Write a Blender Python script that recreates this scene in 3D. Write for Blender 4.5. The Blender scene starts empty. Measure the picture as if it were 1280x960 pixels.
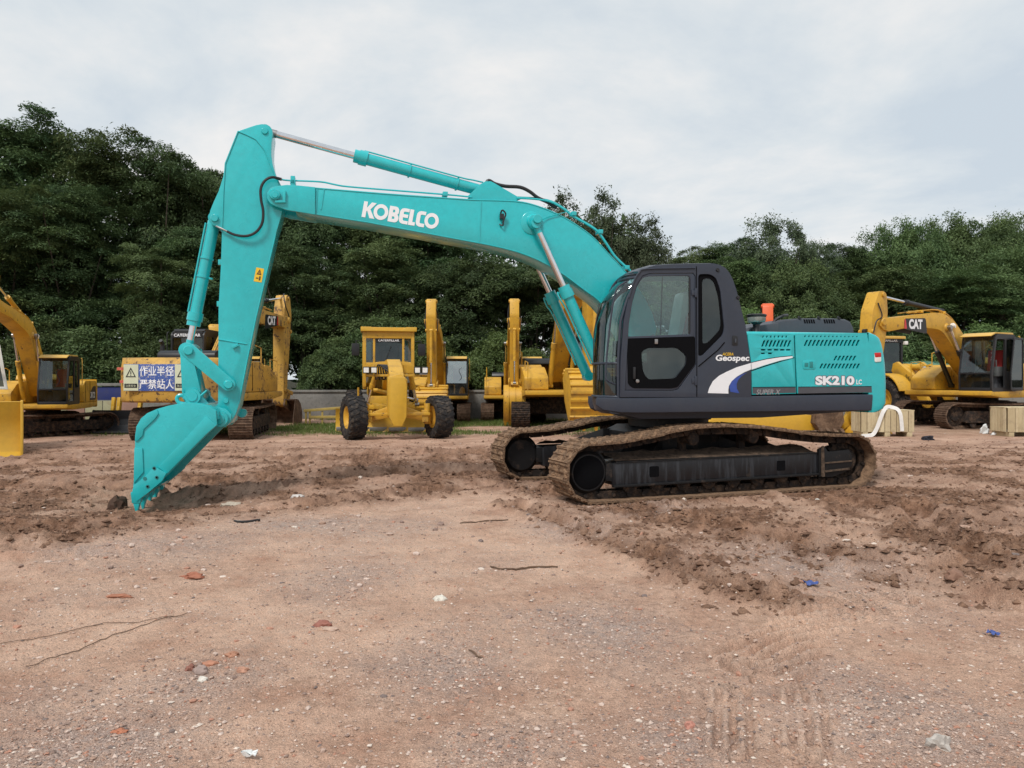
import bpy, bmesh, math, random
import numpy as np
from mathutils import Vector, Matrix
from mathutils.geometry import tessellate_polygon

sc = bpy.context.scene
COL = sc.collection
R = math.radians

# ------------------------------------------------------------------ camera
FPX, HZ, EYE = 950.0, 474.0, 1.56          # focal length and horizon in photo pixels, eye height in metres
cam_d = bpy.data.cameras.new('camera')
cam = bpy.data.objects.new('camera', cam_d)
COL.objects.link(cam)
cam.location = (0, 0, EYE)
cam.rotation_euler = (R(90), 0, 0)
cam_d.sensor_width = 36
cam_d.lens = 36 * FPX / 1280
cam_d.shift_y = -6 / 1280
cam_d.clip_start = 0.05
cam_d.clip_end = 3000
sc.camera = cam

# ------------------------------------------------------------------ sky, sun, exposure
SUN_EL, SUN_AZ = R(52), R(208)             # high, from behind the camera on the left
world = bpy.data.worlds.new('World')
sc.world = world
world.use_nodes = True
wt = world.node_tree
wt.nodes.clear()
def wn(t, **k):
    n = wt.nodes.new(t)
    for a, b in k.items():
        setattr(n, a, b)
    return n
w_out = wn('ShaderNodeOutputWorld')
w_bg = wn('ShaderNodeBackground')
w_bg.inputs['Strength'].default_value = 0.67
w_sky = wn('ShaderNodeTexSky', sky_type='NISHITA', sun_disc=False, sun_elevation=SUN_EL, sun_rotation=SUN_AZ)
w_tc = wn('ShaderNodeTexCoord')
w_sep = wn('ShaderNodeSeparateXYZ')
wt.links.new(w_tc.outputs['Generated'], w_sep.inputs[0])
def wmath(op, a, b=None):
    n = wn('ShaderNodeMath', operation=op)
    for i, v in enumerate((a, b)):
        if v is None:
            continue
        if isinstance(v, (int, float)):
            n.inputs[i].default_value = v
        else:
            wt.links.new(v, n.inputs[i])
    return n.outputs[0]
zz = wmath('ADD', wmath('MAXIMUM', w_sep.outputs[2], 0.0), 0.22)
w_com = wn('ShaderNodeCombineXYZ')
wt.links.new(wmath('DIVIDE', w_sep.outputs[0], zz), w_com.inputs[0])
wt.links.new(wmath('DIVIDE', w_sep.outputs[1], zz), w_com.inputs[1])
w_no = wn('ShaderNodeTexNoise')                # the broad cloud deck
w_no.inputs['Scale'].default_value = 0.9
w_no.inputs['Detail'].default_value = 7
w_no.inputs['Roughness'].default_value = 0.60
w_no.inputs['Distortion'].default_value = 0.25
w_map = wn('ShaderNodeMapping')
w_map.inputs['Location'].default_value = (0.3, 5.5, 0)
wt.links.new(w_com.outputs[0], w_map.inputs[0])
wt.links.new(w_map.outputs[0], w_no.inputs['Vector'])
w_ramp = wn('ShaderNodeValToRGB')
w_ramp.color_ramp.elements[0].position = 0.41
w_ramp.color_ramp.elements[0].color = (0.545, 0.61, 0.67, 1)
w_ramp.color_ramp.elements[1].position = 0.62
w_ramp.color_ramp.elements[1].color = (0.80, 0.79, 0.775, 1)
e = w_ramp.color_ramp.elements.new(0.50)
e.color = (0.64, 0.685, 0.715, 1)
wt.links.new(w_no.outputs[0], w_ramp.inputs[0])
w_sc = wn('ShaderNodeVectorMath', operation='SCALE')   # the clear-sky light seeping through the deck
w_sc.inputs['Scale'].default_value = 0.05
wt.links.new(w_sky.outputs[0], w_sc.inputs[0])
w_mix = wn('ShaderNodeMix', data_type='RGBA')
w_mix.inputs[0].default_value = 0.9
wt.links.new(w_sc.outputs[0], w_mix.inputs[6])
wt.links.new(w_ramp.outputs[0], w_mix.inputs[7])
wt.links.new(w_mix.outputs[2], w_bg.inputs['Color'])
wt.links.new(w_bg.outputs[0], w_out.inputs['Surface'])

sun_d = bpy.data.lights.new('sun', 'SUN')
sun_d.energy = 1.5
sun_d.angle = R(13)
sun_d.color = (1.0, 0.965, 0.91)
sun = bpy.data.objects.new('sun', sun_d)
COL.objects.link(sun)
_d = Vector((math.sin(SUN_AZ) * math.cos(SUN_EL), math.cos(SUN_AZ) * math.cos(SUN_EL), math.sin(SUN_EL)))
sun.rotation_euler = _d.to_track_quat('Z', 'Y').to_euler()
sun.location = _d * 60

sc.view_settings.view_transform = 'Standard'
sc.view_settings.look = 'None'
sc.view_settings.exposure = 0.85
sc.view_settings.gamma = 1.0
sc.view_settings.use_curve_mapping = False
sc.cycles.max_bounces = 6
sc.cycles.transparent_max_bounces = 16
sc.cycles.use_denoising = True

# ------------------------------------------------------------------ helpers
def at(px, py, z=0.0):
    """ground point (height z) seen at a photo pixel"""
    y = (EYE - z) * FPX / (py - HZ)
    return ((px - 640) / FPX * y, y, z)

def atd(px, py, d):
    """point at depth d seen at a photo pixel"""
    return ((px - 640) / FPX * d, d, EYE - (py - HZ) / FPX * d)

def tag(o, label=None, cat=None, group=None, kind=None):
    for k, v in (('label', label), ('category', cat), ('group', group), ('kind', kind)):
        if v:
            o[k] = v
    return o

def empty(name, loc=(0, 0, 0), rz=0.0, label=None, cat=None, group=None, scale=1.0):
    o = bpy.data.objects.new(name, None)
    o.empty_display_size = 0.2
    COL.objects.link(o)
    o.location = loc
    o.rotation_euler = (0, 0, rz)
    o.scale = (scale,) * 3
    return tag(o, label, cat, group)

def place(name, me, parent=None, loc=(0, 0, 0), rot=(0, 0, 0), label=None):
    o = bpy.data.objects.new(name, me)
    COL.objects.link(o)
    o.parent = parent
    o.location = loc
    o.rotation_euler = rot
    if label:
        o['label'] = label
    return o

def spline(pts, n=6, closed=False):
    """Catmull-Rom through the points"""
    P = [Vector(p) for p in pts]
    out, m = [], len(P)
    for i in range(m if closed else m - 1):
        a, b, c, d = (P[(i - 1) % m] if closed or i else P[0] * 2 - P[1], P[i], P[(i + 1) % m],
                      P[(i + 2) % m] if closed or i + 2 < m else P[m - 1] * 2 - P[m - 2])
        for k in range(n):
            t = k / n
            out.append(0.5 * (2 * b + (c - a) * t + (2 * a - 5 * b + 4 * c - d) * t * t + (3 * b - a - 3 * c + d) * t ** 3))
    if not closed:
        out.append(P[-1])
    return out

def circle2(cx, cz, r, n=20, a0=0.0, a1=360.0):
    full = abs(a1 - a0) >= 359.9
    k = n if full else n + 1
    return [(cx + r * math.cos(R(a0 + (a1 - a0) * i / n)), cz + r * math.sin(R(a0 + (a1 - a0) * i / n))) for i in range(k)]

def rounded(pts, r, n=4):
    """round the corners of a 2D polygon"""
    out, m = [], len(pts)
    for i in range(m):
        p0, p, p1 = (Vector(pts[(i + k) % m]) for k in (-1, 0, 1))
        d0, d1 = p0 - p, p1 - p
        rr = min(r, d0.length * 0.45, d1.length * 0.45)
        a, b = p + d0.normalized() * rr, p + d1.normalized() * rr
        for k in range(n + 1):
            t = k / n
            q = a * (1 - t) ** 2 + p * 2 * t * (1 - t) + b * t * t
            out.append((q.x, q.y))
    return out

class MB:
    """collects shapes and links them as ONE mesh object"""
    def __init__(s):
        s.v, s.f, s.cut = [], [], []
    def add(s, vs, fs):
        b = len(s.v)
        s.cut.append((b, len(s.f)))
        s.v += [tuple(p) for p in vs]
        s.f += [tuple(b + i for i in q) for q in fs]
        return s
    def box(s, c, d, M=None, taper=1.0):
        vs = []
        for z in (-.5, .5):
            k = 1.0 if z < 0 else taper
            for x, y in ((-.5, -.5), (.5, -.5), (.5, .5), (-.5, .5)):
                p = Vector((x * d[0] * k, y * d[1] * k, z * d[2]))
                if M is not None:
                    p = M @ p
                vs.append(p + Vector(c))
        return s.add(vs, [(3, 2, 1, 0), (4, 5, 6, 7), (0, 1, 5, 4), (1, 2, 6, 5), (2, 3, 7, 6), (3, 0, 4, 7)])
    def hexa(s, p):
        return s.add(p, [(3, 2, 1, 0), (4, 5, 6, 7), (0, 1, 5, 4), (1, 2, 6, 5), (2, 3, 7, 6), (3, 0, 4, 7)])
    def bar(s, p0, p1, w, h, up=(0, 0, 1)):
        """square bar between two points: w sideways, h along up"""
        p0, p1 = Vector(p0), Vector(p1)
        d = (p1 - p0).normalized()
        side = d.cross(Vector(up))
        side = side.normalized() if side.length > 1e-5 else d.orthogonal().normalized()
        u = side.cross(d).normalized()
        q = []
        for p in (p0, p1):
            q += [p - side * w / 2 - u * h / 2, p + side * w / 2 - u * h / 2, p + side * w / 2 + u * h / 2, p - side * w / 2 + u * h / 2]
        return s.hexa(q)
    def plate(s, pts, y0, y1, holes=(), f=None):
        """2D outline (x, z) with holes, thick from y0 to y1; f maps (x, y, z) elsewhere"""
        f = f or (lambda x, y, z: (x, y, z))
        loops = [list(pts)] + [list(h) for h in holes]
        tris = tessellate_polygon([[Vector((p[0], p[1], 0)) for p in l] for l in loops])
        flat = [p for l in loops for p in l]
        n = len(flat)
        vs = [f(p[0], y0, p[1]) for p in flat] + [f(p[0], y1, p[1]) for p in flat]
        fs = [tuple(t) for t in tris] + [tuple(n + i for i in reversed(t)) for t in tris]
        b = 0
        for l in loops:
            m = len(l)
            for i in range(m):
                j = (i + 1) % m
                fs.append((b + i, b + j, n + b + j, n + b + i))
            b += m
        return s.add(vs, fs)
    def cyl(s, p0, p1, r0, r1=None, n=16, cap=True):
        r1 = r0 if r1 is None else r1
        p0, p1 = Vector(p0), Vector(p1)
        d = (p1 - p0).normalized()
        a = d.orthogonal().normalized()
        b = d.cross(a)
        vs = []
        for p, r in ((p0, r0), (p1, r1)):
            for i in range(n):
                t = 2 * math.pi * i / n
                vs.append(p + (a * math.cos(t) + b * math.sin(t)) * r)
        fs = [(i, (i + 1) % n, n + (i + 1) % n, n + i) for i in range(n)]
        if cap:
            fs += [tuple(reversed(range(n))), tuple(range(n, 2 * n))]
        return s.add(vs, fs)
    def tube(s, pts, r, n=8, cap=True):
        P = [Vector(p) for p in pts]
        m = len(P)
        rs = r if isinstance(r, (list, tuple)) else [r] * m
        t0 = (P[1] - P[0]).normalized()
        a = t0.orthogonal().normalized()
        vs = []
        for i in range(m):
            t = (P[min(i + 1, m - 1)] - P[max(i - 1, 0)])
            t = t.normalized() if t.length > 1e-9 else t0
            a = (a - t * a.dot(t))
            a = a.normalized() if a.length > 1e-6 else t.orthogonal().normalized()
            b = t.cross(a)
            for k in range(n):
                w = 2 * math.pi * k / n
                vs.append(P[i] + (a * math.cos(w) + b * math.sin(w)) * rs[i])
        fs = []
        for i in range(m - 1):
            for k in range(n):
                fs.append((i * n + k, i * n + (k + 1) % n, (i + 1) * n + (k + 1) % n, (i + 1) * n + k))
        if cap:
            fs += [tuple(reversed(range(n))), tuple(range((m - 1) * n, m * n))]
        return s.add(vs, fs)
    def lathe(s, prof, o, axis=(0, 1, 0), n=24, closed=False):
        """profile of (radius, height along axis)"""
        o, d = Vector(o), Vector(axis).normalized()
        a = d.orthogonal().normalized()
        b = d.cross(a)
        m, vs, fs = len(prof), [], []
        for r, h in prof:
            for i in range(n):
                t = 2 * math.pi * i / n
                vs.append(o + d * h + (a * math.cos(t) + b * math.sin(t)) * r)
        for j in range(m if closed else m - 1):
            for i in range(n):
                k = (j + 1) % m
                fs.append((j * n + i, j * n + (i + 1) % n, k * n + (i + 1) % n, k * n + i))
        if not closed:
            fs += [tuple(reversed(range(n))), tuple(range((m - 1) * n, m * n))]
        return s.add(vs, fs)
    def sheet(s, rows, th=None):
        """grid of points; th = offset vector for thickness"""
        nr, nc = len(rows), len(rows[0])
        vs = [p for r_ in rows for p in r_]
        q = lambda i, j: i * nc + j
        fs = [(q(i, j), q(i, j + 1), q(i + 1, j + 1), q(i + 1, j)) for i in range(nr - 1) for j in range(nc - 1)]
        if th is not None:
            t, n = Vector(th), nr * nc
            vs = list(vs) + [Vector(p) + t for p in vs]
            fs += [tuple(n + k for k in reversed(g)) for g in fs]
            edge = [q(0, j) for j in range(nc)] + [q(i, nc - 1) for i in range(1, nr)] + [q(nr - 1, j) for j in range(nc - 2, -1, -1)] + [q(i, 0) for i in range(nr - 2, 0, -1)]
            for i in range(len(edge)):
                a, b = edge[i], edge[(i + 1) % len(edge)]
                fs.append((b, a, n + a, n + b))
        return s.add(vs, fs)
    def mesh(s, name, mat, smooth=32, bevel=0.0, seg=2):
        bm = bmesh.new()
        bv = [bm.verts.new(p) for p in s.v]
        for q in s.f:
            try:
                bm.faces.new([bv[i] for i in q])
            except ValueError:
                pass
        bmesh.ops.recalc_face_normals(bm, faces=bm.faces)
        if bevel:
            bmesh.ops.dissolve_limit(bm, angle_limit=R(0.6), verts=bm.verts, edges=bm.edges)
            es = [e for e in bm.edges if len(e.link_faces) == 2 and e.calc_face_angle(0) > R(28)]
            bmesh.ops.bevel(bm, geom=es, offset=bevel, segments=seg, affect='EDGES', profile=0.6, clamp_overlap=True)
        me = bpy.data.meshes.new(name)
        bm.to_mesh(me)
        bm.free()
        me.materials.append(mat)
        if smooth:
            me.polygons.foreach_set('use_smooth', [True] * len(me.polygons))
            me.set_sharp_from_angle(angle=R(smooth))
        return me
    def build_each(s, name, mat, parent=None, step=1, **k):
        """every piece its own object (step = shapes per piece)"""
        c = s.cut[::step] + [(len(s.v), len(s.f))]
        out = []
        for (v0, f0), (v1, f1) in zip(c[:-1], c[1:]):
            m_ = MB()
            m_.v, m_.f = s.v[v0:v1], [tuple(i - v0 for i in q) for q in s.f[f0:f1]]
            out.append(m_.build(name, mat, parent, **k))
        return out
    def build(s, name, mat, parent=None, label=None, **k):
        loc, rot = k.pop('loc', (0, 0, 0)), k.pop('rot', (0, 0, 0))
        return place(name, s.mesh(name, mat, **k), parent, loc, rot, label)

def text_mesh(s, mat, bold=0.0, extrude=0.002, shear=0.0, space=1.0):
    """lettering as a thin mesh, scaled to a unit box (0..1, 0..1)"""
    cu = bpy.data.curves.new('text', 'FONT')
    cu.body = s
    cu.size = 1.0
    cu.offset = bold
    cu.shear = shear
    cu.space_character = space
    cu.resolution_u = 4
    ob = bpy.data.objects.new('text', cu)
    COL.objects.link(ob)
    dg = bpy.context.evaluated_depsgraph_get()
    dg.update()
    me = bpy.data.meshes.new_from_object(ob.evaluated_get(dg))
    bpy.data.objects.remove(ob)
    bpy.data.curves.remove(cu)
    n = len(me.vertices)
    co = np.empty(n * 3, 'f')
    me.vertices.foreach_get('co', co)
    co = co.reshape(-1, 3)
    if n:
        lo, hi = co.min(0), co.max(0)
        co[:, :2] = (co[:, :2] - lo[:2]) / np.maximum(hi[:2] - lo[:2], 1e-6)
        co[:, 2] = 0
        me.vertices.foreach_set('co', co.ravel())
    me.materials.clear()
    me.materials.append(mat)
    return me

def letter(name, s, mat, parent, o, xdir, ydir, w, h, label=None, **k):
    """flat lettering: o = lower left corner, w x h metres along xdir, ydir"""
    me = text_mesh(s, mat, **k)
    x, y = Vector(xdir).normalized(), Vector(ydir).normalized()
    z = x.cross(y)
    M = Matrix(((x.x * w, y.x * h, z.x, o[0]), (x.y * w, y.y * h, z.y, o[1]), (x.z * w, y.z * h, z.z, o[2]), (0, 0, 0, 1)))
    me.transform(M)
    return place(name, me, parent, label=label)

def np_mesh(name, V, F, mat, attrs=None, smooth=False):
    """mesh from numpy arrays; F is (n, 3) or (n, 4)"""
    me = bpy.data.meshes.new(name)
    n, k = F.shape
    me.vertices.add(len(V))
    me.vertices.foreach_set('co', np.ascontiguousarray(V, 'f').ravel())
    me.loops.add(n * k)
    me.loops.foreach_set('vertex_index', np.ascontiguousarray(F, 'i').ravel())
    me.polygons.add(n)
    me.polygons.foreach_set('loop_start', np.arange(n, dtype='i') * k)
    for a, val in (attrs or {}).items():
        at_ = me.attributes.new(a, 'FLOAT', 'POINT')
        at_.data.foreach_set('value', np.ascontiguousarray(val, 'f'))
    me.polygons.foreach_set('use_smooth', [smooth] * n)
    me.update(calc_edges=True)
    me.materials.append(mat)
    return me

# ------------------------------------------------------------------ noise on arrays
def _hash(xi, yi, s):
    h = (xi.astype(np.int64) * 374761393 + yi.astype(np.int64) * 668265263 + s * 1274126177) & 0xffffffff
    h = ((h ^ (h >> 13)) * 1274126177) & 0xffffffff
    h = ((h ^ (h >> 16)) * 2246822519) & 0xffffffff
    return ((h ^ (h >> 15)) & 0xffff) / 65535.0

def vnoise(x, y, s=0):
    xi, yi = np.floor(x), np.floor(y)
    fx, fy = x - xi, y - yi
    fx, fy = fx * fx * (3 - 2 * fx), fy * fy * (3 - 2 * fy)
    a, b, c, d = _hash(xi, yi, s), _hash(xi + 1, yi, s), _hash(xi, yi + 1, s), _hash(xi + 1, yi + 1, s)
    return (a * (1 - fx) + b * fx) * (1 - fy) + (c * (1 - fx) + d * fx) * fy

def fbm(x, y, s=0, o=4, g=0.5):
    t, a, n = 0, 1.0, 0
    for i in range(o):
        t = t + a * vnoise(x * 2 ** i + 17.3 * i, y * 2 ** i - 9.1 * i, s + i * 7)
        n += a
        a *= g
    return t / n

def sstep(a, b, x):
    t = np.clip((x - a) / (b - a), 0, 1)
    return t * t * (3 - 2 * t)

# ------------------------------------------------------------------ materials
class NT:
    def __init__(s, name):
        s.m = bpy.data.materials.new(name)
        s.m.use_nodes = True
        s.t = s.m.node_tree
        s.b = s.t.nodes['Principled BSDF']
        s.out = s.t.nodes['Material Output']
    def n(s, t, **k):
        n = s.t.nodes.new(t)
        for a, b in k.items():
            if a.startswith('i_'):
                n.inputs[a[2:].replace('_', ' ')].default_value = b
            else:
                setattr(n, a, b)
        return n
    def l(s, a, b):
        s.t.links.new(a, b)
    def set(s, sock, v):
        if isinstance(v, (int, float)):
            sock.default_value = v
        elif isinstance(v, (tuple, list)):
            sock.default_value = v if len(v) == 4 else (*v, 1)
        else:
            s.l(v, sock)
    def coord(s):
        return s.n('ShaderNodeTexCoord').outputs['Object']
    def noise(s, vec, scale, detail=4, rough=0.55, dist=0.0):
        n = s.n('ShaderNodeTexNoise')
        n.inputs['Scale'].default_value = scale
        n.inputs['Detail'].default_value = detail
        n.inputs['Roughness'].default_value = rough
        n.inputs['Distortion'].default_value = dist
        s.l(vec, n.inputs['Vector'])
        return n.outputs[0]
    def rng(s, v, a, b, c=0.0, d=1.0):
        n = s.n('ShaderNodeMapRange')
        s.set(n.inputs[0], v)
        for i, x in enumerate((a, b, c, d)):
            n.inputs[i + 1].default_value = x
        return n.outputs[0]
    def mix(s, f, a, b):
        n = s.n('ShaderNodeMix', data_type='RGBA')
        s.set(n.inputs[0], f)
        s.set(n.inputs[6], a)
        s.set(n.inputs[7], b)
        return n.outputs[2]
    def mul(s, a, b, op='MULTIPLY'):
        n = s.n('ShaderNodeMath', operation=op)
        s.set(n.inputs[0], a)
        s.set(n.inputs[1], b)
        return n.outputs[0]
    def bump(s, h, strength=0.3, dist=0.01, normal=None):
        n = s.n('ShaderNodeBump')
        n.inputs['Strength'].default_value = strength
        n.inputs['Distance'].default_value = dist
        s.l(h, n.inputs['Height'])
        if normal is not None:
            s.l(normal, n.inputs['Normal'])
        return n.outputs[0]
    def attr(s, name):
        return s.n('ShaderNodeAttribute', attribute_name=name).outputs['Fac']

def paint(name, col, rough=0.38, dirt=0.25, dirt_col=(0.16, 0.11, 0.075), scale=2.2, metal=0.0, coat=0.0, bump=0.05, chips=0.0, chip_col=(0.10, 0.055, 0.03), spec=0.5):
    k = NT(name)
    v = k.coord()
    a = k.noise(v, scale, 6, 0.62)
    b = k.noise(v, scale * 9, 4, 0.6)
    tint = k.mix(k.rng(b, 0.3, 0.7), tuple(c * 0.93 for c in col), tuple(min(1, c * 1.05) for c in col))
    f = k.mul(k.rng(a, 0.5, 0.78), dirt)
    c = k.mix(f, tint, dirt_col)
    if chips:
        g = k.noise(v, scale * 3.1, 8, 0.75)
        c = k.mix(k.rng(g, 0.66 - 0.1 * chips, 0.69 - 0.1 * chips), c, chip_col)
    k.set(k.b.inputs['Base Color'], c)
    k.set(k.b.inputs['Roughness'], k.rng(a, 0.2, 0.8, rough * 0.85, min(1, rough * 1.35)))
    k.b.inputs['Metallic'].default_value = metal
    k.b.inputs['Coat Weight'].default_value = coat
    k.b.inputs['Coat Roughness'].default_value = 0.12
    k.b.inputs['Specular IOR Level'].default_value = spec
    if bump:
        k.l(k.bump(k.noise(v, scale * 1.7, 3), bump, 0.02), k.b.inputs['Normal'])
    return k.m

def muddy(name, base, mud, amount=0.5, scale=6.0, rough=0.85, bump=0.5):
    k = NT(name)
    v = k.coord()
    a = k.noise(v, scale, 8, 0.68)
    b = k.noise(v, scale * 7, 5, 0.7)
    f = k.rng(a, 0.62 - amount * 0.4, 0.72 - amount * 0.25)
    c = k.mix(f, base, k.mix(k.rng(b, 0.3, 0.75), tuple(x * 0.62 for x in mud), tuple(x * 1.25 for x in mud)))
    k.set(k.b.inputs['Base Color'], c)
    k.set(k.b.inputs['Roughness'], rough)
    k.b.inputs['Specular IOR Level'].default_value = 0.3
    k.l(k.bump(k.mul(k.mul(f, 0.7), b, 'ADD'), bump, 0.02), k.b.inputs['Normal'])
    return k.m

def plain(name, col, rough=0.5, metal=0.0, spec=0.5, var=0.08, scale=14.0):
    k = NT(name)
    v = k.coord()
    c = k.mix(k.rng(k.noise(v, scale, 4), 0.3, 0.7), tuple(x * (1 - var) for x in col), tuple(min(1, x * (1 + var)) for x in col))
    k.set(k.b.inputs['Base Color'], c)
    k.set(k.b.inputs['Roughness'], rough)
    k.b.inputs['Metallic'].default_value = metal
    k.b.inputs['Specular IOR Level'].default_value = spec
    return k.m

def glass(name, tint=(0.75, 0.85, 0.83), refl=0.16, dust=0.06):
    """thin pane: tinted see-through with a reflection and a film of dust"""
    k = NT(name)
    v = k.coord()
    tr = k.n('ShaderNodeBsdfTransparent')
    tr.inputs[0].default_value = (*tint, 1)
    gl = k.n('ShaderNodeBsdfGlossy')
    gl.inputs['Roughness'].default_value = 0.02
    gl.inputs['Color'].default_value = (0.9, 0.97, 0.97, 1)
    fr = k.n('ShaderNodeFresnel')
    fr.inputs['IOR'].default_value = 1.5
    df = k.n('ShaderNodeBsdfDiffuse')
    df.inputs['Color'].default_value = (0.45, 0.48, 0.45, 1)
    m1, m2 = k.n('ShaderNodeMixShader'), k.n('ShaderNodeMixShader')
    k.set(m1.inputs[0], k.rng(k.noise(v, 3.0, 5), 0.35, 0.75, 0.0, dust * 2))
    k.l(tr.outputs[0], m1.inputs[1])
    k.l(df.outputs[0], m1.inputs[2])
    k.set(m2.inputs[0], k.mul(fr.outputs[0], refl, 'ADD'))
    k.l(m1.outputs[0], m2.inputs[1])
    k.l(gl.outputs[0], m2.inputs[2])
    k.l(m2.outputs[0], k.out.inputs['Surface'])
    return k.m

TEAL = paint('teal paint', (0.016, 0.46, 0.49), 0.26, 0.14, (0.09, 0.33, 0.32), 1.3, coat=0.5, bump=0.06)
SLATE = paint('slate paint', (0.029, 0.036, 0.054), 0.36, 0.25, (0.085, 0.08, 0.08), 1.6, coat=0.05)
HOODGREY = paint('hood grey paint', (0.055, 0.062, 0.078), 0.5, 0.25, (0.12, 0.1, 0.09), 1.6)
STRIPE = plain('grey stripe film', (0.075, 0.075, 0.085), 0.5)
BLACK = plain('black plastic', (0.012, 0.012, 0.014), 0.45)
VOID = plain('trim and shade black', (0.004, 0.004, 0.005), 0.9, spec=0.1)  # black trim; its colour also paints the shade inside slots, vents and holes
HOSE = plain('black hose rubber', (0.016, 0.015, 0.016), 0.5)
CHROME = plain('bright rod steel', (0.72, 0.72, 0.73), 0.16, 1.0)
STEEL = plain('worn steel', (0.35, 0.34, 0.33), 0.4, 1.0)
WHITE = plain('white film', (0.82, 0.82, 0.84), 0.5, var=0.02)
BLUE = plain('blue film', (0.035, 0.075, 0.33), 0.5)
GOLD = plain('yellow film', (0.75, 0.45, 0.02), 0.5)
RED = plain('red lens', (0.55, 0.02, 0.02), 0.25)
AMBERLENS = plain('clear lens', (0.8, 0.78, 0.74), 0.2)
YEL = paint('yellow paint', (0.60, 0.335, 0.030), 0.45, 0.8, (0.20, 0.11, 0.045), 2.1, bump=0.10, chips=0.5)
YELNEW = paint('fresh yellow paint', (0.60, 0.35, 0.034), 0.36, 0.2, (0.36, 0.2, 0.06), 1.5, bump=0.06)
YELWORN = paint('worn yellow paint', (0.56, 0.32, 0.055), 0.55, 0.8, (0.20, 0.115, 0.06), 1.8, bump=0.15, chips=1.05)
YELPALE = paint('pale yellow paint', (0.66, 0.40, 0.08), 0.45, 0.3, (0.35, 0.2, 0.08), 1.5)
ORANGE = paint('orange paint', (0.68, 0.10, 0.015), 0.45, 0.3, (0.2, 0.08, 0.04), 1.8)
def streaky(name):
    k = NT(name)
    v = k.coord()
    mp = k.n('ShaderNodeMapping')
    mp.inputs['Scale'].default_value = (9, 9, 0.9)
    k.l(v, mp.inputs[0])
    a = k.noise(mp.outputs[0], 2.0, 6, 0.65)
    b = k.noise(v, 4.0, 6, 0.65)
    c = k.mix(k.rng(a, 0.50, 0.75, 0, 0.8), (0.006, 0.006, 0.008), (0.055, 0.06, 0.07))
    c = k.mix(k.rng(b, 0.60, 0.75, 0, 0.7), c, (0.07, 0.05, 0.035))
    k.set(k.b.inputs['Base Color'], c)
    k.set(k.b.inputs['Roughness'], k.rng(a, 0.3, 0.7, 0.3, 0.6))
    k.l(k.bump(b, 0.15, 0.02), k.b.inputs['Normal'])
    return k.m
STREAKBLK = streaky('black paint with wash streaks')
FRAMEBLK = muddy('black undercarriage paint', (0.009, 0.009, 0.010), (0.065, 0.045, 0.034), 0.16, 5.0, 0.5, 0.2)
MUDSHOE = muddy('mud caked shoe', (0.075, 0.046, 0.031), (0.30, 0.185, 0.112), 0.74, 7.0, 0.9, 0.9)
MUDDARK = muddy('muddy dark steel', (0.022, 0.017, 0.015), (0.105, 0.066, 0.044), 0.42, 9.0, 0.85, 0.7)
RUSTSHOE = muddy('rusty shoe', (0.085, 0.052, 0.036), (0.21, 0.135, 0.09), 0.55, 8.0, 0.85, 0.7)
MUDTOP = muddy('caked earth', (0.06, 0.045, 0.035), (0.17, 0.115, 0.08), 0.7, 12.0, 0.95, 1.0)
BUCKETRUST = muddy('rusty bucket steel', (0.085, 0.05, 0.032), (0.20, 0.125, 0.08), 0.5, 3.0, 0.7, 0.4)
DARKBLADE = muddy('dark blade steel', (0.028, 0.030, 0.034), (0.08, 0.065, 0.055), 0.15, 3.0, 0.5, 0.2)
RUBBER = muddy('tyre rubber', (0.022, 0.021, 0.022), (0.10, 0.078, 0.06), 0.3, 9.0, 0.85, 0.4)
GLASS = glass('cab glass', (0.78, 0.93, 0.91), 0.05, 0.02)
GLASSDK = glass('smoked glass', (0.26, 0.30, 0.295), 0.03, 0.02)
GLASSLOW = glass('lower door glass', (0.45, 0.50, 0.49), 0.03, 0.03)
GLASSPALE = glass('hazy pane', (0.55, 0.62, 0.64), 0.30, 0.14)
SEATGREY = plain('seat cloth', (0.10, 0.10, 0.11), 0.9, var=0.2)
SEATWHITE = plain('plastic seat cover', (0.55, 0.57, 0.56), 0.35, var=0.12, scale=7)
SEATRED = plain('red cloth', (0.42, 0.03, 0.03), 0.8)
CABIN = plain('cab trim', (0.09, 0.095, 0.095), 0.75)
def wood_mat(name):
    k = NT(name)
    v = k.coord()
    mp = k.n('ShaderNodeMapping')
    mp.inputs['Scale'].default_value = (12, 12, 1.4)
    k.l(v, mp.inputs[0])
    g = k.noise(mp.outputs[0], 4.0, 6, 0.6, 0.6)
    d = k.noise(v, 3.0, 6, 0.65)
    oi = k.n('ShaderNodeObjectInfo')
    c = k.mix(oi.outputs['Random'], (0.46, 0.37, 0.22), (0.64, 0.54, 0.35))
    c = k.mix(k.rng(g, 0.45, 0.75, 0, 0.55), c, (0.34, 0.24, 0.13))
    c = k.mix(k.rng(d, 0.52, 0.75, 0, 0.7), c, (0.26, 0.19, 0.13))
    k.set(k.b.inputs['Base Color'], c)
    k.b.inputs['Roughness'].default_value = 0.8
    k.l(k.bump(g, 0.3, 0.01), k.b.inputs['Normal'])
    return k.m
WOOD = wood_mat('pale crate wood')
STRAP = plain('white strap', (0.75, 0.73, 0.70), 0.7)
PLASTIC = plain('crumpled white plastic', (0.66, 0.67, 0.66), 0.35)
BLUERAG = plain('blue plastic scrap', (0.06, 0.10, 0.30), 0.6)
BARK = muddy('bark', (0.06, 0.048, 0.036), (0.13, 0.105, 0.08), 0.4, 5.0, 0.9, 0.6)
TWIG = plain('dry twig', (0.13, 0.08, 0.05), 0.85, var=0.25)
# ================================================================== GROUND
def axis(core0, core1, step, far, g=1.16):
    a = list(np.arange(core0, core1 + 1e-6, step))
    d, x = step, core1
    while x < far:
        d *= g
        x += d
        a.append(x)
    d, x = step, core0
    while x > -far:
        d *= g
        x -= d
        a.insert(0, x)
    return np.array(a)

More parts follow.
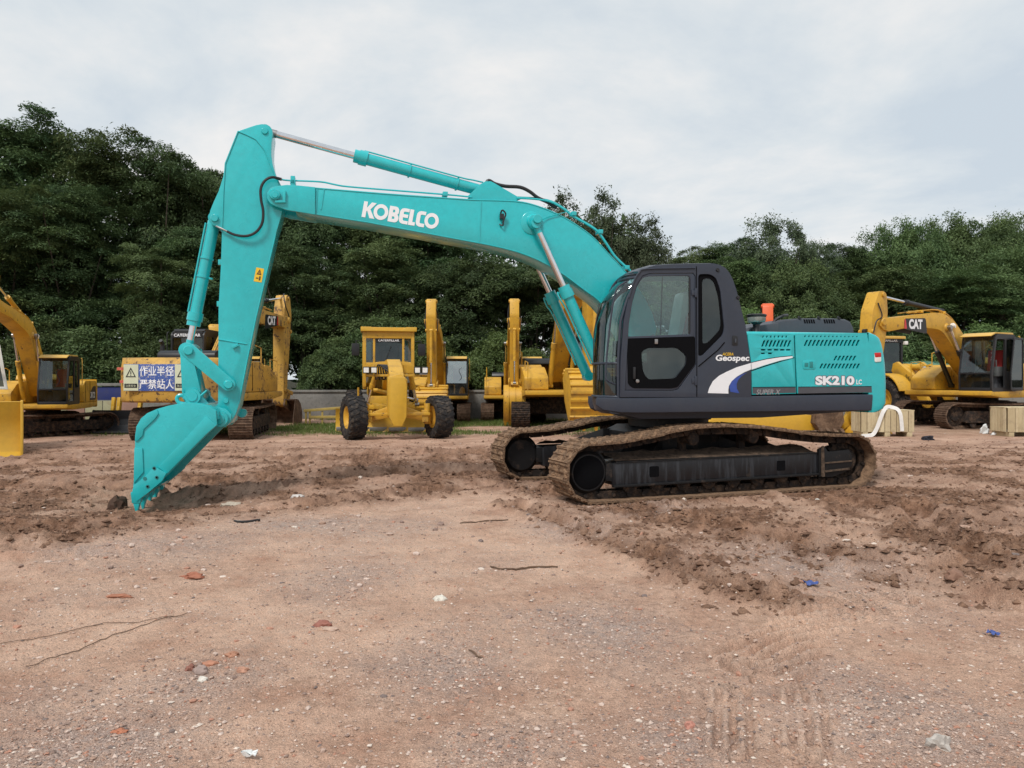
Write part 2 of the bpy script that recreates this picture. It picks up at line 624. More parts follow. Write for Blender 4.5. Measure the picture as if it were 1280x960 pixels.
_c = list(np.arange(-5.0, 0.6, 0.0195)) + list(np.arange(0.6, 2.9, 0.0115)) + list(np.arange(2.9, 5.001, 0.0195))
_o = list(np.arange(5.035, 12.6, 0.036))
GX = axis(-12.6, 12.6, 0.036, 1500)
GX = np.array([x for x in GX if x < -12.58] + [-x for x in reversed(_o)] + _c + _o + [x for x in GX if x > 12.62])
gy = [2.3]
while gy[-1] < 32:
    gy.append(gy[-1] + min(0.12, max(0.015, 0.0062 * gy[-1])))
d_ = 0.12
while gy[-1] < 2500:
    d_ *= 1.17
    gy.append(gy[-1] + d_)
b_ = [2.3]
d_ = 0.1
while b_[-1] > -60:
    b_.append(b_[-1] - d_)
    d_ *= 1.3
GY = np.array(b_[:0:-1] + gy)

EDGE_PX = [-200, 0, 150, 330, 600, 650, 700, 850, 950, 1100, 1280, 1500]
EDGE_PY = [730, 712, 655, 642, 612, 640, 665, 716, 742, 742, 765, 780]

def w2p(x, y):
    yy = np.maximum(y, 0.6)
    return 640 + FPX * x / yy, HZ + EYE * FPX / yy

def seg_dist(x, y, pts):
    """distance to a polyline, arc length along it, signed side offset"""
    best = np.full(x.shape, 1e9)
    arc = np.zeros(x.shape)
    side = np.zeros(x.shape)
    s0 = 0
    for (ax, ay), (bx, by) in zip(pts[:-1], pts[1:]):
        dx, dy = bx - ax, by - ay
        L = math.hypot(dx, dy)
        t = np.clip(((x - ax) * dx + (y - ay) * dy) / L ** 2, 0, 1)
        ex, ey = x - ax - t * dx, y - ay - t * dy
        d = np.hypot(ex, ey)
        m = d < best
        best = np.where(m, d, best)
        arc = np.where(m, s0 + t * L, arc)
        side = np.where(m, np.sign(dx * ey - dy * ex) * d, side)
        s0 += L
    return best, arc, side

def gl(*pp):
    q = [Vector(at(*p)) for p in pp]
    return [(v.x, v.y) for v in spline(q, 5)]

RUTS = [  # path, half width, depth, tread pitch
    (gl((640, 632), (725, 662), (800, 694), (885, 728), (960, 752)), 0.17, 0.050, 0.0),
    (gl((860, 650), (950, 672), (1020, 690), (1090, 706), (1190, 718), (1290, 752)), 0.18, 0.055, 0.0),
    (gl((1140, 640), (1180, 672), (1240, 712), (1300, 752)), 0.20, 0.058, 0.0),
    (gl((1000, 622), (1120, 640), (1300, 668)), 0.30, 0.05, 0.0),
    (gl((950, 835), (975, 803), (1015, 777), (1060, 758), (1110, 748)), 0.27, 0.018, 0.085),
    (gl((912, 935), (912, 905), (912, 868)), 0.13, 0.012, 0.0),
    (gl((1008, 935), (1006, 905), (1002, 868)), 0.13, 0.012, 0.0),
    (gl((-60, 668), (80, 664), (180, 652)), 0.35, 0.04, 0.0),
    (gl((-60, 705), (60, 700), (150, 690)), 0.22, 0.03, 0.0),
    (gl((-60, 612), (100, 610), (250, 606), (420, 598), (600, 590)), 0.4, 0.05, 0.0),
    (gl((200, 642), (330, 634), (480, 622), (600, 607)), 0.32, 0.04, 0.0),
    (gl((60, 575), (300, 572), (620, 568)), 0.5, 0.05, 0.0),
]
MAIN_C, MAIN_TH = (2.38, 11.6), R(12)
U_TH = R(20)
DUST = [(450, 690, 1.1, .7), (390, 790, .8, .35), (300, 770, .7, .4), (110, 780, .6, .25), (160, 870, .4, .2), (700, 700, .7, .35), (590, 655, 1.3, .5),
        (1120, 690, .9, .3), (960, 640, 1.5, .4), (300, 915, .3, .12), (1010, 770, .5, .3), (480, 730, .8, .4), (930, 885, .18, .2), (1030, 900, .18, .2), (560, 640, 1.2, .5)]
GRAV = [(560, 830, .45, .3), (110, 925, .45, .2), (250, 860, .35, .2), (1130, 890, .6, .3), (420, 655, 1.2, .3), (800, 640, .8, .3), (220, 680, 1., .4), (760, 790, .5, .3),
        (850, 930, .3, .15), (1180, 930, .3, .12), (640, 930, .5, .15), (1000, 700, .7, .3), (450, 720, .7, .3), (700, 660, .6, .3)]

def blobs(x, y, L):
    t = np.zeros(x.shape)
    for px, py, rx, ry in L:
        cx, cy, _ = at(px, py)
        t = np.maximum(t, np.exp(-((x - cx) / rx) ** 2 - ((y - cy) / (ry * 2.0)) ** 2))
    return t

def ground_fields(x, y):
    px, py = w2p(x, y)
    n1 = fbm(x * 0.9, y * 0.9, 3, 4)
    n2 = fbm(x * 3.1, y * 3.6, 11, 4)
    edge = np.interp(px, EDGE_PX, EDGE_PY)
    yb = EYE * FPX / (edge - HZ)                        # depth where the churned mud ends
    q = (y - yb) / yb + (n1 - 0.5) * 0.42 + (n2 - 0.5) * 0.25
    mud = sstep(-0.03, 0.14, q) * (1 - 0.60 * sstep(14.5, 19.5, y + (n1 - .5) * 6))
    mud = np.where(y < 1.5, 0.0, mud)
    # heights
    xe = x * 0.62
    r1 = 1 - np.abs(2 * fbm(xe * 1.9, y * 2.3, 21, 4, 0.55) - 1)
    r2 = 1 - np.abs(2 * fbm(xe * 6.5, y * 7.5, 29, 4, 0.6) - 1)
    c3 = fbm(x * 17, y * 17, 37, 3, 0.6)
    c4 = fbm(x * 38, y * 38, 41, 2, 0.6)
    r3 = 1 - np.abs(2 * fbm(x * 3.1, y * 3.4, 45, 5, 0.62) - 1)
    patch = sstep(0.41, 0.60, fbm(x * 1.5, y * 1.7, 47, 5, 0.62))
    hm = (r1 ** 2 - 0.55) * 0.040 + (r2 ** 2 - 0.5) * 0.045 + (r3 ** 3 - .35) * 0.060 + (c3 - 0.5) * 0.075 + (c4 - .5) * 0.030
    hd = (fbm(x * 0.7, y * 0.7, 51, 3) - 0.5) * 0.06 + (fbm(x * 5, y * 5, 53, 4) - 0.5) * 0.026 + (c3 - 0.5) * 0.018 + (c4 - 0.5) * 0.014
    amp = 0.35 + 0.65 * sstep(0.25, 0.7, fbm(x * 0.55, y * 0.8, 61, 3))
    h = hd * (1 - mud) + (hm * amp * np.where(y > 17, 0.6, 1.0)) * mud
    # ruts
    rut = np.zeros(x.shape)
    ridge_light = np.zeros(x.shape)
    for pts, hw, dp, pitch in RUTS:
        lo = np.array(pts).min(0) - 1.0
        hi = np.array(pts).max(0) + 1.0
        m = (x > lo[0]) & (x < hi[0]) & (y > lo[1]) & (y < hi[1])
        if not m.any():
            continue
        d, a, s = seg_dist(x[m], y[m], pts)
        d = d + (n2[m] - .5) * hw * 0.8
        k = sstep(hw * 1.15, hw * 0.7, d)
        rim = np.exp(-((d - hw * 1.35) / (hw * 0.4)) ** 2)
        dh = -dp * k + rim * dp * 0.9 * (0.4 + 1.2 * r2[m])
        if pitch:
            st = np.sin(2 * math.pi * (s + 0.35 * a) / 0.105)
            ridge_light[m] = np.maximum(ridge_light[m], k * sstep(-.2, .5, st))
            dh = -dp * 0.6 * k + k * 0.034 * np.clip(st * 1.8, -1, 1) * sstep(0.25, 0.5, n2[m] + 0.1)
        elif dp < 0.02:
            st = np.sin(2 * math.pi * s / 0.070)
            ridge_light[m] = np.maximum(ridge_light[m], k * sstep(-.2, .5, st))
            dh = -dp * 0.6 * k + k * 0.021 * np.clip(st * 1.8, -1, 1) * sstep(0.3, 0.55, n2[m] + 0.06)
        else:
            dh = dh + k * 0.022 * np.sin(2 * math.pi * (a + 0.3 * s) / 0.2) * (n1[m])
        h[m] += dh
        rut[m] = np.maximum(rut[m], np.clip(k + rim * 0.8, 0, 1) * (0.85 if dp > 0.03 else 0.0))
    # pressed flat under the tracks and the bucket of the teal machine, and under the parked machines
    fx, fy = -math.cos(U_TH), -math.sin(U_TH)
    lx, ly = math.sin(U_TH), -math.cos(U_TH)
    u = (x - MAIN_C[0]) * fx + (y - MAIN_C[1]) * fy
    w = (x - MAIN_C[0]) * lx + (y - MAIN_C[1]) * ly
    flat = sstep(2.75, 2.35, np.abs(u + 0.15)) * sstep(0.78, 0.42, np.abs(np.abs(w) - 1.2))
    rim = sstep(2.9, 2.4, np.abs(u + 0.15)) * np.exp(-((np.abs(np.abs(w) - 1.2) - 0.85) / 0.14) ** 2)
    h = h * (1 - flat) + flat * (-0.022 + 0.02 * (c3 - .5)) + rim * 0.035 * (0.2 + r2)
    h = h - 0.115 * np.exp(-((x + 4.45) / 1.7) ** 2 - ((y - 9.75) / 1.2) ** 2)
    far = sstep(18.5, 20.5, y)
    h = h * (1 - 0.75 * far)
    h = np.where(y < 2.0, 0, h)
    rut = np.clip(rut + rim * .8, 0, 1)
    mud2 = np.clip(np.maximum(mud * (0.30 + 0.70 * patch), rut * sstep(0.2, 0.5, n2)), 0, 1)
    dust = np.clip(blobs(x, y, DUST) * 0.9 + (fbm(x * 0.8, y * 1.1, 71, 4) - 0.43) * 1.5 + ridge_light * .8, 0, 1)  # tread ridges coloured paler: dry crumbs plus painted light to strengthen their relief
    grav = np.clip(blobs(x, y, GRAV) * 0.95 + (fbm(x * 1.3, y * 1.6, 81, 4) - 0.52) * 1.2, 0, 1)
    green = sstep(20.6, 22.6, y + (n2 - .5) * 2.5) * sstep(31, 28, y) * sstep(0.42, 0.52, fbm(x * 0.25, y * 0.5, 91, 3) + 0.13 * sstep(-7, -13, x) + 0.05) * (1 - 0.8 * sstep(5.5, 9, x))
    wood = sstep(29.5, 32, y)
    return h, mud2, dust, grav, green, wood

gxx, gyy = np.meshgrid(GX, GY)
gh, g_mud, g_dust_ridge_light, g_grav, g_green, g_wood = ground_fields(gxx, gyy)
edge_far = (np.abs(gxx) > 60) | (gyy > 60)
gh = np.where(edge_far, 0, gh)
ny_, nx_ = gxx.shape
idx = np.arange(ny_ * nx_).reshape(ny_, nx_)
GF = np.stack([idx[:-1, :-1], idx[:-1, 1:], idx[1:, 1:], idx[1:, :-1]], -1).reshape(-1, 4)

def gz(x, y):
    return float(ground_fields(np.array([[x]], float), np.array([[y]], float))[0][0, 0])

def ground_mat():
    k = NT('ground earth')
    v = k.coord()
    n_s = k.noise(v, 2.2, 6, 0.6)
    n_m = k.noise(v, 14, 6, 0.65)
    n_f = k.noise(v, 75, 4, 0.7)
    n_g = k.noise(v, 130, 3, 0.75)
    earth = k.mix(k.rng(n_s, 0.32, 0.68), (0.49, 0.29, 0.205), (0.68, 0.47, 0.355))
    earth = k.mix(k.rng(n_m, 0.46, 0.68, 0, 0.85), earth, (0.36, 0.222, 0.157))
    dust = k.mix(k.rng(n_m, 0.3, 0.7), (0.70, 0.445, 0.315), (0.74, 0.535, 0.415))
    c = k.mix(k.mul(k.attr('dust'), k.rng(n_s, 0.25, 0.6)), earth, dust)  # the dust field also carries the painted lightening of the tread ridges
    grey = k.mix(k.rng(n_f, 0.35, 0.68), (0.33, 0.235, 0.195), (0.63, 0.495, 0.43))
    c = k.mix(k.mul(k.attr('gravel'), k.rng(n_m, 0.30, 0.55)), c, grey)
    n_c = k.noise(v, 4.6, 9, 0.72)
    mudc = k.mix(k.rng(n_c, 0.40, 0.60), (0.14, 0.074, 0.046), (0.33, 0.19, 0.122))
    mudc = k.mix(k.rng(n_m, 0.54, 0.70, 0, 0.85), mudc, (0.44, 0.275, 0.195))
    mudc = k.mix(k.rng(n_m, 0.44, 0.32, 0, 0.8), mudc, (0.095, 0.052, 0.035))
    c = k.mix(k.attr('mud'), c, mudc)
    # brick dust and lime flecks
    vo = k.n('ShaderNodeTexVoronoi')
    vo.inputs['Scale'].default_value = 75
    k.l(v, vo.inputs['Vector'])
    hue = k.n('ShaderNodeValToRGB')
    hue.color_ramp.interpolation = 'CONSTANT'
    hue.color_ramp.elements[0].color = (0.42, 0.36, 0.33, 1)
    hue.color_ramp.elements[1].position = 0.35
    hue.color_ramp.elements[1].color = (0.20, 0.15, 0.13, 1)
    for p, cc in ((0.6, (0.40, 0.17, 0.115, 1)), (0.72, (0.58, 0.53, 0.49, 1)), (0.86, (0.28, 0.24, 0.23, 1))):
        e = hue.color_ramp.elements.new(p)
        e.color = cc
    sp = k.n('ShaderNodeSeparateColor')
    k.l(vo.outputs['Color'], sp.inputs[0])
    k.l(sp.outputs[0], hue.inputs[0])
    fleck = k.mul(k.rng(vo.outputs['Distance'], 0.32, 0.22), k.rng(sp.outputs[1], 0.62, 0.66))
    fleck = k.mul(fleck, k.rng(k.attr('gravel'), 0.0, 0.55, 0.30, 0.95))
    c = k.mix(k.mul(fleck, k.rng(k.attr('mud'), 0, 1, 1, 0.7)), c, hue.outputs[0])
    c = k.mix(k.mul(k.attr('green'), k.rng(n_m, 0.3, 0.6)), c, k.mix(n_f, (0.05, 0.075, 0.018), (0.10, 0.14, 0.035)))
    c = k.mix(k.attr('wood'), c, k.mix(n_m, (0.015, 0.017, 0.009), (0.045, 0.04, 0.022)))
    # fine grain of the soil itself
    g = k.n('ShaderNodeMix', data_type='RGBA', blend_type='MULTIPLY')
    g.inputs[0].default_value = 1.0
    k.l(c, g.inputs[6])
    gr = k.mix(k.rng(n_g, 0.30, 0.70), (0.62, 0.60, 0.59), (1.34, 1.33, 1.32))
    k.l(gr, g.inputs[7])
    k.set(k.b.inputs['Base Color'], g.outputs[2])
    k.b.inputs['Roughness'].default_value = 0.95
    k.b.inputs['Specular IOR Level'].default_value = 0.15
    hb = k.mul(k.mul(n_m, 1.4), k.mul(n_f, 0.8), 'ADD')
    hb = k.mul(hb, k.mul(n_g, 0.22), 'ADD')
    hb = k.mul(hb, k.mul(fleck, 0.35), 'ADD')
    k.l(k.bump(hb, 0.9, 0.03), k.b.inputs['Normal'])
    return k.m

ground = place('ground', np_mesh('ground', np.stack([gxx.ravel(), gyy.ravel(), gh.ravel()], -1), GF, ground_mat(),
               dict(mud=g_mud.ravel(), dust=g_dust_ridge_light.ravel(), gravel=g_grav.ravel(), green=g_green.ravel(), wood=g_wood.ravel()), True))
tag(ground, kind='structure', label='rutted red brown earth yard with mud and gravel')

# ================================================================== BOUNDARY WALL
def wall_mat():
    k = NT('weathered render')
    v = k.coord()
    a = k.noise(v, 0.9, 6, 0.6)
    b = k.noise(v, 9, 5, 0.65)
    c = k.mix(k.rng(a, 0.35, 0.7), (0.17, 0.165, 0.155), (0.27, 0.26, 0.24))
    c = k.mix(k.rng(b, 0.52, 0.75, 0, 0.7), c, (0.07, 0.075, 0.055))
    k.set(k.b.inputs['Base Color'], c)
    k.b.inputs['Roughness'].default_value = 0.95
    k.l(k.bump(b, 0.4, 0.03), k.b.inputs['Normal'])
    return k.m
WALLM = wall_mat()
wall = empty('boundary_wall', (-2, 30, 0), 0, 'grey weathered boundary wall at the foot of the trees', 'wall')
WB = [(-22, 0), (-13.6, 0), (-4.6, 0), (4, 0), (13, 0), (26, 0)]
for (x0, _), (x1, _) in zip(WB[:-1], WB[1:]):
    m = MB()
    m.box(((x0 + x1) / 2 + 2, 0, 0.52), (x1 - x0 - 0.42, 0.2, 1.04))
    m.build('wall_panel', WALLM, wall, bevel=0.012)
    m = MB()
    m.box(((x0 + x1) / 2 + 2, 0, 1.09), (x1 - x0 - 0.42, 0.30, 0.09))
    m.build('coping', WALLM, wall, bevel=0.012)
for x0, _ in WB:
    m = MB()
    m.box((x0 + 2, 0, 0.62), (0.40, 0.36, 1.24))
    m.box((x0 + 2, 0, 1.28), (0.5, 0.46, 0.08))
    m.build('pilaster', WALLM, wall, bevel=0.012)

# painted hoarding in front of the wall, left
hb = empty('site_hoarding', (-15.3, 26.6, 0), R(4), 'low faded hoarding with a blue band left of the warning sign', 'fence')
PALEBOARD = paint('faded board', (0.34, 0.32, 0.20), 0.8, 0.7, (0.2, 0.11, 0.07), 2.5)
PINKBOARD = paint('faded pink board', (0.30, 0.17, 0.13), 0.8, 0.6, (0.2, 0.13, 0.08), 2.5)
BLUEBOARD = paint('blue band', (0.018, 0.03, 0.15), 0.7, 0.4, (0.1, 0.09, 0.09), 2.5)
for i in range(7):
    x = -1.75 + i * 0.6
    m = MB()
    m.box((x, 0, 0.40), (0.57, 0.05, 0.80))
    m.build('board', PALEBOARD if i % 3 else PINKBOARD, hb, bevel=0.006)
m = MB()
m.box((0.05, 0.0, 1.06), (4.1, 0.06, 0.46))
m.build('blue_band', BLUEBOARD, hb, bevel=0.006)
m = MB()
m.box((0.05, 0.0, 1.37), (4.2, 0.16, 0.10))
m.build('cap_rail', WALLM, hb, bevel=0.01)

# ================================================================== TREES
def leaf_mat(name, dark, light, hue_noise=0.35):
    k = NT(name)
    v = k.coord()
    t = k.attr('tone')
    c = k.mix(t, dark, light)
    oi = k.n('ShaderNodeObjectInfo')
    hs = k.n('ShaderNodeHueSaturation')
    k.set(hs.inputs['Hue'], k.rng(oi.outputs['Random'], 0, 1, 0.485, 0.515))
    k.set(hs.inputs['Value'], k.rng(oi.outputs['Random'], 0, 1, 0.85, 1.18))
    k.l(c, hs.inputs['Color'])
    d = k.n('ShaderNodeBsdfDiffuse')
    k.l(hs.outputs[0], d.inputs[0])
    tr = k.n('ShaderNodeBsdfTranslucent')
    k.l(hs.outputs[0], tr.inputs[0])
    g = k.n('ShaderNodeBsdfGlossy')
    g.inputs['Roughness'].default_value = 0.45
    g.inputs['Color'].default_value = (0.8, 0.85, 0.85, 1)
    m1, m2 = k.n('ShaderNodeMixShader'), k.n('ShaderNodeMixShader')
    m1.inputs[0].default_value = 0.25
    k.l(d.outputs[0], m1.inputs[1])
    k.l(tr.outputs[0], m1.inputs[2])
    m2.inputs[0].default_value = 0.015
    k.l(m1.outputs[0], m2.inputs[1])
    k.l(g.outputs[0], m2.inputs[2])
    k.l(m2.outputs[0], k.out.inputs['Surface'])
    return k.m
LEAF_DARK = leaf_mat('dark leaves', (0.040, 0.072, 0.031), (0.104, 0.152, 0.058))
LEAF_MID = leaf_mat('mid green leaves', (0.058, 0.096, 0.040), (0.14, 0.192, 0.072))
LEAF_GREY = leaf_mat('grey green leaves', (0.052, 0.075, 0.042), (0.122, 0.152, 0.082))
LEAF_BRIGHT = leaf_mat('bright leaves', (0.062, 0.108, 0.036), (0.145, 0.210, 0.068))

def leaves(rs, C, N, Rc, per, size, flat, droop, jitter, vert=0.0):
    """leaf quads on clumps: C centres, N clump normals, Rc radii"""
    n = len(C) * per
    ci = np.repeat(np.arange(len(C)), per)
    c, nn, rr = C[ci], N[ci], Rc[ci][:, None]
    a = np.cross(nn, np.array([0.3, 0.9, 0.2]))
    a /= np.linalg.norm(a, axis=1, keepdims=True)
    b = np.cross(nn, a)
    th = rs.uniform(0, 2 * np.pi, n)[:, None]
    # lobed outline so that a clump has fingers instead of a round rim
    ph = rs.uniform(0, 6.28, len(C))[ci][:, None]
    lob = 0.72 + 0.28 * np.sin(th * 5 + ph) * np.sin(th * 2 + ph * 2)
    rad = np.sqrt(rs.uniform(0, 1, n))[:, None] * lob
    p = c + (a * np.cos(th) + b * np.sin(th)) * rad * rr - nn * (rad ** 2) * rr * droop + nn * rs.normal(0, flat, n)[:, None] * rr
    p += rs.normal(0, 0.06, (n, 3)) * rr
    ln = nn + rs.normal(0, jitter, (n, 3))
    ln /= np.linalg.norm(ln, axis=1, keepdims=True)
    t = rs.normal(0, 1, (n, 3)) + (a * np.cos(th) + b * np.sin(th)) * 0.9
    t[:, 2] += vert
    t -= ln * np.sum(t * ln, 1, keepdims=True)
    t /= np.linalg.norm(t, axis=1, keepdims=True)
    s = np.cross(ln, t)
    L = size * rs.uniform(0.6, 1.35, n)[:, None]
    W = L * rs.uniform(0.28, 0.46, n)[:, None]
    V = np.stack([p - t * L * .5, p + s * W * .5 + t * L * .05, p + t * L * .5 - ln * L * 0.12, p - s * W * .5 + t * L * .05], 1).reshape(-1, 3)
    tone = np.clip(rs.uniform(0, 1, len(C))[ci] * 0.7 + 0.15 + 0.12 * rs.normal(0, 1, n), 0, 1)
    return V, np.repeat(tone, 4)

def crown(name, seed, lobes, nclump, per, size, mat, rc=(0.5, 1.0), flat=0.10, droop=0.35, jitter=0.5, up=0.75, fill=0.25, vert=0.0):
    rs = np.random.RandomState(seed)
    lob = np.array(lobes, float)
    area = (lob[:, 3] * lob[:, 5])
    k = rs.choice(len(lob), nclump, p=area / area.sum())
    d = rs.normal(0, 1, (nclump, 3))
    d[:, 2] = np.abs(d[:, 2]) * 1.0 - 0.38 * rs.uniform(0, 1, nclump)
    d /= np.linalg.norm(d, axis=1, keepdims=True)
    rad = np.where(rs.uniform(0, 1, nclump) < fill, rs.uniform(0.25, 0.8, nclump), rs.uniform(0.82, 1.08, nclump))
    C = lob[k, :3] + d * lob[k, 3:] * rad[:, None]
    N = d * (1 - up) + np.array([0, 0, 1]) * up + rs.normal(0, 0.13, (nclump, 3))
    N /= np.linalg.norm(N, axis=1, keepdims=True)
    Rc = rs.uniform(rc[0], rc[1], nclump)
    V, tone = leaves(rs, C, N, Rc, per, size, flat, droop, jitter, vert)
    F = np.arange(len(V)).reshape(-1, 4)
    return np_mesh(name, V, F, mat, dict(tone=tone)), C

def trunk_mesh(name, seed, h, r, C, nlimb=9, split=0.35):
    rd = random.Random(seed)
    m = MB()
    base = [Vector((0, 0, -0.1)), Vector((rd.uniform(-.1, .1), rd.uniform(-.1, .1), h * .2)), Vector((rd.uniform(-.25, .25), rd.uniform(-.2, .2), h * .45)), Vector((rd.uniform(-.3, .3), rd.uniform(-.3, .3), h * .75))]
    P = spline(base, 4)
    m.tube(P, [r * (1.25 - 1.0 * i / (len(P) - 1)) for i in range(len(P))], 8)
    for c in rd.sample(list(range(len(C))), min(nlimb, len(C))):
        e = Vector(C[c])
        i = int((split + rd.random() * (0.9 - split)) * (len(P) - 1))
        s = P[i]
        mid = s.lerp(e, 0.5) + Vector((0, 0, -0.12 * (e - s).length + 0.25))
        q = spline([s, mid, e], 4)
        r0 = r * (0.55 - 0.3 * i / len(P))
        m.tube(q, [r0 * (1 - 0.8 * j / (len(q) - 1)) for j in range(len(q))], 5)
    return m.mesh(name, BARK)

# kinds: nominal height 10, nominal half width 4
def lobes_round(seed, n=7, w=4.0, z0=2.5, z1=9.0, top=1.6):
    rd = random.Random(seed)
    L = [(0, 0, (z0 + z1) / 2, w * .55, w * .55, (z1 - z0) * .5)]
    for i in range(n):
        a = 6.28 * i / n + rd.uniform(-.3, .3)
        z = rd.uniform(z0 + 0.6, z1 - 0.3)
        k = 1 - 0.55 * max(0, (z - 6) / 4)
        L.append((math.cos(a) * w * .55 * k, math.sin(a) * w * .5 * k, z, rd.uniform(.34, .52) * w, rd.uniform(.34, .52) * w, rd.uniform(0.9, top)))
    L.append((rd.uniform(-.5, .5), 0, z1 - 0.2, w * .42, w * .42, 1.1))
    return L
KINDS = {}
def kind(key, *a, tr=0.2, h=9, limbs=9, **k):
    me, C = crown(key + ' crown', *a, **k)
    top = max(v.co.z for v in me.vertices)
    wid = max(abs(v.co.x) for v in me.vertices)
    KINDS[key] = (me, trunk_mesh(key + ' trunk', a[0], h, tr, C, limbs), top, wid)
kind('layered', 5, lobes_round(5, 9, 4.2), 250, 330, 0.155, LEAF_DARK, rc=(0.6, 1.25), flat=0.06, droop=0.30, up=0.86, jitter=0.32)
kind('layered two', 15, lobes_round(16, 8, 4.4, 2.0, 9.0), 250, 330, 0.155, LEAF_MID, rc=(0.6, 1.3), flat=0.06, droop=0.35, up=0.84, jitter=0.32)
kind('dense', 25, lobes_round(26, 10, 4.0, 1.8, 8.8), 260, 300, 0.15, LEAF_DARK, rc=(0.5, 1.0), flat=0.12, droop=0.35, up=0.65, jitter=0.48)
kind('upright', 35, [(0, 0, 5.2, 2.2, 2.2, 3.8), (-1.6, 0.3, 5.0, 1.5, 1.5, 2.9), (1.7, -.2, 5.3, 1.4, 1.4, 2.6), (0.3, 0.2, 8.0, 1.3, 1.3, 1.9), (-1.2, 0, 7.3, 1.2, 1.2, 1.7), (2.5, 0.3, 4.2, 1.1, 1.1, 1.8)],
     280, 130, 0.165, LEAF_GREY, rc=(0.35, 0.75), flat=0.30, droop=0.1, up=0.35, jitter=0.9, fill=0.4, tr=0.16, limbs=16)
kind('feathery', 45, [(0, 0, 7.6, 3.0, 2.6, 1.5), (-1.9, 0.3, 7.0, 1.6, 1.6, 1.0), (2.1, -.2, 7.2, 1.9, 1.5, 1.0), (0.4, 0.2, 8.8, 1.9, 1.7, 0.9), (0, 0, 4.6, 2.6, 2.6, 2.0)],
     210, 120, 0.165, LEAF_GREY, rc=(0.35, 0.8), flat=0.25, droop=0.5, up=0.5, jitter=0.85, fill=0.25, tr=0.17, limbs=22)
kind('willowy', 55, [(0, 0, 6.0, 3.2, 3.0, 3.0), (-2.2, 0.3, 5.6, 1.8, 1.8, 2.0), (2.3, -.2, 6.0, 1.9, 1.8, 2.2), (0.8, 0.2, 8.3, 1.8, 1.7, 1.4), (-1.2, 0.2, 7.7, 1.6, 1.7, 1.3)],
     320, 200, 0.15, LEAF_MID, rc=(0.4, 0.85), flat=0.28, droop=0.4, up=0.45, jitter=0.8, fill=0.3, tr=0.18, limbs=16, vert=0.8)
kind('shrub', 65, [(0, 0, 3.8, 3.6, 3.4, 3.6), (-2.2, 0, 4.6, 2.2, 2.0, 2.8), (2.2, -.3, 4.2, 2.2, 2.2, 2.9), (0.3, -1.2, 6.6, 2.3, 2.0, 2.2), (-.6, -2.2, 3.0, 2.6, 1.8, 2.4)],
     230, 300, 0.30, LEAF_MID, rc=(0.9, 1.9), flat=0.10, droop=0.35, up=0.7, jitter=0.55, tr=0.3, h=7)
kind('bright shrub', 75, [(0, 0, 3.4, 3.8, 3.4, 3.6), (-2.4, 0, 4.0, 2.0, 2.0, 2.6), (2.4, -.3, 4.4, 2.0, 2.2, 3.0), (0.6, -1.0, 6.6, 2.0, 2.0, 2.4)],
     230, 280, 0.30, LEAF_BRIGHT, rc=(0.8, 1.6), flat=0.2, droop=0.25, up=0.5, jitter=0.75, tr=0.3, h=7)

rt = random.Random(99)
def tree(name, label, key, px, py, d, half, group=None):
    x = (px - 640) / FPX * d
    h = EYE + (HZ - py) / FPX * d
    me, tm, top, wid = KINDS[key]
    cat = 'shrub' if 'shrub' in name else 'tree'
    o = empty(name, (x, d, 0), rt.uniform(0, 6.28), label, cat, group or 'trees on the bank behind the yard')
    o.scale = (1.16 * half / wid, 1.16 * half / wid, h / top)
    place('trunk', tm, o)
    place('crown', me, o)
    return o

BACK = [  # label, kind, px, py top, depth, half width
    ('tallest dark tree with a broad dome at the left edge', 'layered', 15, 136, 39, 6.0),
    ('tall dark tree whose crown slopes down right of the tallest dome', 'layered two', 112, 158, 40, 4.6),
    ('dark round-topped tree just left of the teal arm', 'layered', 196, 178, 40, 4.2),
    ('dark tree half hidden behind the top of the teal arm', 'dense', 268, 196, 41, 4.0),
    ('dark tree seen just under the left end of the teal boom', 'dense', 350, 246, 42, 4.4),
    ('dark tree crown under the white lettering of the boom', 'layered two', 445, 262, 43, 4.6),
    ('dark tree crown under the middle of the teal boom', 'dense', 550, 272, 43, 4.6),
    ('loose grey green tree rising above the bend of the boom, left crown', 'upright', 700, 232, 40, 3.0),
    ('loose grey green tree above the boom bend with the tallest upright crown', 'upright', 758, 230, 41, 3.0),
    ('loose tree thinning out to the right of the boom bend', 'upright', 808, 262, 41, 2.6),
    ('low distant round tree peeping over the cab roof', 'layered two', 868, 303, 46, 3.6),
    ('distant flat-topped tree right of the cab roof', 'layered', 905, 296, 46, 3.6),
    ('feathery thin-crowned tree standing above the engine deck', 'feathery', 968, 266, 44, 3.4),
    ('small airy tree right of the feathery crown', 'feathery', 1024, 291, 45, 1.9),
    ('low dark tree in the dip of the right skyline', 'layered', 1062, 302, 46, 3.6),
    ('tall willowy tree over the right excavator boom', 'willowy', 1128, 268, 45, 3.4),
    ('tall willowy tree beyond the right excavator boom bend', 'willowy', 1190, 261, 46, 3.6),
    ('tall willowy tree at the right edge of the skyline', 'willowy', 1258, 262, 46, 3.8),
]
for lab, key, px, py, d, hw in BACK:
    tree('tall_tree', lab, key, px, py, d, hw)
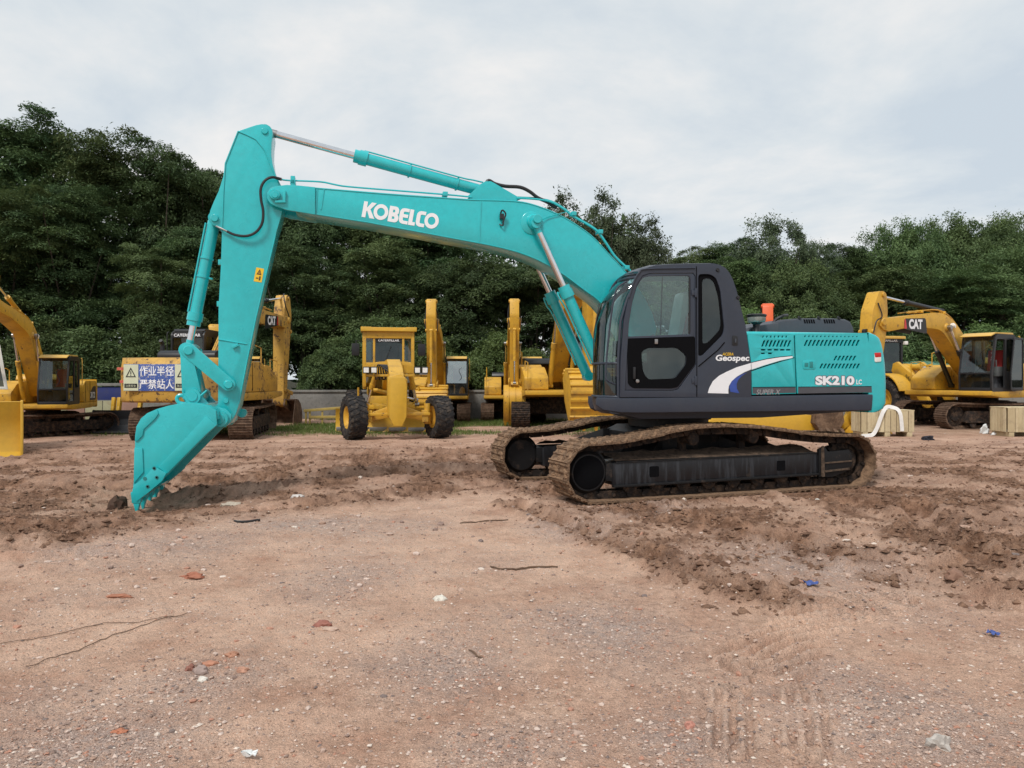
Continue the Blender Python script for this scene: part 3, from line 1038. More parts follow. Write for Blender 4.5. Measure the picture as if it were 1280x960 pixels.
MIDDLE = [
    ('mid height dark tree at the left edge below the tallest dome', 'layered two', 8, 235, 35, 4.3),
    ('broad layered tree in front of the left wood', 'layered', 92, 222, 36, 4.2),
    ('pale layered tree left of the bucket cylinder', 'layered two', 205, 306, 33.5, 2.9),
    ('dark tree behind the lower half of the teal arm', 'dense', 290, 285, 36, 3.8),
    ('dark layered tree above the rusty bucket excavator', 'layered', 375, 300, 35, 3.3),
    ('pale topped layered tree above the motor grader', 'layered two', 478, 292, 36, 3.6),
    ('dark tree above the middle upright boom', 'dense', 575, 318, 36, 3.6),
    ('dark tree behind the boom cylinders of the teal machine', 'dense', 668, 330, 36, 3.6),
    ('dark tree behind the teal machine cab', 'layered', 770, 338, 37, 4.0),
    ('olive rounded tree behind the cab rear corner', 'layered two', 900, 318, 40, 3.6),
    ('dark drooping tree below the feathery crown', 'willowy', 985, 318, 39, 3.0),
    ('wide low green tree behind the right excavator arm', 'layered two', 1085, 330, 40, 4.2),
    ('wide low green tree above the right excavator cab', 'layered two', 1195, 335, 40, 4.2),
    ('green tree at the right edge below the willowy crown', 'willowy', 1280, 300, 41, 3.6),
]
for lab, key, px, py, d, hw in MIDDLE:
    tree('bank_tree', lab, key, px, py, d, hw)
FRONT = [
    ('dark shrub at the left edge behind the small excavator', 'shrub', 45, 395, 32.5, 2.6),
    ('layered shrub above the small excavator cab', 'shrub', 120, 405, 32.5, 2.2),
    ('pale layered shrub above the warning sign excavator', 'shrub', 212, 392, 32, 2.3),
    ('dark shrub behind the foot of the teal arm', 'shrub', 300, 405, 32.5, 2.0),
    ('shrub drooping over the wall right of the rusty bucket', 'shrub', 412, 418, 31.6, 1.7),
    ('shrub behind the cab of the motor grader', 'shrub', 470, 392, 33, 2.3),
    ('bright green shrub between the grader and the upright boom', 'bright shrub', 536, 410, 32, 1.7),
    ('bright green shrub between the two upright booms', 'bright shrub', 606, 408, 32, 1.9),
    ('bright shrub between the upright boom and the ribbed bucket', 'bright shrub', 672, 430, 32, 1.5),
    ('dark shrub behind the ribbed yellow bucket', 'shrub', 740, 400, 33, 2.4),
    ('bright green shrub over the engine deck beside the cab', 'bright shrub', 925, 378, 35, 1.9),
    ('dark shrub behind the orange arm tip', 'shrub', 1000, 385, 35, 2.6),
    ('dark shrub behind the far loader cab', 'shrub', 1105, 392, 37, 2.8),
    ('green shrub above the right excavator cab roof', 'bright shrub', 1205, 398, 36, 2.6),
    ('dark shrub at the right edge behind the open cab door', 'shrub', 1285, 392, 37, 2.8),
]
for lab, key, px, py, d, hw in FRONT:
    tree('bank_shrub', lab, key, px, py, d, hw, 'shrubs along the boundary wall')

# the wood behind: one mass that closes the gaps between the trees
rs_ = np.random.RandomState(7)
nW = 1500
wx = rs_.uniform(-52, 52, nW)
wy = rs_.uniform(47, 58, nW)
wpx = 640 + FPX * wx / wy
sky_px = [-400, 0, 60, 110, 170, 240, 300, 640, 690, 760, 830, 870, 960, 1060, 1120, 1200, 1280, 1700]
sky_py = [150, 150, 155, 175, 205, 215, 240, 275, 262, 262, 318, 322, 305, 322, 300, 285, 285, 300]
wtop = EYE + (HZ - np.interp(wpx, sky_px, sky_py)) / FPX * wy - 1.0
wz = np.maximum(0.3, wtop * np.sqrt(rs_.uniform(0.0, 1, nW)))
Cw = np.stack([wx, wy, wz], -1)
Nw = np.array([0, -0.35, 1.0]) + rs_.normal(0, 0.2, (nW, 3))
Nw /= np.linalg.norm(Nw, axis=1, keepdims=True)
Vw, tw = leaves(rs_, Cw, Nw, rs_.uniform(1.2, 2.3, nW), 48, 0.75, 0.16, 0.4, 0.55)
wood = place('woodland', np_mesh('woodland', Vw, np.arange(len(Vw)).reshape(-1, 4), LEAF_DARK, dict(tone=tw)))
tag(wood, 'dark woodland closing the gaps behind the bank trees', 'woodland', kind='stuff')

# weeds at the foot of the wall and the grass strip
def blades(name, label, n, seed, xr, yr, hgt, wid, mat, dens, kind_='stuff'):
    rs = np.random.RandomState(seed)
    x, y = rs.uniform(*xr, n), rs.uniform(*yr, n)
    keep = rs.uniform(0, 1, n) < dens(x, y)
    x, y = x[keep], y[keep]
    n = len(x)
    z = ground_fields(x[None], y[None])[0][0] - 0.01
    a = rs.uniform(0, 6.28, n)
    h = rs.uniform(0.4, 1.2, n) * hgt
    w = rs.uniform(0.6, 1.3, n) * wid
    b = np.stack([x, y, z], -1)
    s = np.stack([np.cos(a), np.sin(a), 0 * a], -1) * w[:, None]
    t = np.stack([rs.normal(0, .35, n) * h, rs.normal(0, .35, n) * h, h], -1)
    V = np.stack([b - s, b + s, b + t], 1).reshape(-1, 3)
    tone = np.repeat(rs.uniform(0, 1, n), 3)
    o = place(name, np_mesh(name, V, np.arange(len(V)).reshape(-1, 3), mat, dict(tone=tone)))
    return tag(o, label, 'grass', kind=kind_)
GRASS = leaf_mat('grass blades', (0.075, 0.115, 0.025), (0.17, 0.22, 0.06))
blades('grass', 'short green grass along the far edge of the yard', 90000, 5, (-17, 10), (20.6, 29.5), 0.11, 0.010, GRASS,
       lambda x, y: ground_fields(x[None], y[None])[4][0] * 0.9 + 0.004)
# ================================================================== THE TEAL EXCAVATOR
KX = empty('excavator', (MAIN_C[0], MAIN_C[1], 0), math.pi + MAIN_TH,
           'large teal excavator with dark grey cab on muddy tracks, nearest machine in the yard', 'excavator')
def unproj(px, py, w, th=MAIN_TH):
    """photo pixel -> (forward, height) on the machine's own plane w metres left of its centre line"""
    F = (-math.cos(th), -math.sin(th))
    L = (math.sin(th), -math.cos(th))
    d = ((px - 640) / FPX, 1.0)
    t = (w + L[0] * MAIN_C[0] + L[1] * MAIN_C[1]) / (L[0] * d[0] + L[1] * d[1])
    p = (t * d[0] - MAIN_C[0], t * d[1] - MAIN_C[1])
    return (F[0] * p[0] + F[1] * p[1], EYE - (py - HZ) / FPX * t)
def O(w, *pp):
    return [unproj(x, y, w) for x, y in pp]
def V3(w, px, py, wr=None):
    u, z = unproj(px, py, w)
    return Vector((u, w if wr is None else wr, z))

# ---- undercarriage, turned 8 degrees against the upper body
UR = U_TH - MAIN_TH
def build_track(sign):
    """closed chain of shoes round idler, rollers and sprocket; profile read off the near track"""
    prof = [(2.05, .745), (1.55, .765), (1.05, .835), (.62, .905), (.2, .925), (-.3, .918), (-.8, .875), (-1.3, .80), (-1.76, .755), (-2.15, .745)]
    prof += circle2(-2.2, .375, .372, 7, 96, 262)
    prof += [(-1.8, .012), (-1.0, .004), (0, 0.0), (1.0, .002), (1.7, .004)]
    prof += circle2(1.98, .38, .372, 7, -80, 76)
    P = spline([(x, 0, z) for x, z in prof], 8, True)
    # resample to equal shoes
    n = 50
    L = [0.0]
    for a, b in zip(P, P[1:] + P[:1]):
        L.append(L[-1] + (b - a).length)
    tot = L[-1]
    def point(s):
        s %= tot
        for i in range(len(P)):
            if L[i + 1] >= s:
                return P[i].lerp(P[(i + 1) % len(P)], (s - L[i]) / (L[i + 1] - L[i]))
    wc = sign * 1.2
    chain = MB()
    links = []
    pitch = tot / n
    for i in range(n):
        a, b = point(i * pitch), point((i + 1) * pitch)
        c = (a + b) / 2
        t = (b - a).normalized()
        nrm = Vector((t.z, 0, -t.x))           # points to the inside of the loop for this winding
        if nrm.dot(Vector((0, 0, .4)) - c) < 0:
            nrm = -nrm
        links.append((c, t, nrm))
        for s in (-.085, .085):                  # chain links and pins
            q = [c + t * x + nrm * z + Vector((0, wc + s + y, 0)) for y in (-.02, .02) for x, z in ((-pitch * .52, .02), (pitch * .52, .02), (pitch * .44, .115), (-pitch * .44, .115))]
            chain.hexa([q[0], q[1], q[2], q[3], q[4], q[5], q[6], q[7]])
        chain.cyl(a + nrm * .065 + Vector((0, wc - .13, 0)), a + nrm * .065 + Vector((0, wc + .13, 0)), .026, n=8)
    tr = chain.build('track', MUDDARK, KX, rot=(0, 0, UR), smooth=30)
    variants = []
    for vi in range(5):
        rd = random.Random(40 + vi)
        m = MB()
        p, w = pitch * 1.06, 0.30
        # triple-grouser plate: cross-section swept across, edges chewed a little
        sec = [(-p / 2, 0.0), (-p / 2 + .006, -.028), (-p / 2 + .022, -.028), (-p / 2 + .032, -.008), (-.018, -.008), (-.010, -.026), (.008, -.026), (.018, -.008),
               (p / 2 - .045, -.008), (p / 2 - .036, -.026), (p / 2 - .018, -.026), (p / 2 - .004, -.004), (p / 2 + .002, .012), (p / 2 - .03, .016), (-p / 2, .016)]
        k = len(sec)
        ys = [-w, -w * .5, 0, w * .5, w]
        vs = []
        for y in ys:
            for x, z in sec:
                vs.append((x + rd.uniform(-.003, .003), y, z + rd.uniform(-.004, .003)))
        fs = [(j * k + i, j * k + (i + 1) % k, (j + 1) * k + (i + 1) % k, (j + 1) * k + i) for j in range(4) for i in range(k)]
        fs += [tuple(reversed(range(k))), tuple(range(4 * k, 5 * k))]
        m.add(vs, fs)
        for _ in range(9):                       # caked lumps of earth
            x, y = rd.uniform(-p * .4, p * .4), rd.uniform(-w * .95, w * .95)
            r_ = rd.uniform(.02, .055)
            m.lathe([(r_, 0), (r_ * .75, -.008 - r_ * .22), (r_ * .2, -.012 - r_ * .34)], (x, y, -.004), (0, 0, 1), 6)
        variants.append(m.mesh('track_shoe', MUDSHOE, smooth=25))
    rd = random.Random(7)
    for i, (c, t, nrm) in enumerate(links):
        o = place('track_shoe', variants[rd.randrange(5)], tr)
        y = Vector((0, 1, 0))
        x = y.cross(nrm)                         # keeps the frame right-handed with z into the loop
        M = Matrix(((x.x, y.x, nrm.x, c.x), (x.y, y.y, nrm.y, c.y + wc), (x.z, y.z, nrm.z, c.z), (0, 0, 0, 1)))
        o.matrix_local = M @ Matrix.Rotation(rd.uniform(-.02, .02), 4, 'X')
    return tr
for sg in (1, -1):
    build_track(sg)
    wc = sg * 1.2
    # side frame with sloping, earth-covered top
    m = MB()
    yo, yi = wc + sg * .17, wc - sg * .2
    prof = [(1.66, .20), (1.66, .47), (1.60, .50), (-1.58, .52), (-1.64, .49), (-1.64, .23), (-1.5, .18), (1.5, .16)]
    m.plate(prof, min(yo, yi), max(yo, yi))
    fr = m.build('track_frame', STREAKBLK, KX, rot=(0, 0, UR), bevel=.012)
    m = MB()
    rd = random.Random(3 + sg)
    rows = []
    for j in range(5):
        y = yo - sg * .005 + (yi - yo) * j / 4
        rows.append([(-1.58 + 3.2 * i / 26, y, .515 + .018 * j / 4 + (.0 if j == 0 else rd.uniform(.0, .030)) + .05 * (j / 4) ** 1.5 - .006 * (i / 26)) for i in range(27)])
    m.sheet(rows)
    m.build('caked_earth', MUDTOP, fr, smooth=60)
    m = MB()
    m.bar((1.66, yo + sg * .005, .185), (-1.64, yo + sg * .005, .205), .05, .03)
    m.bar((1.62, yo + sg * .002, .488), (-1.62, yo + sg * .002, .508), .02, .02)
    m.build('frame_rib', FRAMEBLK, fr, bevel=.004)
    m = MB()
    for x in (1.05, -.98):
        m.plate(rounded([(x - .07, .28), (x + .07, .28), (x + .07, .42), (x - .07, .42)], .02), yo - sg * .002, yo + sg * .004)
    m.build_each('frame_slot', VOID, fr)
    for i in range(8):                           # bottom rollers
        x = 1.38 - i * .40
        m = MB()
        m.lathe([(.03, .15), (.06, .15), (.075, .14), (.105, .135), (.105, .085), (.085, .08), (.085, -.08), (.105, -.085), (.105, -.135), (.03, -.14)], (x, wc, .178), (0, 1, 0), 16)
        m.build('bottom_roller', MUDDARK, KX, rot=(0, 0, UR))
    for x in (.42, -.55):                        # carrier rollers on their stalks
        m = MB()
        m.lathe([(.02, .15), (.05, .15), (.085, .13), (.085, .06), (.07, .05), (.07, -.13), (.02, -.14)], (x, wc, .755), (0, 1, 0), 16)
        m.box((x, wc - sg * .17, .66), (.10, .07, .28))
        m.build('carrier_roller', MUDDARK, KX, rot=(0, 0, UR))
    m = MB()                                     # front idler with its dark disc
    m.lathe([(.02, .155), (.235, .155), (.255, .13), (.285, .09), (.285, .06), (.315, .05), (.315, -.05), (.285, -.06), (.225, -.09), (.02, -.115)], (1.99, wc, .375), (0, 1, 0), 30)
    idl = m.build('idler', FRAMEBLK, KX, rot=(0, 0, UR), bevel=0)
    m = MB()
    m.lathe([(.02, .012), (.19, .012), (.215, .0), (.215, -.02), (.02, -.02)], (1.99, wc + sg * .158, .375), (0, sg, 0), 26)
    m.build('idler_cap', VOID if sg > 0 else FRAMEBLK, idl)
    m = MB()
    m.plate([(1.40, .20), (1.75, .26), (1.75, .48), (1.40, .5)], min(yo - sg * .01, yi + sg * .02), max(yo - sg * .01, yi + sg * .02))
    m.build('idler_yoke', FRAMEBLK, KX, rot=(0, 0, UR), bevel=.008)
    m = MB()                                     # sprocket ring with teeth
    pts = []
    for i in range(21):
        for k_, r_ in ((-.30, .275), (-.12, .325), (.12, .325), (.30, .275)):
            a = 2 * math.pi * (i + k_) / 21
            pts.append((-2.2 + r_ * math.cos(a), .375 + r_ * math.sin(a)))
    m.plate(pts, wc - .035, wc + .035, [circle2(-2.2, .375, .19, 24)])
    spk = m.build('sprocket', MUDDARK, KX, rot=(0, 0, UR))
    m = MB()
    m.lathe([(.02, .14), (.14, .14), (.16, .12), (.17, .05), (.235, .04), (.235, -.05), (.19, -.06), (.19, -.25), (.02, -.25)], (-2.2, wc, .375), (0, sg, 0), 28)
    for i in range(18):
        a = 2 * math.pi * i / 18
        m.cyl((-2.2 + .205 * math.cos(a), wc + sg * .04, .375 + .205 * math.sin(a)), (-2.2 + .205 * math.cos(a), wc + sg * .06, .375 + .205 * math.sin(a)), .014, n=6)
    m.build('final_drive', MUDDARK, spk)
    m = MB()                                     # travel motor guard
    m.plate([(-1.62, .16), (-1.62, .56), (-1.72, .60), (-1.78, .52), (-2.16, .54), (-2.22, .46), (-2.22, .32), (-2.14, .23), (-1.85, .15)], min(wc + sg * .15, wc + sg * .20), max(wc + sg * .15, wc + sg * .20))
    gd = m.build('travel_guard', FRAMEBLK, KX, rot=(0, 0, UR), bevel=.01)
    m = MB()
    m.bar((-1.66, wc + sg * .205, .36), (-2.2, wc + sg * .205, .375), .02, .02)
    m.bar((-1.66, wc + sg * .205, .24), (-2.15, wc + sg * .205, .265), .03, .025)
    m.plate([(-1.655, .17), (-1.655, .60), (-1.685, .61), (-1.70, .17)], min(wc + sg * .20, wc + sg * .225), max(wc + sg * .20, wc + sg * .225))
    m.build('guard_rib', MUDTOP, gd)
m = MB()                                         # car body between the tracks
m.plate([(.75, .42), (.75, .78), (.55, .86), (-.55, .86), (-.75, .78), (-.75, .42)], -.62, .62)
for sx in (1, -1):
    for sy in (1, -1):
        m.hexa([(sx * .35, sy * .5, .42), (sx * .85, sy * .5, .42), (sx * 1.45, sy * 1.05, .26), (sx * .95, sy * 1.05, .26),
                (sx * .35, sy * .5, .80), (sx * .85, sy * .5, .80), (sx * 1.45, sy * 1.05, .50), (sx * .95, sy * 1.05, .50)])
m.build('car_body', FRAMEBLK, KX, rot=(0, 0, UR), bevel=.01)
m = MB()
m.lathe([(.3, 0), (.60, 0), (.60, .10), (.64, .10), (.64, .15), (.60, .15), (.60, .24), (.3, .24)], (0, 0, .86), (0, 0, 1), 40)
for i in range(30):
    a = 2 * math.pi * i / 30
    m.cyl((.62 * math.cos(a), .62 * math.sin(a), 1.005), (.62 * math.cos(a), .62 * math.sin(a), 1.03), .014, n=6)
m.build('swing_bearing', FRAMEBLK, KX)

# ---- upper frame (the dark skirt) and floor
WS = 1.33
m = MB()
sk = O(WS, (743, 497), (742.5, 507), (752, 513), (775, 516), (800, 516.5), (900, 515.6), (1000, 514.6), (1090, 513.4), (1091.5, 493), (995, 494.3), (880, 496), (775, 497.4))
m.plate([(u * (1 if u < 1.5 else .985), z) for u, z in sk], 1.16, WS, f=lambda x, y, z: (x - (.0 if y > 1.2 else .06), y, z))
m.plate([(min(u, .40), z) for u, z in sk if u < 1.4], -WS, -1.16)
m.build_each('side_skirt', SLATE, KX, bevel=.022, seg=3)
m = MB()
m.plate([(1.28, 1.12), (1.28, 1.30), (-2.43, 1.30), (-2.43, 1.10), (-.9, 1.02), (.9, 1.02)], .32, 1.15)
m.plate([(.75, 1.12), (.75, 1.30), (-2.43, 1.30), (-2.43, 1.10), (-.9, 1.02), (.6, 1.02)], -.45, .318)
m.plate([(.40, 1.12), (.40, 1.30), (-2.43, 1.30), (-2.43, 1.10), (-.9, 1.02), (.3, 1.02)], -1.15, -.452)
m.build('upper_frame', SLATE, KX, bevel=.01)
m = MB()                                         # rounded front below the cab
rows = []
for z, k_ in ((1.10, -.10), (1.14, -.03), (1.22, 0), (1.315, .0)):
    rows.append([Vector((1.256 + k_ + (.22 * math.sin(math.pi * min(1, (1 - s) * 1.5) / 2 * 1.0) if s < .95 else .12) * (1 if s > .02 else .9), 1.30 - .98 * s, z)) for s in [i / 14 for i in range(15)]])
m.sheet(rows, (-.10, 0, 0))
m.build('front_skirt', SLATE, KX)

# ---- cab
CW0, CW1 = .36, 1.33
cab_out = O(WS, (775, 496.5), (776, 450), (780, 400), (784, 381), (787.5, 367), (791, 355), (795, 346), (800, 339.5), (806, 335.5), (820, 331.5), (842, 330.2), (865, 329.6), (892, 329.2),
            (900, 331), (907, 335), (912, 341), (916, 349), (920.5, 362), (927, 388), (932, 407), (936, 437), (939, 455), (939.3, 496.5))
cab_out = [(u, z) for u, z in cab_out]
cab_mean_u = sum(p[0] for p in cab_out) / len(cab_out)
door_hole = O(WS, (781, 488), (784, 440), (786, 405), (791, 374), (797, 354), (803, 344.5), (812, 341.5), (866.5, 341), (869.5, 345), (870, 456), (848, 486.5), (840, 488.5))
win_rear = rounded(O(WS, (872.8, 342.5), (887.5, 342.5), (895, 347), (900.5, 362), (905.5, 410), (903.5, 419), (878, 444.5), (872.8, 445)), .05)
m = MB()
m.plate(cab_out, 1.285, CW1, [door_hole, win_rear])
cab = m.build('cab', SLATE, KX, bevel=.014, seg=3)
m = MB()                                         # far side of the cab: same outline, one large opening
far_hole = [(cab_mean_u + (u - cab_mean_u) * .86, 2.32 + (z - 2.32) * .78 + .06) for u, z in cab_out]
m.plate(cab_out, CW0, CW0 + .04, [far_hole])
m.build('far_side_panel', SLATE, cab, bevel=.008)
m = MB()                                         # roof and back, swept between the two side panels
k0 = 7
strip = cab_out[k0:]
rows = []
for y, dz in ((1.286, 0), (1.24, .018), (1.1, .035), (.85, .042), (.6, .035), (.45, .018), (CW0 + .039, 0)):
    rows.append([(u + (0 if j < 7 else -.6 * dz if j > 8 else 0), y, z + (dz if j < 8 else dz * .3) - .002) for j, (u, z) in enumerate(strip)])
rear_open = len(strip)
m.sheet(rows, (0, 0, -.03))
m.build('cab_roof', SLATE, cab, smooth=50)
# raised roof lip over the door
m = MB()
lip = O(WS, (786, 372), (792, 352), (799, 340.5), (809, 336.2), (868.5, 335))
m.tube(spline([(u, WS + .006, z) for u, z in lip], 4), .012, 6)
m.build('drip_rail', SLATE, cab)
# door: frame, black lower half with its own window, glass
m = MB()
dout = O(WS, (781.5, 487.5), (784.4, 440), (786.4, 405), (791.4, 374), (797.4, 354.4), (803.4, 345), (812, 342), (866.2, 341.5), (869, 345), (869.6, 455.6), (847.6, 486), (840, 488))
wtop = rounded(O(WS, (784.5, 420.6), (786, 404), (789, 384), (796, 359), (803, 347.6), (811, 345), (861, 344.6), (863.4, 348), (863.4, 417.6)), .03)
wlow = rounded(O(WS, (801.5, 440), (810, 435), (847, 434.8), (858.5, 444), (857.5, 456), (844, 473), (810, 474.3), (804, 465)), .045)
m.plate(dout, 1.298, 1.322, [wtop, wlow])
door = m.build('door', SLATE, cab, bevel=.006)
m = MB()
blk = rounded(O(WS, (783.6, 423), (869, 420.4), (869.2, 455), (847.2, 484), (839, 485.6), (791, 485.2), (785, 480)), .035)
m.plate(blk, 1.322, 1.327, [wlow])
m.build('door_lower_panel', VOID, door, label='glossy black lower half of the cab door')
m = MB()
m.plate(wtop, 1.306, 1.311)
m.build('door_window', GLASS, door)
m = MB()
m.plate(wlow, 1.306, 1.311)
m.build('door_lower_window', GLASSLOW, door)
m = MB()                                         # sliding pane divider
a, b = unproj(829, 346, WS), unproj(826.5, 418, WS)
m.bar((a[0], 1.302, a[1]), (b[0], 1.302, b[1]), .012, .016)
a, b = unproj(862.8, 347, WS), unproj(862.8, 417, WS)
m.bar((a[0], 1.315, a[1]), (b[0], 1.315, b[1]), .02, .016)
m.build('window_divider', BLACK, door)
m = MB()
a = unproj(820, 427, WS)
m.box((a[0], 1.335, a[1]), (.045, .02, .065))
a = unproj(797, 476.5, WS)
m.lathe([(.01, .012), (.022, .012), (.03, 0)], (a[0], 1.327, a[1]), (0, 1, 0), 12)
m.build('door_latch', STEEL, door, bevel=.004)
m = MB()
a = unproj(787, 455, WS)
m.box((a[0] - .06, 1.34, a[1] - .12), (.035, .03, .16))
m.build('door_handle', BLACK, door, bevel=.008)
m = MB()
for py in (366, 476):
    a = unproj(869.6, py, WS)
    m.cyl((a[0], 1.335, a[1] - .06), (a[0], 1.335, a[1] + .06), .018, n=10)
    m.box((a[0] + .03, 1.333, a[1]), (.06, .012, .07))
m.build_each('door_hinge', SLATE, cab, step=2, bevel=.003)
m = MB()
m.plate(win_rear, 1.300, 1.305)
m.build('rear_side_window', GLASSDK, cab)
m = MB()
inner = rounded(O(WS, (878.5, 349), (887, 347.5), (893, 352), (899, 372), (902, 405), (900, 413), (886, 428), (879, 430)), .05)
m.plate([(u, z) for u, z in win_rear], 1.305, 1.309, [inner])
m.build('window_border', VOID, cab)
# front: curved glass between the pillars, with the bottom pane below
def front_u(z, s):
    """plan curve of the windscreen; s = 0 near pillar, 1 far pillar"""
    base = np.interp(z, [1.30, 1.8, 2.33, 2.62, 2.78, 2.90, 3.0], [1.262, 1.262, 1.228, 1.14, 1.055, .945, .805])
    return float(base + .21 * math.sin(math.pi * min(1, max(0, s)) ** .75) ** .9 * (1 if z < 2.7 else .85) if 0 < s < 1 else base)
def screen(z0, z1, off=0.0, s0=0.02, s1=.98):
    return [[Vector((front_u(z0 + (z1 - z0) * j / 14, s0 + (s1 - s0) * i / 18) + off, 1.285 - (1.285 - CW0 - .02) * (s0 + (s1 - s0) * i / 18), z0 + (z1 - z0) * j / 14)) for i in range(19)] for j in range(15)]
m = MB()
m.sheet(screen(1.78, 2.92), (-.006, 0, 0))
m.build('windscreen', GLASS, cab, smooth=60)
m = MB()
m.sheet(screen(1.335, 1.765), (-.006, 0, 0))
m.build('lower_windscreen', GLASSDK, cab, smooth=60)
m = MB()
for s_ in (0.0, 1.0):
    y = 1.285 - (1.285 - CW0 - .02) * s_
    m.tube([(front_u(1.31 + 1.62 * j / 16, s_) + .004, y, 1.31 + 1.62 * j / 16) for j in range(17)], .022, 8)
for z in (1.325, 1.772, 2.925):
    m.tube([(front_u(z, i / 18) + .004, 1.285 - (1.285 - CW0 - .02) * i / 18, z) for i in range(19)], .016 if z > 1.5 else .02, 8)
m.build('windscreen_frame', SLATE, cab)
m = MB()                                         # visor-like brow between screen and roof
rows = []
for z_, o_ in ((2.93, .0), (3.0, -.085), (3.055, -.22), (3.085, -.42)):
    rows.append([Vector((front_u(2.93, i / 14) + o_, 1.29 - .92 * i / 14, z_ + (.03 * math.sin(math.pi * i / 14) if o_ < -.05 else 0) - .01)) for i in range(15)])
m.sheet(rows, (-.02, 0, -.02))
m.build('roof_brow', SLATE, cab, smooth=50)
m = MB()                                         # rain gutter ridges on the brow
for dz in (0.0, .035):
    m.tube([(front_u(2.93, i / 14) - .03 - dz * 1.6, 1.27 - .86 * i / 14, 2.975 + dz) for i in range(15)], .010, 6)
m.build_each('brow_ridge', BLACK, cab)
# grab rail in front of the pillar
m = MB()
hp = [V3(1.30, 783, 352), V3(1.34, 776, 356.5), V3(1.36, 770, 364), V3(1.36, 765, 388), V3(1.36, 760, 430), V3(1.36, 757, 468), V3(1.36, 759.5, 476), V3(1.33, 769, 480.5)]
m.tube(spline(hp, 5), .0125, 8)
m.build('grab_rail', SLATE, cab)
m = MB()                                         # wiper
m.tube([(front_u(1.80, .35) + .03, .95, 1.80), (front_u(2.2, .42) + .03, .90, 2.2), (front_u(2.62, .5) + .03, .82, 2.60)], .008, 6)
m.build('wiper', BLACK, cab)
# inside: floor, seat, consoles
m = MB()
m.plate([(1.24, 1.31), (1.24, 1.34), (-.38, 1.34), (-.38, 1.31)], .40, 1.28)
m.plate([(-.38, 1.31), (-.33, 1.31), (-.30, 2.05), (-.36, 2.05)], .40, 1.28)
m.build('cab_floor', CABIN, cab)
seat = MB()
seat.box((.35, .86, 1.62), (.16, .42, .5))
seat = seat.build('seat_base', CABIN, cab, bevel=.02)
m = MB()
m.box((.42, .86, 1.86), (.52, .50, .14))
m.build('seat_cushion', SEATWHITE, seat, bevel=.05, seg=3)
m = MB()
m.plate(rounded([(.14, 1.84), (.30, 1.86), (.18, 2.42), (.13, 2.52), (.03, 2.52), (.02, 2.42)], .05), .64, 1.08)
m.build('seat_back', SEATRED, seat, bevel=.04, seg=3)
m = MB()
m.plate(rounded([(.26, 2.12), (.32, 2.10), (.25, 2.50), (.20, 2.78), (.06, 2.80), (.03, 2.50), (.12, 2.30)], .06), .70, 1.02)
m.build('seat_cover', SEATWHITE, seat, bevel=.05, seg=3)
for y in (.55, 1.17):
    m = MB()
    m.plate(rounded([(.15, 1.50), (.75, 1.50), (.80, 1.95), (.70, 2.02), (.18, 1.98)], .05), y - .07, y + .07)
    m.tube([(.70, y, 2.0), (.72, y, 2.12), (.74, y, 2.16)], [.012, .016, .03], 8)
    m.build('control_console', CABIN, cab, bevel=.02)
m = MB()
for y in (.75, .93):
    m.tube([(.98, y, 1.36), (.96, y, 1.7), (.88, y, 1.92)], .014, 6)
m.build_each('travel_lever', BLACK, cab)
m = MB()
m.box((1.0, .47, 2.0), (.10, .06, .22))
m.build('monitor', BLACK, cab, bevel=.02)

# cab corner panel behind the door, badge slot and trims
m = MB()
a = unproj(918.5, 425.5, WS)
m.plate(rounded([(a[0] - .045, a[1] - .07), (a[0] + .045, a[1] - .07), (a[0] + .04, a[1] + .07), (a[0] - .04, a[1] + .06)], .02), WS, WS + .006)
m.build('lock_plate', BLACK, cab, bevel=.003)
m = MB()
m.tube([(a[0] - .005, WS + .01, a[1] - .03), (a[0] - .005, WS + .012, a[1] + .025)], .012, 8)
m.build('lock', HOODGREY, cab)
m = MB()
seam = O(WS, (870.5, 333), (871, 440), (871, 496))
m.tube([(u, WS + .001, z) for u, z in seam], .006, 6)
seam = O(WS, (905.5, 428), (898, 437), (873, 458))
m.tube([(u, WS + .002, z) for u, z in seam], .008, 6)
m.build('panel_seam', VOID, cab)
m = MB()
for px, py in ((897, 337.5), (922.5, 372)):
    a = unproj(px, py, WS)
    m.lathe([(.004, .02), (.022, .02), (.03, 0)], (a[0], WS - .004, a[1]), (0, 1, 0), 10)
m.build_each('marker_lamp', BLACK, cab)
# brand swoosh and lettering on the corner panel
def decal(name, w, pts, mat, parent, off=.002, smooth=0):
    q = O(w, *pts)
    if smooth:
        q = [(p.x, p.z) for p in spline([(u, 0, z) for u, z in q], smooth, True)]
    m_ = MB()
    m_.plate(q, w + off - .0015, w + off)
    return m_.build(name, mat, parent, smooth=0)
decal('swoosh', WS, [(884.7, 491.3), (886.5, 485), (891, 476.5), (899, 469.5), (908, 464.8), (921, 459), (938.6, 453.8), (938.6, 461.8), (930, 465.5), (921, 470.8), (914.5, 476.5), (911, 482.5), (910.3, 488), (910.5, 492)], WHITE, cab)
decal('swoosh_blue', WS, [(924.2, 491.6), (913, 489.8), (911.4, 484), (913.8, 477.8), (918, 473.2), (926, 468.6), (934, 465.4), (927, 470), (922.5, 475), (920.6, 480), (921, 486)], BLUE, cab, off=.0036)
XD, ZD = (-1, 0, 0), (0, 0, 1)
def wr(name, s, p0, p1, mat, parent, w=WS, **k):
    """lettering on the near side between two photo corners (lower left, upper right)"""
    a, b = V3(w, *p0), V3(w, *p1)
    return letter(name, s, mat, parent, (a.x, w + k.pop('off', .004), a.z), XD, ZD, abs(b.x - a.x), abs(b.z - a.z), **k)
wr('lettering', 'Geospec', (894.5, 453.4), (936.6, 443.6), WHITE, cab, bold=.03, shear=.12)
wr('lettering', 'ACERA', (902.5, 444.4), (916.5, 440.8), GOLD, cab, bold=.02, shear=.3)

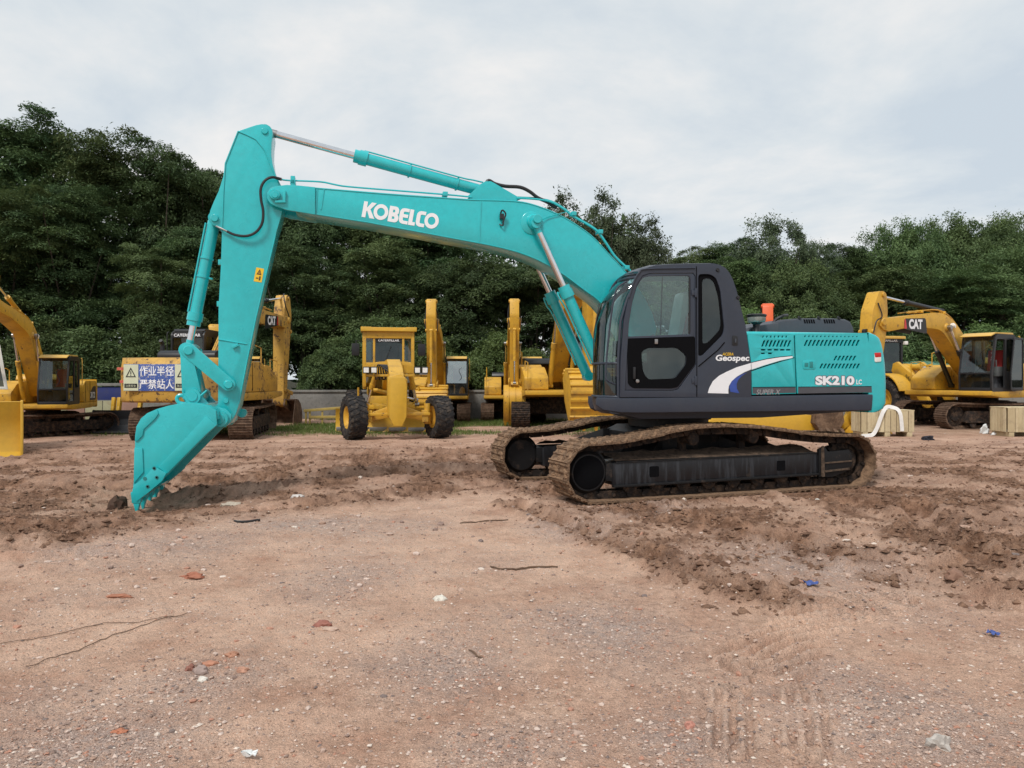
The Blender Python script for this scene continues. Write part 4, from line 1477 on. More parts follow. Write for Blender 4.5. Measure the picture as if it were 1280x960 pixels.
# ---- engine side: two teal panels with louvres, dark stripe, counterweight
WE = 1.31
p1 = O(WE, (934.2, 417.4), (936.5, 434), (939.2, 454), (940, 493.2), (995.2, 491.9), (993.6, 455), (992, 417.2))
m = MB()
def slots(x0, x1, y0, y1, n, slant, wpx):
    out = []
    for i in range(n):
        x = x0 + (x1 - x0) * i / max(1, n - 1)
        out.append(rounded(O(WE, (x - wpx / 2, y1), (x + wpx / 2, y1), (x + wpx / 2 + slant, y0), (x - wpx / 2 + slant, y0)), .008, 2))
    return out
h1 = slots(952.8, 985.0, 425.4, 433.4, 8, 3.0, 2.6) + slots(953.5, 982.5, 419.4, 422.2, 7, .8, 1.7)
h1 += [rounded(O(WE, (x, 438.2), (x + 5.6, 438.2), (x + 5.6, 436.4), (x, 436.4)), .006, 2) for x in (951.3, 959.3, 967.3, 975.2, 982.6)]
h1 += [rounded(O(WE, (x, 442.6), (x + 5.0, 442.6), (x + 5.0, 440.8), (x, 440.8)), .006, 2) for x in (951.3, 960)]
m.plate(p1, WE - .035, WE, h1)
pan1 = m.build('front_engine_panel', TEAL, KX, bevel=.006)
p2 = O(WE, (993.8, 417.2), (995.2, 455), (997, 491.8), (1090.2, 490.6), (1087, 435), (1083.5, 416.2))
h2 = slots(1006, 1070.5, 424.8, 432.4, 14, 3.2, 2.7) + slots(1006, 1071, 418.6, 421.4, 14, .8, 1.8) + slots(1043, 1066.5, 444.6, 450.6, 6, 2.8, 2.6) + slots(1025.4, 1071.2, 454.4, 460.6, 11, 2.8, 2.6)
m = MB()
m.plate(p2, WE - .035, WE, h2)
pan2 = m.build('rear_engine_panel', TEAL, KX, bevel=.006)
m = MB()
m.plate(O(WE, (936, 419), (1083, 418.4), (1089, 492), (941, 494)), WE - .16, WE - .15)
m.build('louvre_backing', VOID, KX)
m = MB()                                         # body behind the panels
m.plate(O(1.0, (941, 419), (1078, 418), (1090, 497), (944, 499)), -1.28, WE - .165)
m.build('engine_bay', HOODGREY, KX, bevel=.01)
m = MB()                                         # rounded top edge of the panels
top = []
for px in np.linspace(933.6, 1084.5, 14):
    u, z = unproj(px, 417.0, WE)
    top.append(u)
zt = unproj(1000, 417, WE)[1]
rows = []
for y, dz in ((WE - .002, -.002), (WE - .012, .016), (WE - .04, .027), (WE - .12, .032), (.55, .034)):
    rows.append([(u, y, zt + dz - .004) for u in top])
m.sheet(rows, (0, 0, -.02))
m.build('deck_edge', TEAL, KX, smooth=60)
for px0, px1, par in ((940.6, 994.4, pan1), (997.6, 1089.4, pan2)):
    y0, y1 = 484.7 - (px0 - 940) * .008, 484.7 - (px1 - 940) * .008
    decal('stripe', WE, [(px0, y0), (px1, y1), (px1 + .3, 490.2 + .6 * (px1 < 1000)), (px0, 492)], STRIPE, par, off=.003)
    decal('stripe_edge', WE, [(px0, y0 - .9), (px1, y1 - .9), (px1, y1 - .1), (px0, y0 - .1)], VOID, par, off=.003)
decal('swoosh', WE, [(939, 453.6), (958, 449.2), (975, 446.6), (990.2, 445.2), (991.4, 446.2), (990, 447.3), (975, 450.6), (955, 456.6), (939.2, 462)], WHITE, pan1)
decal('swoosh_edge', WE, [(939.3, 464), (955, 458.6), (975, 452.3), (992.6, 447.6), (992.4, 446.2), (990.5, 447.9), (975, 451.2), (955, 457.3), (939.3, 462.8)], VOID, pan1, off=.0026)
decal('swoosh_edge', WE, [(939, 452.7), (958, 448.3), (975, 445.7), (990, 444.3), (990.4, 445), (975, 446.5), (958, 449.1), (939, 453.5)], VOID, pan1, off=.0026)
DARKTXT = plain('pale grey film', (0.30, 0.30, 0.31), 0.5)
wr('lettering', 'SUPER X', (945, 493.2), (975.5, 486.8), DARKTXT, pan1, w=WE, bold=.012, shear=.25, off=.005)
wr('lettering', 'SK210', (1018.2, 482.2), (1068.6, 469.2), plain('dark outline film', (0.14, .12, .15), .5), pan2, w=WE, bold=.10, off=.0035)
wr('lettering', 'SK210', (1019.0, 481.4), (1067.8, 470.0), WHITE, pan2, w=WE, bold=.05, off=.005)
wr('lettering', 'LC', (1070.2, 480.6), (1077.0, 474.4), WHITE, pan2, w=WE, bold=.03)
m = MB()                                         # latch
q = O(WE, (1003.5, 461.8), (1019, 461.6), (1019, 450.2), (1003.5, 450.4))
m.plate(rounded(q, .03), WE - .003, WE + .006)
m.build('latch_plate', TEAL, pan2, bevel=.003)
m = MB()
m.plate(O(WE, (1011.6, 459.6), (1015.6, 459.6), (1015.6, 452), (1011.6, 452)), WE + .006, WE + .012)
m.plate(O(WE, (1005.4, 458.4), (1010, 458.4), (1010, 453.4), (1005.4, 453.4)), WE + .006, WE + .009)
m.build('latch_handle', plain('dark teal', (.02, .22, .22), .5), pan2, bevel=.002)
m = MB()
for px in (993, 1085):
    m.bar(V3(WE - .03, px, 418), V3(WE - .03, px + 3.6, 492), .02, .03)
m.build_each('panel_gap', VOID, KX)
# counterweight: rounded block, plan curve at the rear
cwp = O(1.30, (1084.6, 416.2), (1092, 417.6), (1096, 421), (1098.8, 428), (1101, 440), (1103, 457), (1104, 480), (1103.8, 502), (1099.5, 509.6), (1091.5, 513), (1090.8, 480), (1088.6, 437))
zlo, zhi = min(z for u, z in cwp), max(z for u, z in cwp)
rear_at = lambda z: np.interp(z, [1.08, 1.10, 1.14, 1.22, 1.45, 1.75, 1.95, 2.06, 2.15, 2.20, 2.23], [-2.59, -2.65, -2.73, -2.77, -2.775, -2.76, -2.73, -2.705, -2.66, -2.59, -2.49])
m = MB()
zs = [1.085, 1.10, 1.14, 1.22, 1.34, 1.50, 1.66, 1.78, 1.90, 2.0, 2.08, 2.15, 2.19, 2.215, 2.228]
ys = [1.305, 1.30, 1.285, 1.25, 1.15, .95, .7, .35, 0]
ys = ys + [-y for y in reversed(ys[:-1])]
rows = []
for z in zs:
    r_ = []
    r_.append((-2.49, 1.307, z))
    for y in ys:
        k_ = (abs(y) / 1.305)
        r_.append((rear_at(z) - .38 * (1 - k_ ** 2.2) + (.05 if abs(y) > 1.303 else .02 if abs(y) > 1.29 else 0), y, z))
    r_.append((-2.49, -1.307, z))
    rows.append(r_)
m.sheet(rows)
nc = len(rows[0])
base = len(m.v) - len(rows) * nc
m.f += [tuple(base + (len(rows) - 1) * nc + i for i in range(nc)), tuple(base + i for i in range(nc)), tuple(base + j * nc for j in range(len(rows))) + tuple(base + j * nc + nc - 1 for j in reversed(range(len(rows))))]
cw = m.build('counterweight', TEAL, KX, smooth=40)
m = MB()
lp = O(1.31, (1093.4, 452.8), (1101.4, 452), (1101, 441), (1093.2, 441.4))
m.plate(rounded([(u, z) for u, z in lp], .02), 1.255, 1.317)
lamp = m.build('tail_lamp', AMBERLENS, cw, bevel=.006)
m = MB()
m.plate(rounded(O(1.31, (1093.4, 446.8), (1101.2, 446.2), (1101, 440.6), (1093.2, 441)), .015), 1.256, 1.320)
m.build('red_lens', RED, lamp, bevel=.006)
# engine hood, air pre-cleaner, hand rail
m = MB()
WH = .62
hd = O(WH, (951, 417), (951.5, 411), (961, 405), (977, 399.4), (1000, 397.8), (1040, 397.6), (1057, 399), (1063.5, 402), (1067, 409), (1068.5, 417))
m.plate(hd, -.75, WH)
hood = m.build('engine_hood', HOODGREY, KX, bevel=.05, seg=4)
m = MB()
for x0 in list(np.linspace(1006.5, 1018, 5)) + list(np.linspace(1031.5, 1043, 5)):
    m.plate(O(WH, (x0 - 1, 404.2), (x0 + .9, 404.2), (x0 - .4, 399.2), (x0 - 2.2, 399.2)), WH - .01, WH + .003)
m.build_each('hood_vent', VOID, hood)
m = MB()
for px in (1001, 1025, 1050):
    m.bar(V3(WH + .002, px, 398.6), V3(WH + .002, px - 3, 396), .02, .03)
m.build_each('hood_clip', BLACK, hood)
m = MB()
m.plate(O(.85, (933, 415.5), (940, 409), (957, 405.5), (973, 404), (973, 416.5), (933, 417)), .5, .85)
m.build('hood_step', HOODGREY, KX, bevel=.02)
m = MB()
m.tube(spline([V3(.55, 966, 404), V3(.55, 971, 398.5), V3(.55, 980, 394.5), V3(.3, 984, 394)], 4), .022, 8)
m.build('exhaust_pipe', BLACK, KX)
m = MB()
a = V3(.95, 945.5, 417)
m.lathe([(.05, 0), (.06, .02), (.05, .04), (.05, .13), (.075, .15), (.075, .17)], a, (0, 0, 1), 20)
pc = m.build('precleaner_stem', BLACK, KX)
m = MB()
k0_ = a + Vector((0, 0, .155))
m.lathe([(.075, 0), (.118, .008), (.128, .03), (.130, .075), (.118, .09), (.02, .092)], k0_, (0, 0, 1), 24)
m.build('precleaner_bowl', glass('dusty bowl', (.35, .40, .33), .06, .5), pc)
m = MB()
m.lathe([(.02, .086), (.136, .086), (.142, .095), (.142, .112), (.12, .122), (.02, .126)], k0_, (0, 0, 1), 24)
m.build('precleaner_cap', BLACK, pc)
m = MB()                                         # tool box and deck on the far side, front right
m.plate([(.40, 1.302), (.40, 1.90), (.25, 2.0), (-.2, 2.0), (-.3, 1.302)], -1.30, -.47)
m.build('fuel_tank', HOODGREY, KX, bevel=.03)

# ---- boom
BW = .265
def path2(w, pts, n=5):
    return [(p.x, p.z) for p in spline([(*unproj(x, y, w)[:1], 0, unproj(x, y, w)[1]) for x, y in pts], n)]
btop = path2(BW, [(369, 232.2), (396, 234), (483, 241.2), (589, 248.6)], 4)[:-1] + path2(BW, [(589, 248.6), (640, 250.2), (664, 254), (689, 263), (712, 274.5), (740, 294), (760, 315), (784, 341), (806, 372)], 4)
bbot = path2(BW, [(781, 415), (752, 380), (730, 363), (705, 344.4), (687, 333.4), (667, 323.4), (642, 314.6), (612, 307.4), (580, 301.4)], 4)[:-1] + O(BW, (580, 301.4), (461, 279.2), (384.7, 267.2), (369, 263))
foot = O(BW, (816, 392), (821, 412), (816, 430), (802, 440), (788, 432))
outline = btop + foot + bbot
m = MB()
m.plate(outline, -BW, BW)
boom = m.build('boom', TEAL, KX, bevel=.012, seg=2)
m = MB()                                         # fork at the tip that clasps the arm
for s_ in (1, -1):
    fk = O(BW + .03, (345, 232.5), (338, 235), (333.6, 241), (334, 249), (338, 254.6), (345, 258), (358.5, 262.6), (394, 268.4), (394, 233.8), (372, 231.6), (358, 231))
    m.plate(fk, s_ * BW - .0 if s_ > 0 else -BW - .035, BW + .035 if s_ > 0 else -BW)
m.build_each('boom_tip_fork', TEAL, boom, bevel=.01)
m = MB()
for w_, px, py, r_, h_ in ((BW + .035, 343.6, 243.6, .075, .05), (BW + .085, 343.6, 243.6, .045, .012)):
    a = V3(w_, px, py)
    m.lathe([(.004, h_), (r_ * .85, h_), (r_, h_ - .012), (r_, 0)], a, (0, 1, 0), 24)
pv = V3(BW, 343.6, 243.6)
m.cyl((pv.x, -BW - .1, pv.z), (pv.x, BW + .04, pv.z), .06, n=20)
m.build('arm_pivot_pin', TEAL, boom)
m = MB()
for px in (356.6,):
    m.plate(rounded(O(BW + .035, (353.4, 251), (357, 251.6), (357.4, 238.2), (354.6, 238)), .01), BW + .034, BW + .075)
m.bar(V3(BW + .05, 344, 252.2), V3(BW + .05, 357, 252.2), .05, .03)
m.build('pin_keeper', TEAL, boom, bevel=.005)
m = MB()                                         # weld seams and edge beads
for x0, y0, x1, y1 in ((396.5, 237, 395, 264), (405, 236, 401, 262), (601.5, 252, 599, 302), ):
    m.bar(V3(BW + .003, x0, y0), V3(BW + .003, x1, y1), .010, .016)
bead = btop[:30]
m.tube([(u, BW, z - .015) for u, z in btop], .008, 6)
m.tube([(u, BW, z + .012) for u, z in bbot], .008, 6)
m.build_each('weld_bead', TEAL, boom)
m = MB()                                         # bracket for the arm cylinder
for s_ in (.16, -.20):
    br = O(.15, (584, 246), (600, 231), (606, 227.6), (613, 227.6), (619, 230.8), (651, 249.4), (640, 254), (590, 252))
    m.plate(br, s_, s_ + .04)
m.build_each('arm_cylinder_bracket', TEAL, boom, bevel=.008)
m = MB()                                         # boom cylinder boss on both faces
for s_ in (1, -1):
    a = V3(BW, 667.5, 277.2)
    y0 = s_ * BW
    m.lathe([(.004, .012), (.155, .012), (.165, .006), (.165, -.004)], (a.x + .03, y0, a.z - .02), (0, s_, 0), 36)
    m.lathe([(.004, .06), (.09, .06), (.105, .045), (.115, .008)], (a.x, y0, a.z), (0, s_, 0), 28)
    m.cyl((a.x, y0, a.z), (a.x, y0 + s_ * .20, a.z), .050, n=22)
    m.lathe([(.004, .03), (.058, .03), (.064, .022), (.064, 0)], (a.x, y0 + s_ * .19, a.z), (0, s_, 0), 22)
m.build_each('boom_cylinder_boss', TEAL, boom, step=4)
# lettering
def kobelco():
    fig = []
    fig.append((0, 0.0, [[(0, 0), (.26, 0), (.26, .40), (.31, .44), (.54, 0), (.88, 0), (.51, .55), (.86, 1), (.53, 1), (.26, .62), (.26, 1), (0, 1)]]))
    ring = lambda: [circle2(.5, .5, .5, 32), circle2(.5, .5, .265, 28)]
    fig.append((.74, 0, ring()))
    B = [(0, 0), (.48, 0), (.60, .04), (.68, .13), (.71, .26), (.69, .40), (.60, .51), (.66, .60), (.68, .72), (.65, .86), (.57, .96), (.45, 1), (0, 1)]
    fig.append((1.78, 0, [B, [(.26, .20), (.40, .20), (.44, .27), (.40, .36), (.26, .36)], [(.26, .62), (.38, .62), (.42, .70), (.38, .79), (.26, .79)]]))
    E = [(.64, 0), (.27, 0), (.12, .05), (.03, .16), (0, .30), (0, .70), (.03, .84), (.12, .95), (.27, 1), (.64, 1), (.64, .79), (.33, .79), (.27, .75), (.27, .62), (.60, .62), (.60, .41), (.27, .41), (.27, .26), (.33, .21), (.64, .21)]
    fig.append((2.52, 0, [E]))
    fig.append((3.20, 0, [[(0, 0), (.46, 0), (.46, .22), (.27, .22), (.27, 1), (0, 1)]]))
    Cc = [(.62, 0), (.27, 0), (.12, .05), (.03, .16), (0, .30), (0, .70), (.03, .84), (.12, .95), (.27, 1), (.62, 1), (.62, .78), (.34, .78), (.27, .74), (.27, .26), (.34, .22), (.62, .22)]
    fig.append((3.70, 0, [Cc]))
    fig.append((4.28, 0, ring()))
    return fig
o0, o1, oy = V3(BW, 451.8, 271.0), V3(BW, 546.6, 287.2), V3(BW, 453.9, 251.2)
W5 = 5.28
xa = (o1 - o0) / W5
ya = (oy - o0)
ya = ya - xa.normalized() * (ya.dot(xa.normalized()) - .010)
m = MB()
for dx, _, loops in kobelco():
    q = [[((o0 + xa * (dx + p[0]) + ya * p[1]).x, (o0 + xa * (dx + p[0]) + ya * p[1]).z) for p in l] for l in loops]
    m.plate(q[0], BW + .0015, BW + .004, q[1:])
m.build('lettering', WHITE, boom, smooth=0)
# working lamp wire on the boom side
m = MB()
a = V3(BW, 626.8, 272)
m.box((a.x, BW + .03, a.z + .01), (.055, .06, .07))
m.tube(spline([a + Vector((.02, .03, .05)), a + Vector((.0, .07, .09)), a + Vector((-.05, .06, .04)), a + Vector((-.02, .05, -.05)), a + Vector((-.01, .04, -.12)), a + Vector((.03, .02, -.10))], 5), .012, 6)
m.build('lamp_socket', HOSE, boom)
# pipes along the boom top
m = MB()
for w_, off in ((.20, 0), (.12, 0)):
    pp = [(352, 224.4), (362, 225.6), (400, 227.2), (418, 230.6), (436, 233.4), (500, 238.6), (560, 243.4), (590, 246.4)]
    m.tube(spline([V3(w_, *p) for p in pp], 4), .013, 6)
for w_, dy in ((.21, 0), (.13, 0), (-.1, -1), (-.18, -1)):
    pp = [(646, 247.6), (668, 248.8), (688, 252.2), (705, 261.6), (716, 270.4), (738, 283), (748, 291), (758, 305), (768, 320), (780, 332), (788, 339)]
    m.tube(spline([V3(w_, x, y + dy) for x, y in pp], 4), .016, 6)
m.tube(spline([V3(.285, 714, 263), V3(.285, 700, 267), V3(.285, 685, 271), V3(.30, 674, 276)], 4), .006, 5)
m.build_each('boom_pipe', TEAL, boom)
m = MB()
for px, py, w_ in ((366.5, 229, .17), (556, 243.6, .16), (716, 268, .16), (749, 290.5, .16), (782, 335, .16)):
    a = V3(w_, px, py)
    m.box(a, (.07, .16, .06))
a = V3(.17, 366.5, 228)
m.box(a, (.06, .16, .14))
m.build_each('pipe_clamp', TEAL, boom, bevel=.006)
m = MB()
for w_ in (.10, .03, -.06):
    pp = [(607, 230), (611, 225.6), (619, 229.8), (632, 232.8), (650, 234), (662, 239.4), (672, 247), (684, 252.6), (696, 260)]
    m.tube(spline([V3(w_, *p) for p in pp], 4), .026, 8)
m.build_each('boom_hose', HOSE, boom)

# ---- arm
AW = .20
arm_out = O(AW, (297.7, 163), (304, 161.4), (312, 158.6), (320, 156), (327, 154.8), (333, 155.2), (337.4, 157.6), (340.4, 162), (341, 168), (339.6, 178), (339.2, 193), (341, 206), (345, 219), (352, 233), (355, 252), (351, 272), (345, 292),
                (320.5, 397), (309.6, 450), (298.6, 506), (295, 517), (288, 529), (278, 534.6), (268.6, 531), (265, 522), (268, 512), (272.4, 504), (273, 384), (276, 330), (277.2, 290), (272, 283), (266, 281), (262, 277), (261, 271), (262.6, 263), (267, 252), (273, 239), (278.7, 221), (281.4, 203.7))
m = MB()
m.plate(arm_out, -AW, AW)
arm = m.build('arm', TEAL, KX, bevel=.012)
m = MB()                                         # raised edge beads and seams
for seg_ in ([(297.7, 164), (281.6, 204.4), (279.4, 240), (277.4, 290)], [(298, 164.4), (308, 168.4), (320, 174.4), (331, 188), (338, 206), (345, 222)], [(273, 424.2), (308.6, 430)], [(344.5, 293), (320, 397), (309, 450), (298.4, 505)]):
    q = [V3(AW + .002, *p) for p in seg_]
    m.tube(q, .010, 6)
m.build_each('weld_bead', TEAL, arm)
m = MB()
for px, py, r_, h_ in ((330.9, 163.8, .045, .02), (268.4, 272.8, .05, .03), (286, 480.7, .085, .05), (286, 480.7, .055, .11), (277.4, 522.8, .12, .05), (277.4, 522.8, .075, .10), (282.4, 501, .035, .02)):
    a = V3(AW, px, py)
    m.lathe([(.004, h_), (r_ * .86, h_), (r_, h_ - .010), (r_, -.01)], a, (0, 1, 0), 24)
    a = V3(AW, px, py)
    m.lathe([(.004, h_), (r_ * .86, h_), (r_, h_ - .010), (r_, -.01)], (a.x, -AW, a.z), (0, -1, 0), 24)
m.build_each('pin_boss', TEAL, arm)
m = MB()
a = V3(AW, 293, 433)
m.bar(V3(AW + .015, 290.5, 434.5), V3(AW + .015, 298, 430.5), .04, .04)
m.lathe([(.004, .05), (.02, .05), (.022, 0)], V3(AW, 295, 432.6), (0, 1, 0), 10)
for py in (328, 380):
    m.box(V3(AW - .04, 275.4 if py < 350 else 273.8, py), (.05, .06, .07))
m.build_each('hose_bracket', TEAL, arm, bevel=.004)
# warning sticker
st = [V3(AW + .004, *p) for p in ((317.0, 351.6), (327.0, 353.0), (330.0, 336.0), (320.4, 334.2))]
m = MB()
m.add([p for p in st] , [(0, 1, 2, 3)])
stk = m.build('warning_sticker', plain('yellow sticker', (0.80, 0.50, 0.02), .45, var=.03), arm, smooth=0)
def on_st(x, y, o=.0022):
    a = st[0].lerp(st[1], x)
    b = st[3].lerp(st[2], x)
    return a.lerp(b, y) + Vector((0, o, 0))
m = MB()
m.add([on_st(.18, .52), on_st(.82, .52), on_st(.5, .92), on_st(.34, .60, .0030), on_st(.66, .60, .0030), on_st(.5, .80, .0030)], [(0, 1, 4, 3), (1, 2, 5, 4), (2, 0, 3, 5)])
m.add([on_st(.47, .62), on_st(.53, .62), on_st(.53, .74), on_st(.47, .74)], [(0, 1, 2, 3)])
m.add([on_st(.2, .22), on_st(.5, .22), on_st(.5, .30), on_st(.2, .30)], [(0, 1, 2, 3)])
m.add([on_st(.58, .12), on_st(.78, .12), on_st(.78, .42), on_st(.58, .42)], [(0, 1, 2, 3)])
m.build('sticker_print', plain('dark print', (.06, .035, .02), .5), stk, smooth=0)
# hose looping over the arm
m = MB()
hs = [(352, 224, .24), (340, 221.6, .30), (331, 226, .31), (326, 236, .31), (326.4, 250, .30), (329, 264, .29), (327.6, 279, .28), (320, 290, .27), (308, 295, .26), (294, 293.6, .25), (284, 289.4, .24)]
m.tube(spline([V3(w_, x, y) for x, y, w_ in hs], 5), .018, 8)
m.build('arm_hose', HOSE, arm)
m = MB()
m.tube([V3(.24, 285, 289.8), V3(.24, 276.4, 285.6), V3(.18, 270, 282.6)], .013, 8)
m.tube([V3(.24, 352, 224.2), V3(.24, 345, 222.6)], .022, 8)
m.build_each('hose_fitting', STEEL, arm)

# ---- cylinders
def cylinder(name, p0, p1, frac, rb, rr, mat=TEAL, rodmat=CHROME, parent=KX, eye=.07, gland=1.28):
    """barrel from p0 along frac of the way, rod on to p1, eyes at both ends"""
    p0, p1 = Vector(p0), Vector(p1)
    d = (p1 - p0).normalized()
    g = p0.lerp(p1, frac)
    m_ = MB()
    m_.cyl(p0 + d * eye * .6, g, rb, n=20)
    m_.cyl(g - d * rb * 1.9, g - d * rb * .5, rb * gland, n=20)
    m_.cyl(g - d * rb * .5, g + d * rb * .35, rb * 1.12, n=20)
    m_.cyl(p0 + Vector((0, -eye * 1.1, 0)), p0 + Vector((0, eye * 1.1, 0)), eye * 1.05, n=18)
    b_ = m_.build(name, mat, parent)
    m_ = MB()
    m_.cyl(g, p1 - d * eye, rr, n=16)
    m_.build('rod', rodmat, b_)
    m_ = MB()
    m_.cyl(p1 - d * eye * 2.0, p1 - d * eye * .7, rr * 1.12, n=16)
    m_.cyl(p1 + Vector((0, -eye, 0)), p1 + Vector((0, eye, 0)), eye, n=18)
    m_.build('rod_eye', mat if rodmat is CHROME and mat is TEAL and name != 'arm_cylinder' else STEEL, b_)
    return b_
YB = .385
for s_ in (1, -1):
    a, b = V3(YB, 669, 280), V3(YB, 755, 470)
    c = cylinder('boom_cylinder', (b.x, s_ * YB, b.z), (a.x, s_ * YB, a.z), .585, .078, .044)
    m = MB()
    g0, g1 = Vector((b.x, s_ * YB, b.z)), Vector((a.x, s_ * YB, a.z))
    d = (g1 - g0).normalized()
    nx = Vector((d.z, 0, -d.x))
    if nx.x < 0:
        nx = -nx
    q = [g0.lerp(g1, .56) + nx * .09, g0.lerp(g1, .575) + nx * .12, g0.lerp(g1, .52) + nx * .125 + Vector((0, s_ * .02, 0)), g0.lerp(g1, .44) + nx * .10, g0.lerp(g1, .1) + nx * .10]
    m.tube(spline(q, 4), .012, 6)
    m.build('cylinder_pipe', TEAL, c)
a0, a1 = V3(0, 609, 240.4), V3(0, 332, 164.2)
ac = cylinder('arm_cylinder', a0, a1, .605, .082, .047, eye=.075)
m = MB()
d = (a1 - a0).normalized()
up = Vector((-d.z, 0, d.x))
if up.z < 0:
    up = -up
m.tube(spline([a0.lerp(a1, .03) + up * .11 + Vector((0, .05, 0)), a0.lerp(a1, .08) + up * .10 + Vector((0, .06, 0)), a0.lerp(a1, .15) + up * .085 + Vector((0, .07, 0)), a0.lerp(a1, .5) + up * .095 + Vector((0, .04, 0)), a0.lerp(a1, .575) + up * .10 + Vector((0, .02, 0))], 4), .012, 6)
for f_ in (.14, .36, .57):
    m.cyl(a0.lerp(a1, f_), a0.lerp(a1, f_ + .008), .098, n=18)
m.build('cylinder_pipe', TEAL, ac)
b0, b1 = V3(0, 268.4, 273.2), V3(0, 235.6, 438)
bc = cylinder('bucket_cylinder', b0, b1, .80, .080, .046, eye=.07)
m = MB()
d = (b1 - b0).normalized()
up = Vector((d.z, 0, -d.x))
if up.x > 0:
    up = -up
for f_ in (.30, .44, .72):
    m.cyl(b0.lerp(b1, f_), b0.lerp(b1, f_ + .012), .092, n=18)
for f_ in (.44,):
    m.cyl(b0.lerp(b1, f_) + Vector((.0, .0, 0)) + up * .10 + Vector((0, .02, 0)), b0.lerp(b1, f_ + .014) + up * .10 + Vector((0, .02, 0)), .03, n=8)
m.tube([b0.lerp(b1, .05) - up * .09 + Vector((0, .05, 0)), b0.lerp(b1, .72) - up * .09 + Vector((0, .05, 0))], .014, 6)
m.build('cylinder_pipe', TEAL, bc)

# ---- linkage
def link(name, w0, w1, p0, p1, r0, r1, parent=KX, mat=TEAL):
    a, b = V3((w0 + w1) / 2, *p0), V3((w0 + w1) / 2, *p1)
    d = Vector((b.x - a.x, b.z - a.z)).normalized()
    ang = math.degrees(math.atan2(d.y, d.x))
    pts = [(a.x + r0 * math.cos(R(t)), a.z + r0 * math.sin(R(t))) for t in np.linspace(ang + 90, ang + 270, 12)]
    pts += [(b.x + r1 * math.cos(R(t)), b.z + r1 * math.sin(R(t))) for t in np.linspace(ang - 90, ang + 90, 12)]
    m_ = MB()
    m_.plate(pts, min(w0, w1), max(w0, w1))
    return m_.build(name, mat, parent, bevel=.008)
for s_ in (1, -1):
    l_ = link('tipping_link', s_ * .245, s_ * .300, (235.6, 438), (286, 480.7), .095, .085)
    m = MB()
    for p_, r_ in (((235.6, 438), .062), ((286, 480.7), .055)):
        a = V3(.3, *p_)
        m.lathe([(.004, .035), (r_ * .86, .035), (r_, .025), (r_, 0)], (a.x, s_ * .30, a.z), (0, s_, 0), 20)
    m.build_each('link_pin', TEAL, l_)
m = MB()
a, b = V3(.1, 235.6, 438), V3(.1, 243.6, 495)
d = (b - a).normalized()
nx = Vector((d.z, 0, -d.x))
m.hexa([a - nx * .07 + Vector((0, -.19, 0)), a + nx * .07 + Vector((0, -.19, 0)), a + nx * .07 + Vector((0, .19, 0)), a - nx * .07 + Vector((0, .19, 0)),
        b - nx * .12 + Vector((0, -.19, 0)), b + nx * .12 + Vector((0, -.19, 0)), b + nx * .12 + Vector((0, .19, 0)), b - nx * .12 + Vector((0, .19, 0))])
for p_, r_ in ((a, .10), (b, .125)):
    m.cyl((p_.x, -.235, p_.z), (p_.x, .235, p_.z), r_, n=22)
m.build('bucket_link', TEAL, KX, bevel=.01)

# ---- bucket
KW = .60
side = O(KW, (271.3, 531.5), (262, 540), (255, 547), (210, 593), (190, 611), (180, 618), (170, 622), (166.2, 610), (167.2, 597), (168.4, 560), (168.6, 545), (170.4, 533), (176, 523), (184, 516.4), (196, 511.2), (210, 507.2), (222, 504.8), (236, 503.4), (250, 504.5), (262, 507.5), (270, 513))
back = O(KW, (172, 624), (166.6, 612), (167.4, 597), (168.5, 560), (168.8, 545), (170.6, 533), (176.2, 523), (184.2, 516.4), (196, 511.2), (210, 507.2), (222, 504.8), (236, 503.4), (250, 504.2), (264, 507), (271, 514), (272, 524))
rows = [[(u, y, z) for u, z in back] for y in (-KW + .02, 0, KW - .02)]
m = MB()
cen = Vector((sum(u for u, z in side) / len(side), sum(z for u, z in side) / len(side)))
inn = []
for u, z in back:
    d = (cen - Vector((u, z))).normalized()
    inn.append((u + d.x * .035, z + d.y * .035))
sec = back + inn[::-1]
m.plate(sec, -KW + .036, KW - .036)
bucket = m.build('bucket', TEAL, KX, smooth=40)
m = MB()
for s_ in (1, -1):
    m.plate(side, KW - .035 if s_ > 0 else -KW, KW if s_ > 0 else -KW + .035)
m.build_each('side_plate', TEAL, bucket, bevel=.008)
m = MB()                                         # stiffener plates on the side, cutter with bolts
for s_ in (1, -1):
    y0 = s_ * KW
    y1 = y0 + s_ * .018
    q1 = O(KW, (271, 531.5), (262, 539), (256, 544.5), (209, 592), (198, 584), (246, 533), (258, 520))
    m.plate(q1, min(y0, y1), max(y0, y1))
    q2 = O(KW, (169.2, 551), (172.2, 551), (178.6, 544), (180, 536.5), (194, 523.6), (198.6, 516.8), (196.4, 511.6), (184, 516.8), (176.4, 523.4), (170.8, 533))
    m.plate(q2, min(y0, y1), max(y0, y1))
    q3 = O(KW, (168.2, 560), (178.4, 560), (179.6, 590), (167.4, 604))
    m.plate(q3, min(y0, y1), max(y0, y1))
m.build_each('side_stiffener', TEAL, bucket, bevel=.005)
